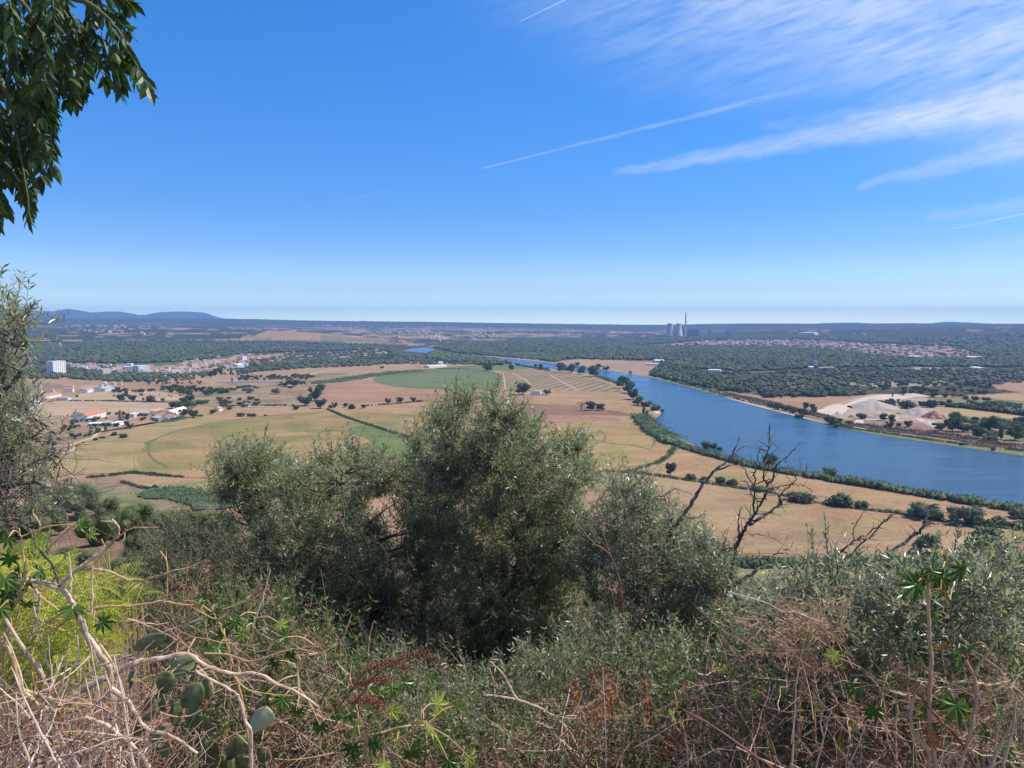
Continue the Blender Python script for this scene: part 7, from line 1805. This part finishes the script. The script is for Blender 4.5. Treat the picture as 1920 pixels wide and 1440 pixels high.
# ----- arching red seed spikes
def dock():
    Y = 3.1; b = root_of(W(680, 1440, Y)); e = empty('dock_plant', tuple(b), 'arching dark red seed spikes left of the olive trunk foot', 'dry plant')
    for k, ln in enumerate([[(660, 1330), (700, 1270), (750, 1237), (780, 1227), (807, 1228), (832, 1256)], [(650, 1310), (680, 1265), (710, 1247), (740, 1243), (767, 1254)], [(640, 1320), (660, 1290), (690, 1277), (727, 1274)], [(645, 1325), (667, 1313), (690, 1311), (718, 1324)], [(700, 1440), (690, 1380), (672, 1320)]]):
        P = trace(ln, Y + 0.05 * k, 0, 6); g = Geo(); g.tubes(P - b, np.linspace(0.004, 0.0015, len(P)), 5, 0.5); g.make('stem', REDB2, e)
        if k == 4: continue
        n = 520; i = rng.integers(len(P) // 3, len(P), n); p = P[i] + rng.normal(0, 0.010, (n, 3)); g = Geo()
        V, F, T_ = place(*LEAF4, p, rand_dirs(n), rand_dirs(n), rng.uniform(0.006, 0.013, n), rng.uniform(0.004, 0.009, n), rng.random(n)); g.add(V - b, F, T_)
        g.make('seed_spike', DOCK, e)
DOCK = leaf_mat('dark_red_seeds', (0.16, 0.05, 0.035), (0.30, 0.115, 0.075), rough=0.85, transl=0.1)
dock()

# ----- lime green feathery bush
def fronds(label, poly, n, Y, dy, mat, L=0.22, pairs=13, ll=0.028, lw=0.008, name='feathery_bush'):
    C = fill(poly, n, Y, dy); b = root_of(C[0]); e = empty(name, tuple(b), label, 'bush')
    D_ = norm(rng.normal(0, 0.8, (n, 3)) + [0, -0.2, 0.3])
    lf = Geo(); st = Geo(); t = (np.arange(pairs) + 0.5) / pairs; LLn = L * rng.uniform(0.6, 1.3, n)
    bend = np.array([0, 0, -0.8]) + rng.normal(0, 0.2, (n, 3))
    s = np.linspace(0, 1, 5)[None, :, None]; P = C[:, None] + (D_[:, None] * s + bend[:, None] * s * s * 0.5) * LLn[:, None, None]
    st.tubes(P - b, np.linspace(0.0022, 0.0008, 5)[None].repeat(n, 0), 3, 0.5)
    pos = C[:, None] + (D_[:, None] * t[None, :, None] + bend[:, None] * t[None, :, None] ** 2 * 0.5) * LLn[:, None, None]
    tan = norm(D_[:, None] + bend[:, None] * t[None, :, None]); up = norm(rng.normal(0, 0.3, (n, 3)) + [0, -0.4, 0.9])[:, None]; A = norm(np.cross(tan, up))
    for sg_ in (-1, 1):
        d = (tan * 0.35 + A * sg_).reshape(-1, 3); m = len(d); k = (np.sin(np.pi * (0.15 + 0.8 * t))[None].repeat(n, 0)).reshape(-1)
        V, F, T_ = place(*LEAF4, pos.reshape(-1, 3), d, np.broadcast_to(up, pos.shape).reshape(-1, 3) + rng.normal(0, 0.15, (m, 3)), ll * k, np.full(m, lw), np.clip(np.repeat(rng.normal(0.5, 0.25, n), pairs) + rng.normal(0, 0.1, m), 0, 1)); lf.add(V - b, F, T_)
    for s_ in C[rng.integers(0, n, 24)]:
        r_ = root_of(s_ + rng.normal(0, 0.1, 3)); Q = smooth_path([r_, (r_ + s_) / 2 + rng.normal(0, 0.05, 3), s_], 3); st.tubes(Q - b, np.linspace(0.006, 0.002, len(Q)), 4, 0.5)
    lf.make('fronds', mat, e); st.make('stems', YELB, e)
fronds('bright lime green feathery bush behind the pale branches at the left edge', [(-20, 1060), (60, 1040), (130, 1050), (190, 1090), (200, 1150), (205, 1200), (190, 1270), (110, 1290), (-20, 1310)], 700, 4.2, 0.45, LIME)
fronds('duller lime green bush just right of the bright feathery one', [(170, 1080), (230, 1065), (270, 1090), (265, 1130), (200, 1150)], 130, 4.8, 0.3, leaf_mat('olive_green_fronds', (0.14, 0.20, 0.03), (0.25, 0.30, 0.05), transl=0.3))

# ----- prickly pear
CACT = plain_mat('cactus_pad', (0.085, 0.125, 0.045), (0.23, 0.27, 0.13), scale=22, rough=0.55, bump=0.15, spec=0.4)
CACY = plain_mat('pale_cactus_pad', (0.38, 0.44, 0.24), (0.48, 0.53, 0.32), scale=10, rough=0.55, bump=0.15, spec=0.4)
def cactus():
    Y = 3.3; b = root_of(W(350, 1440, Y)); e = empty('prickly_pear', tuple(b), 'prickly pear cactus with broad green pads under the pale branches', 'cactus')
    k_ = Y / FPX
    pads = [(280, 1205, 24, 12, 60), (337, 1250, 24, 14, 75), (247, 1275, 15, 11, 20), (360, 1305, 23, 15, 50), (390, 1292, 20, 9, 0), (363, 1342, 19, 17, 30), (330, 1338, 20, 9, 5), (257, 1362, 25, 13, -5), (262, 1398, 20, 14, 10), (293, 1380, 18, 12, 40), (300, 1420, 18, 15, -10), (447, 1400, 22, 14, 60), (493, 1415, 13, 11, 0), (417, 1438, 20, 16, 30), (450, 1430, 18, 12, 80), (320, 1410, 16, 12, -20), (350, 1385, 20, 14, -15), (385, 1360, 19, 13, -30), (300, 1310, 20, 13, -15), (280, 1330, 18, 12, 25), (395, 1410, 20, 14, 10), (235, 1410, 18, 12, -20), (310, 1280, 18, 12, 15), (490, 1350, 22, 14, 45)]
    for k, (x, y, l, w_, rot) in enumerate(pads):
        pale = k in (len(pads) - 1,)
        yy = Y + rng.uniform(-0.2, 0.25); c = W(x, y, yy) - b; nu, nv = 12, 20
        V = []; a_ = math.radians(rot)
        for i in range(nu + 1):
            th = math.pi * i / nu
            for j in range(nv):
                ph = 2 * math.pi * j / nv; py_ = math.cos(th); rr = math.sin(th) * (1 + 0.18 * py_)
                V.append([rr * math.cos(ph) * w_ * 1.35 * k_, rr * math.sin(ph) * 0.009 * (1 + 0.2 * math.sin(6 * th)), py_ * l * 1.3 * k_])
        V = np.array(V); V[:, 1] += 0.006 * np.sin(V[:, 0] / (w_ * k_) * 2.2 + k)
        F = [[i * nv + j, i * nv + (j + 1) % nv, (i + 1) * nv + (j + 1) % nv, (i + 1) * nv + j] for i in range(nu) for j in range(nv)]
        ya = rng.uniform(-0.9, 0.9); Rz = np.array([[math.cos(ya), -math.sin(ya), 0], [math.sin(ya), math.cos(ya), 0], [0, 0, 1]]); Ry = np.array([[math.cos(a_), 0, math.sin(a_)], [0, 1, 0], [-math.sin(a_), 0, math.cos(a_)]])
        V = V @ Rz.T @ Ry.T + c
        g = Geo(); g.add(V, [np.array(F)], 0.5); g.make('pad', CACY if pale else CACT, e, smooth=True)
    g = Geo(); 
    for x, y in ((300, 1430), (360, 1430), (430, 1440)):
        P = np.array([root_of(W(x, y, Y)), W(x, y - 20, Y)]) - b; g.tubes(P, np.array([0.03, 0.025]), 8, 0.5)
    g.make('stem', CACT, e)
cactus()

# ----- bushes on the hillside spur
FEA = leaf_mat('feathery_grey_green', (0.085, 0.115, 0.045), (0.155, 0.185, 0.085), rough=0.8, transl=0.15, nscale=0.5, namp=0.35)
def feathery_proto(seed):
    r = empty('hillside_bush', (0, 0, -500), 'x', 'bush'); r_ = np.random.default_rng(seed); g = Geo(); n = 16
    c = np.stack([r_.uniform(-0.32, 0.32, n), r_.uniform(-0.3, 0.3, n), r_.uniform(0.15, 0.75, n)], 1); c[:, 2] -= np.hypot(c[:, 0], c[:, 1]) * 0.4; c[:, 2] = np.maximum(c[:, 2], 0.12)
    rad = np.stack([r_.uniform(0.12, 0.2, n)] * 2 + [r_.uniform(0.16, 0.26, n)], 1)
    leafy(g, c, rad, 520, 0.022, 0.5, 0.72, up=1.2, aspect=0.30); g.make('foliage', FEA, r)
    t = Geo()
    for k in range(6):
        a = k * 1.05; t.tubes([[0, 0, -0.1], [0.1 * math.cos(a), 0.1 * math.sin(a), 0.2], [0.25 * math.cos(a), 0.25 * math.sin(a), 0.6]], [0.03, 0.02, 0.008], 5, 0.5)
    t.make('stems', BARK, r); return r
FP = [feathery_proto(k) for k in range(3)]
for px, py, w_, h_, lb in [(105, 960, 90, 66, 'grey green feathery bush nearest the left edge on the spur crest'), (150, 950, 60, 56, 'feathery bush behind the leftmost one on the spur crest'), (182, 1002, 62, 66, 'dark based feathery bush standing on bare soil in the middle of the spur'),
        (232, 985, 60, 60, 'feathery bush right of the one on bare soil'), (205, 965, 60, 50, 'feathery bush on the crest behind the bare soil'), (268, 975, 64, 50, 'pale feathery bush on the crest left of the reeds'), (312, 1000, 80, 60, 'feathery bush below the blue green reeds'),
        (352, 1015, 70, 66, 'feathery bush at the left foot of the big olive'), (392, 1030, 70, 60, 'shaded feathery bush touching the big olive'), (60, 1030, 70, 50, 'feathery bush low on the slope at the left edge'), (128, 1048, 80, 44, 'feathery bush on the slope above the lime bush'), (250, 1070, 90, 50, 'feathery bush in the hollow behind the pale branches'),
        (330, 1080, 90, 60, 'feathery bush low in front of the reed patch'), (25, 985, 60, 60, 'feathery bush behind the olive twigs at the left edge'), (420, 1110, 90, 70, 'shaded feathery bush under the big olive'), (190, 1090, 70, 36, 'small feathery bush behind the lime fronds'), (285, 1030, 80, 60, 'feathery bush in the middle of the spur right of the bare soil'), (360, 985, 80, 50, 'feathery bush on the crest between reeds and big olive'), (415, 1000, 80, 60, 'feathery bush behind the left limb of the big olive'), (75, 985, 70, 60, 'feathery bush second from the left edge on the crest'), (480, 1080, 90, 60, 'feathery bush seen through the big olive')]:
    p = Gn(px, py + 22); s = p[1] / FPX
    dup(FP[int(rng.integers(3))], tuple(p - [0, 0, 0.3]), rng.uniform(0, 6.28), (w_ * s * 1.45, w_ * s * 1.35, h_ * s * 1.45), lb, 'bush', 'feathery bushes on the hillside spur')
strip('bank_scrub', [(1300, 1092), (1380, 1104), (1440, 1112), (1520, 1112), (1600, 1100)], 26, 3.0, SCRF, 'reddish brown scrub at the foot of the hill below the grass field', 'scrub', 0.35, 0.9, ragged=0.5)
strip('bank_scrub', [(1280, 1130), (1360, 1140), (1440, 1135), (1560, 1130)], 40, 4.5, GREY, 'grey green scrub at the foot of the hill', 'scrub', 0.35, 1.0, ragged=0.5)

# ----- chinaberry branches hanging in at the upper left
CHL = leaf_mat('chinaberry_leaf', (0.020, 0.042, 0.012), (0.060, 0.110, 0.026), rough=0.45, transl=0.28, spec=0.45, nscale=6, namp=0.3)
CHB = plain_mat('chinaberry_twig', (0.10, 0.12, 0.05), (0.17, 0.18, 0.09), scale=10)
def chinaberry():
    Y = 2.7; k_ = Y / FPX; b = W(-260, -120, Y)
    e = empty('chinaberry_branch', tuple(b), 'dark hanging chinaberry branches against the sky at the upper left', 'tree')
    bough = [([(-260, -120), (-120, -90), (0, -50), (90, -20), (170, 10), (215, 50), (250, 110), (290, 172)], 9, 1.2), ([(-120, -90), (-60, 0), (-20, 100), (20, 200), (40, 300), (60, 420)], 6, 1.0), ([(0, -50), (60, 30), (90, 110), (100, 190), (95, 290)], 4, 1.0), ([(90, -20), (130, 40), (150, 110), (155, 175)], 3, 0.8), ([(-120, -90), (-60, 60), (-40, 200), (-20, 320), (0, 400)], 4, 1), ([(60, 30), (40, 120), (30, 200), (60, 270)], 2.5, 0.8), ([(0, -50), (20, 20), (70, 60), (120, 100)], 2.5, 0.8), ([(90, -20), (150, -10), (200, -15), (235, 0)], 2.5, 0.8)]
    A = []
    for pts, r0, r1 in bough:
        P = trace(pts, Y + rng.uniform(-0.15, 0.15), 0, 5, 0.003); g = Geo(); g.tubes(P - b, np.linspace(r0, r1, len(P)) * k_, 7, 0.5); g.make('bough', CHB, e); A.append(P)
    # compound leaves
    starts = []; 
    def add(x, y, dx, dy, L): starts.append((x, y, dx, dy, L))
    for x, y, dx, dy, L in [(195, 15, 0.45, 1, 110), (215, 45, 0.5, 1, 110), (228, 60, 0.35, 1, 95), (205, 40, 0.15, 1, 110), (190, 60, 0.1, 1, 100), (235, 90, 0.55, 0.9, 95), (225, 75, 0.05, 1, 95), (180, 20, 0.9, 0.5, 80), (210, 90, 0.3, 1, 80),
                            (150, 60, 0.1, 1, 110), (140, 40, 0.25, 1, 110), (120, 70, 0.2, 1, 110), (130, 20, 0.5, 1, 90), (100, 90, 0.3, 1, 110), (148, 110, 0.05, 1, 75), (85, 120, 0.2, 1, 110), (95, 170, 0.1, 1, 110), (80, 210, 0.15, 1, 110), (70, 240, 0.5, 1, 85), (60, 190, 0.2, 1, 110), (40, 280, 0.25, 1, 110), (30, 320, 0.3, 1, 100), (45, 300, 0.1, 1, 105), (20, 270, 0.3, 1, 110), (0, 330, 0, 1, 70), (10, 230, 0.1, 1, 110), (160, 0, 0.8, 0.35, 80), (190, -12, 0.8, 0.2, 60), (210, -20, 0.6, 0.5, 50), (120, 130, 0.35, 1, 60)]:
        add(x, y, dx, dy, L)
    poly = np.array([(-60, -60), (200, -60), (170, 30), (150, 90), (110, 110), (85, 170), (75, 210), (40, 260), (20, 290), (-60, 330)], float)
    while len(starts) < 122:
        x, y = rng.uniform(-60, 200), rng.uniform(-60, 330)
        if pip(poly, np.array([x]), np.array([y]))[0]: add(x, y, rng.normal(0.15, 0.3), 1, rng.uniform(80, 120))
    lf = Geo(); rc = Geo()
    for (x, y, dx, dy, L) in starts:
        yy = Y + rng.uniform(-0.30, 0.35); nl = np.hypot(dx, dy); pts = [(x, y), (x + dx / nl * L * 0.5, y + dy / nl * L * 0.5 - 3), (x + dx / nl * L * 0.86 , y + dy / nl * L * 0.9)]
        P = trace(pts, yy, rng.uniform(-0.06, 0.06), 5); rc.tubes(P - b, np.linspace(1.3, 0.6, len(P)) * k_, 4, 0.5)
        m = 7; t = np.linspace(0.12, 1.0, m) * (len(P) - 1); i = np.minimum(t.astype(int), len(P) - 2); f = (t - i)[:, None]; q = P[i] * (1 - f) + P[i + 1] * f; ta = norm(P[i + 1] - P[i])
        view = norm(rng.normal(0, 0.5, 3) + [0, 1, 0]); A_ = norm(np.cross(ta, view))
        for s_ in (-1, 1):
            d = ta * 0.30 + A_ * s_ * 0.62 + np.array([0, 0, -0.75]) + rng.normal(0, 0.16, (m, 3))
            V, F, T_ = place(*LEAF6, q, d, rng.normal(0, 0.6, (m, 3)) + view * -0.8, rng.uniform(23, 34, m) * k_, rng.uniform(9, 14, m) * k_, rng.random(m)); lf.add(V - b, F, T_)
        V, F, T_ = place(*LEAF6, P[-1:], (ta[-1] + [0, 0, -0.4])[None], rng.normal(0, 0.6, (1, 3)) - view, np.array([36 * k_]), np.array([15 * k_]), rng.random(1)); lf.add(V - b, F, T_)
    lf.make('leaves', CHL, e); rc.make('leaf_stalks', CHB, e)
    for x, y in ((150, 62), (160, 74), (155, 82), (168, 88), (148, 78), (164, 68)):
        V, F = lump(6, 8, 1, 0.02); g = Geo(); g.add(V * 4.0 * k_ + (W(x, y, Y) - b), F, 0.4); g.make('berry', CHB, e, smooth=True)
chinaberry()
PROTO['fp'] = FP

def litter():
    n = 9000; a = np.radians(rng.uniform(-60, 45, n)); d = rng.uniform(0.8, 9.0, n); x = d * np.sin(a); y = d * np.cos(a); p = np.stack([x, y, height(x, y) + 0.012], 1)
    g = Geo(); dirs = rng.normal(0, 1, (n, 3)); dirs[:, 2] *= 0.25
    V, F, T_ = place(*LEAF4, p, dirs, rng.normal(0, 0.4, (n, 3)) + [0, 0, 1], rng.uniform(0.02, 0.07, n), rng.uniform(0.006, 0.025, n), rng.random(n)); g.add(V, F, T_)
    m = 5200; a = np.radians(rng.uniform(-60, 45, m)); d = rng.uniform(0.8, 8.0, m); x = d * np.sin(a); y = d * np.cos(a); p = np.stack([x, y, height(x, y) + 0.01], 1); dd = norm(rng.normal(0, 1, (m, 3)) * [1, 1, 0.35] + [0, 0, 0.15]) * rng.uniform(0.08, 0.4, (m, 1))
    P = np.stack([p, p + dd * 0.5 + rng.normal(0, 0.008, (m, 3)), p + dd], 1); g.tubes(P, np.array([[0.003, 0.0025, 0.0015]]).repeat(m, 0), 4, rng.random(m))
    o = g.make('dry_litter', leaf_mat('dry_litter', (0.17, 0.085, 0.055), (0.42, 0.27, 0.19), rough=0.9, transl=0.0)); tag(o, 'dry leaves and broken twigs covering the ground', 'litter', kind='stuff')
litter()

# ----- dense dry brushwood across the bottom
TANT = plain_mat('tan_twigs', (0.40, 0.25, 0.16), (0.60, 0.43, 0.30), scale=7, rough=0.85)
PNKT = plain_mat('pinkish_twigs', (0.34, 0.18, 0.13), (0.54, 0.34, 0.26), scale=7, rough=0.85)
def thicket(label, poly, n, Y, dy, L=0.45, r=0.0022, leaves=4, lm=None, mats=None, sub=5):
    C = fill(poly, n, Y, dy); b = root_of(C[int(np.argmin(C[:, 2]))]); e = empty('dry_thicket', tuple(b), label, 'dry brush')
    mats = mats or [TANT, PNKT, TANT, TWIGM, BLEACH, PNKT]; kk = rng.integers(0, len(mats), n); lf = Geo()
    for q, m_ in enumerate(mats):
        c = C[kk == q]; m = len(c)
        if m == 0: continue
        d = norm(rng.normal(0, 1, (m, 3)) * [1, 0.8, 0.7] + [0, 0, 0.55]); l = L * rng.uniform(0.5, 1.35, m); bd = rand_dirs(m) * 0.55
        s = np.linspace(-0.5, 0.5, 7)[None, :, None]; P = c[:, None] + (d[:, None] * s + bd[:, None] * s * s) * l[:, None, None]; P[:, 1:-1] += rng.normal(0, 0.006, (m, 5, 3))
        rr = r * rng.uniform(0.5, 1.7, m)[:, None] * np.linspace(1.25, 0.45, 7)[None]; g = Geo(); g.tubes(P - b, rr, 4, rng.random(m))
        i = rng.integers(1, 6, (m, sub)); S = P[np.arange(m)[:, None], i].reshape(-1, 3); M = len(S)
        d2 = norm(np.repeat(d, sub, 0) * 0.7 + rng.normal(0, 0.6, (M, 3))); l2 = np.repeat(l, sub) * rng.uniform(0.12, 0.45, M)
        s = np.linspace(0, 1, 4)[None, :, None]; Q = S[:, None] + (d2[:, None] * s + rand_dirs(M)[:, None] * 0.3 * s * s) * l2[:, None, None]
        g.tubes(Q - b, np.repeat(rr[:, 3], sub)[:, None] * np.array([[0.62, 0.5, 0.4, 0.25]]), 3, rng.random(M)); g.make('twigs', m_, e)
        if leaves:
            k = M * leaves // 4; p = Q[rng.integers(0, M, k), rng.integers(1, 4, k)]
            V, F, T_ = place(*LEAF4, p, rand_dirs(k), rand_dirs(k), rng.uniform(0.012, 0.034, k), rng.uniform(0.005, 0.014, k), rng.random(k)); lf.add(V - b, F, T_)
    if lf.V: lf.make('withered_leaves', lm or RUST, e)
    return e
thicket('dense pinkish and tan brushwood at the bottom left over the bare soil', [(-20, 1290), (120, 1310), (260, 1330), (330, 1450), (-20, 1450)], 110, 2.7, 0.35, 0.34, 0.0020, 4, RUST, [PNKT, REDB2, TWIGM, BLEACH])
thicket('tangled dry brushwood between the cactus and the red seed spikes', [(120, 1210), (300, 1160), (480, 1150), (620, 1210), (700, 1350), (720, 1450), (200, 1450), (160, 1320)], 180, 3.9, 0.5, 0.42, 0.0020, 4, RUST)
thicket('fine tan brushwood along the bottom middle', [(720, 1400), (900, 1420), (1080, 1320), (1300, 1290), (1400, 1450), (700, 1450)], 190, 4.3, 0.6, 0.42, 0.0020, 4, RUST)
thicket('straw coloured brushwood under the tan flower stalks', [(1300, 1290), (1380, 1170), (1480, 1130), (1600, 1210), (1660, 1300), (1700, 1450), (1240, 1450)], 230, 3.8, 0.5, 0.36, 0.0018, 6, PINKD)
thicket('pinkish dry brushwood at the lower right around the castor stems', [(1600, 1300), (1930, 1270), (1930, 1450), (1600, 1450)], 150, 3.5, 0.4, 0.34, 0.0018, 5, PINKD)
thicket('dark and rusty fine twigs low in front of the big olive', [(560, 1230), (700, 1230), (900, 1260), (1100, 1250), (1160, 1430), (700, 1430)], 130, 7.0, 0.8, 0.6, 0.0028, 2, GRAYL, [TWIGM, TWIGM, TWIGM, PNKT])
# ------------------------------------------------------------------ the air
def build_haze():
    m = bpy.data.materials.new('air'); m.use_nodes = True
    t = NT(m.node_tree); t.n.clear()
    v = t.node('ShaderNodeVolumePrincipled')
    v.inputs['Color'].default_value = (0.28, 0.52, 1.0, 1)
    v.inputs['Density'].default_value = 5.3e-5
    v.inputs['Anisotropy'].default_value = 0.0
    o_ = t.node('ShaderNodeOutputMaterial'); t.l.new(v.outputs[0], o_.inputs['Volume'])
    g = Geo(); g.box(-29000, 29000, -29000, 29000, -6, 660)
    o = g.make('haze', m); tag(o, kind='stuff')
build_haze()

for l_ in list(PROTO.values()) + [HP]:
    for r_ in l_:
        for c_ in list(r_.children): bpy.data.objects.remove(c_)
        bpy.data.objects.remove(r_)
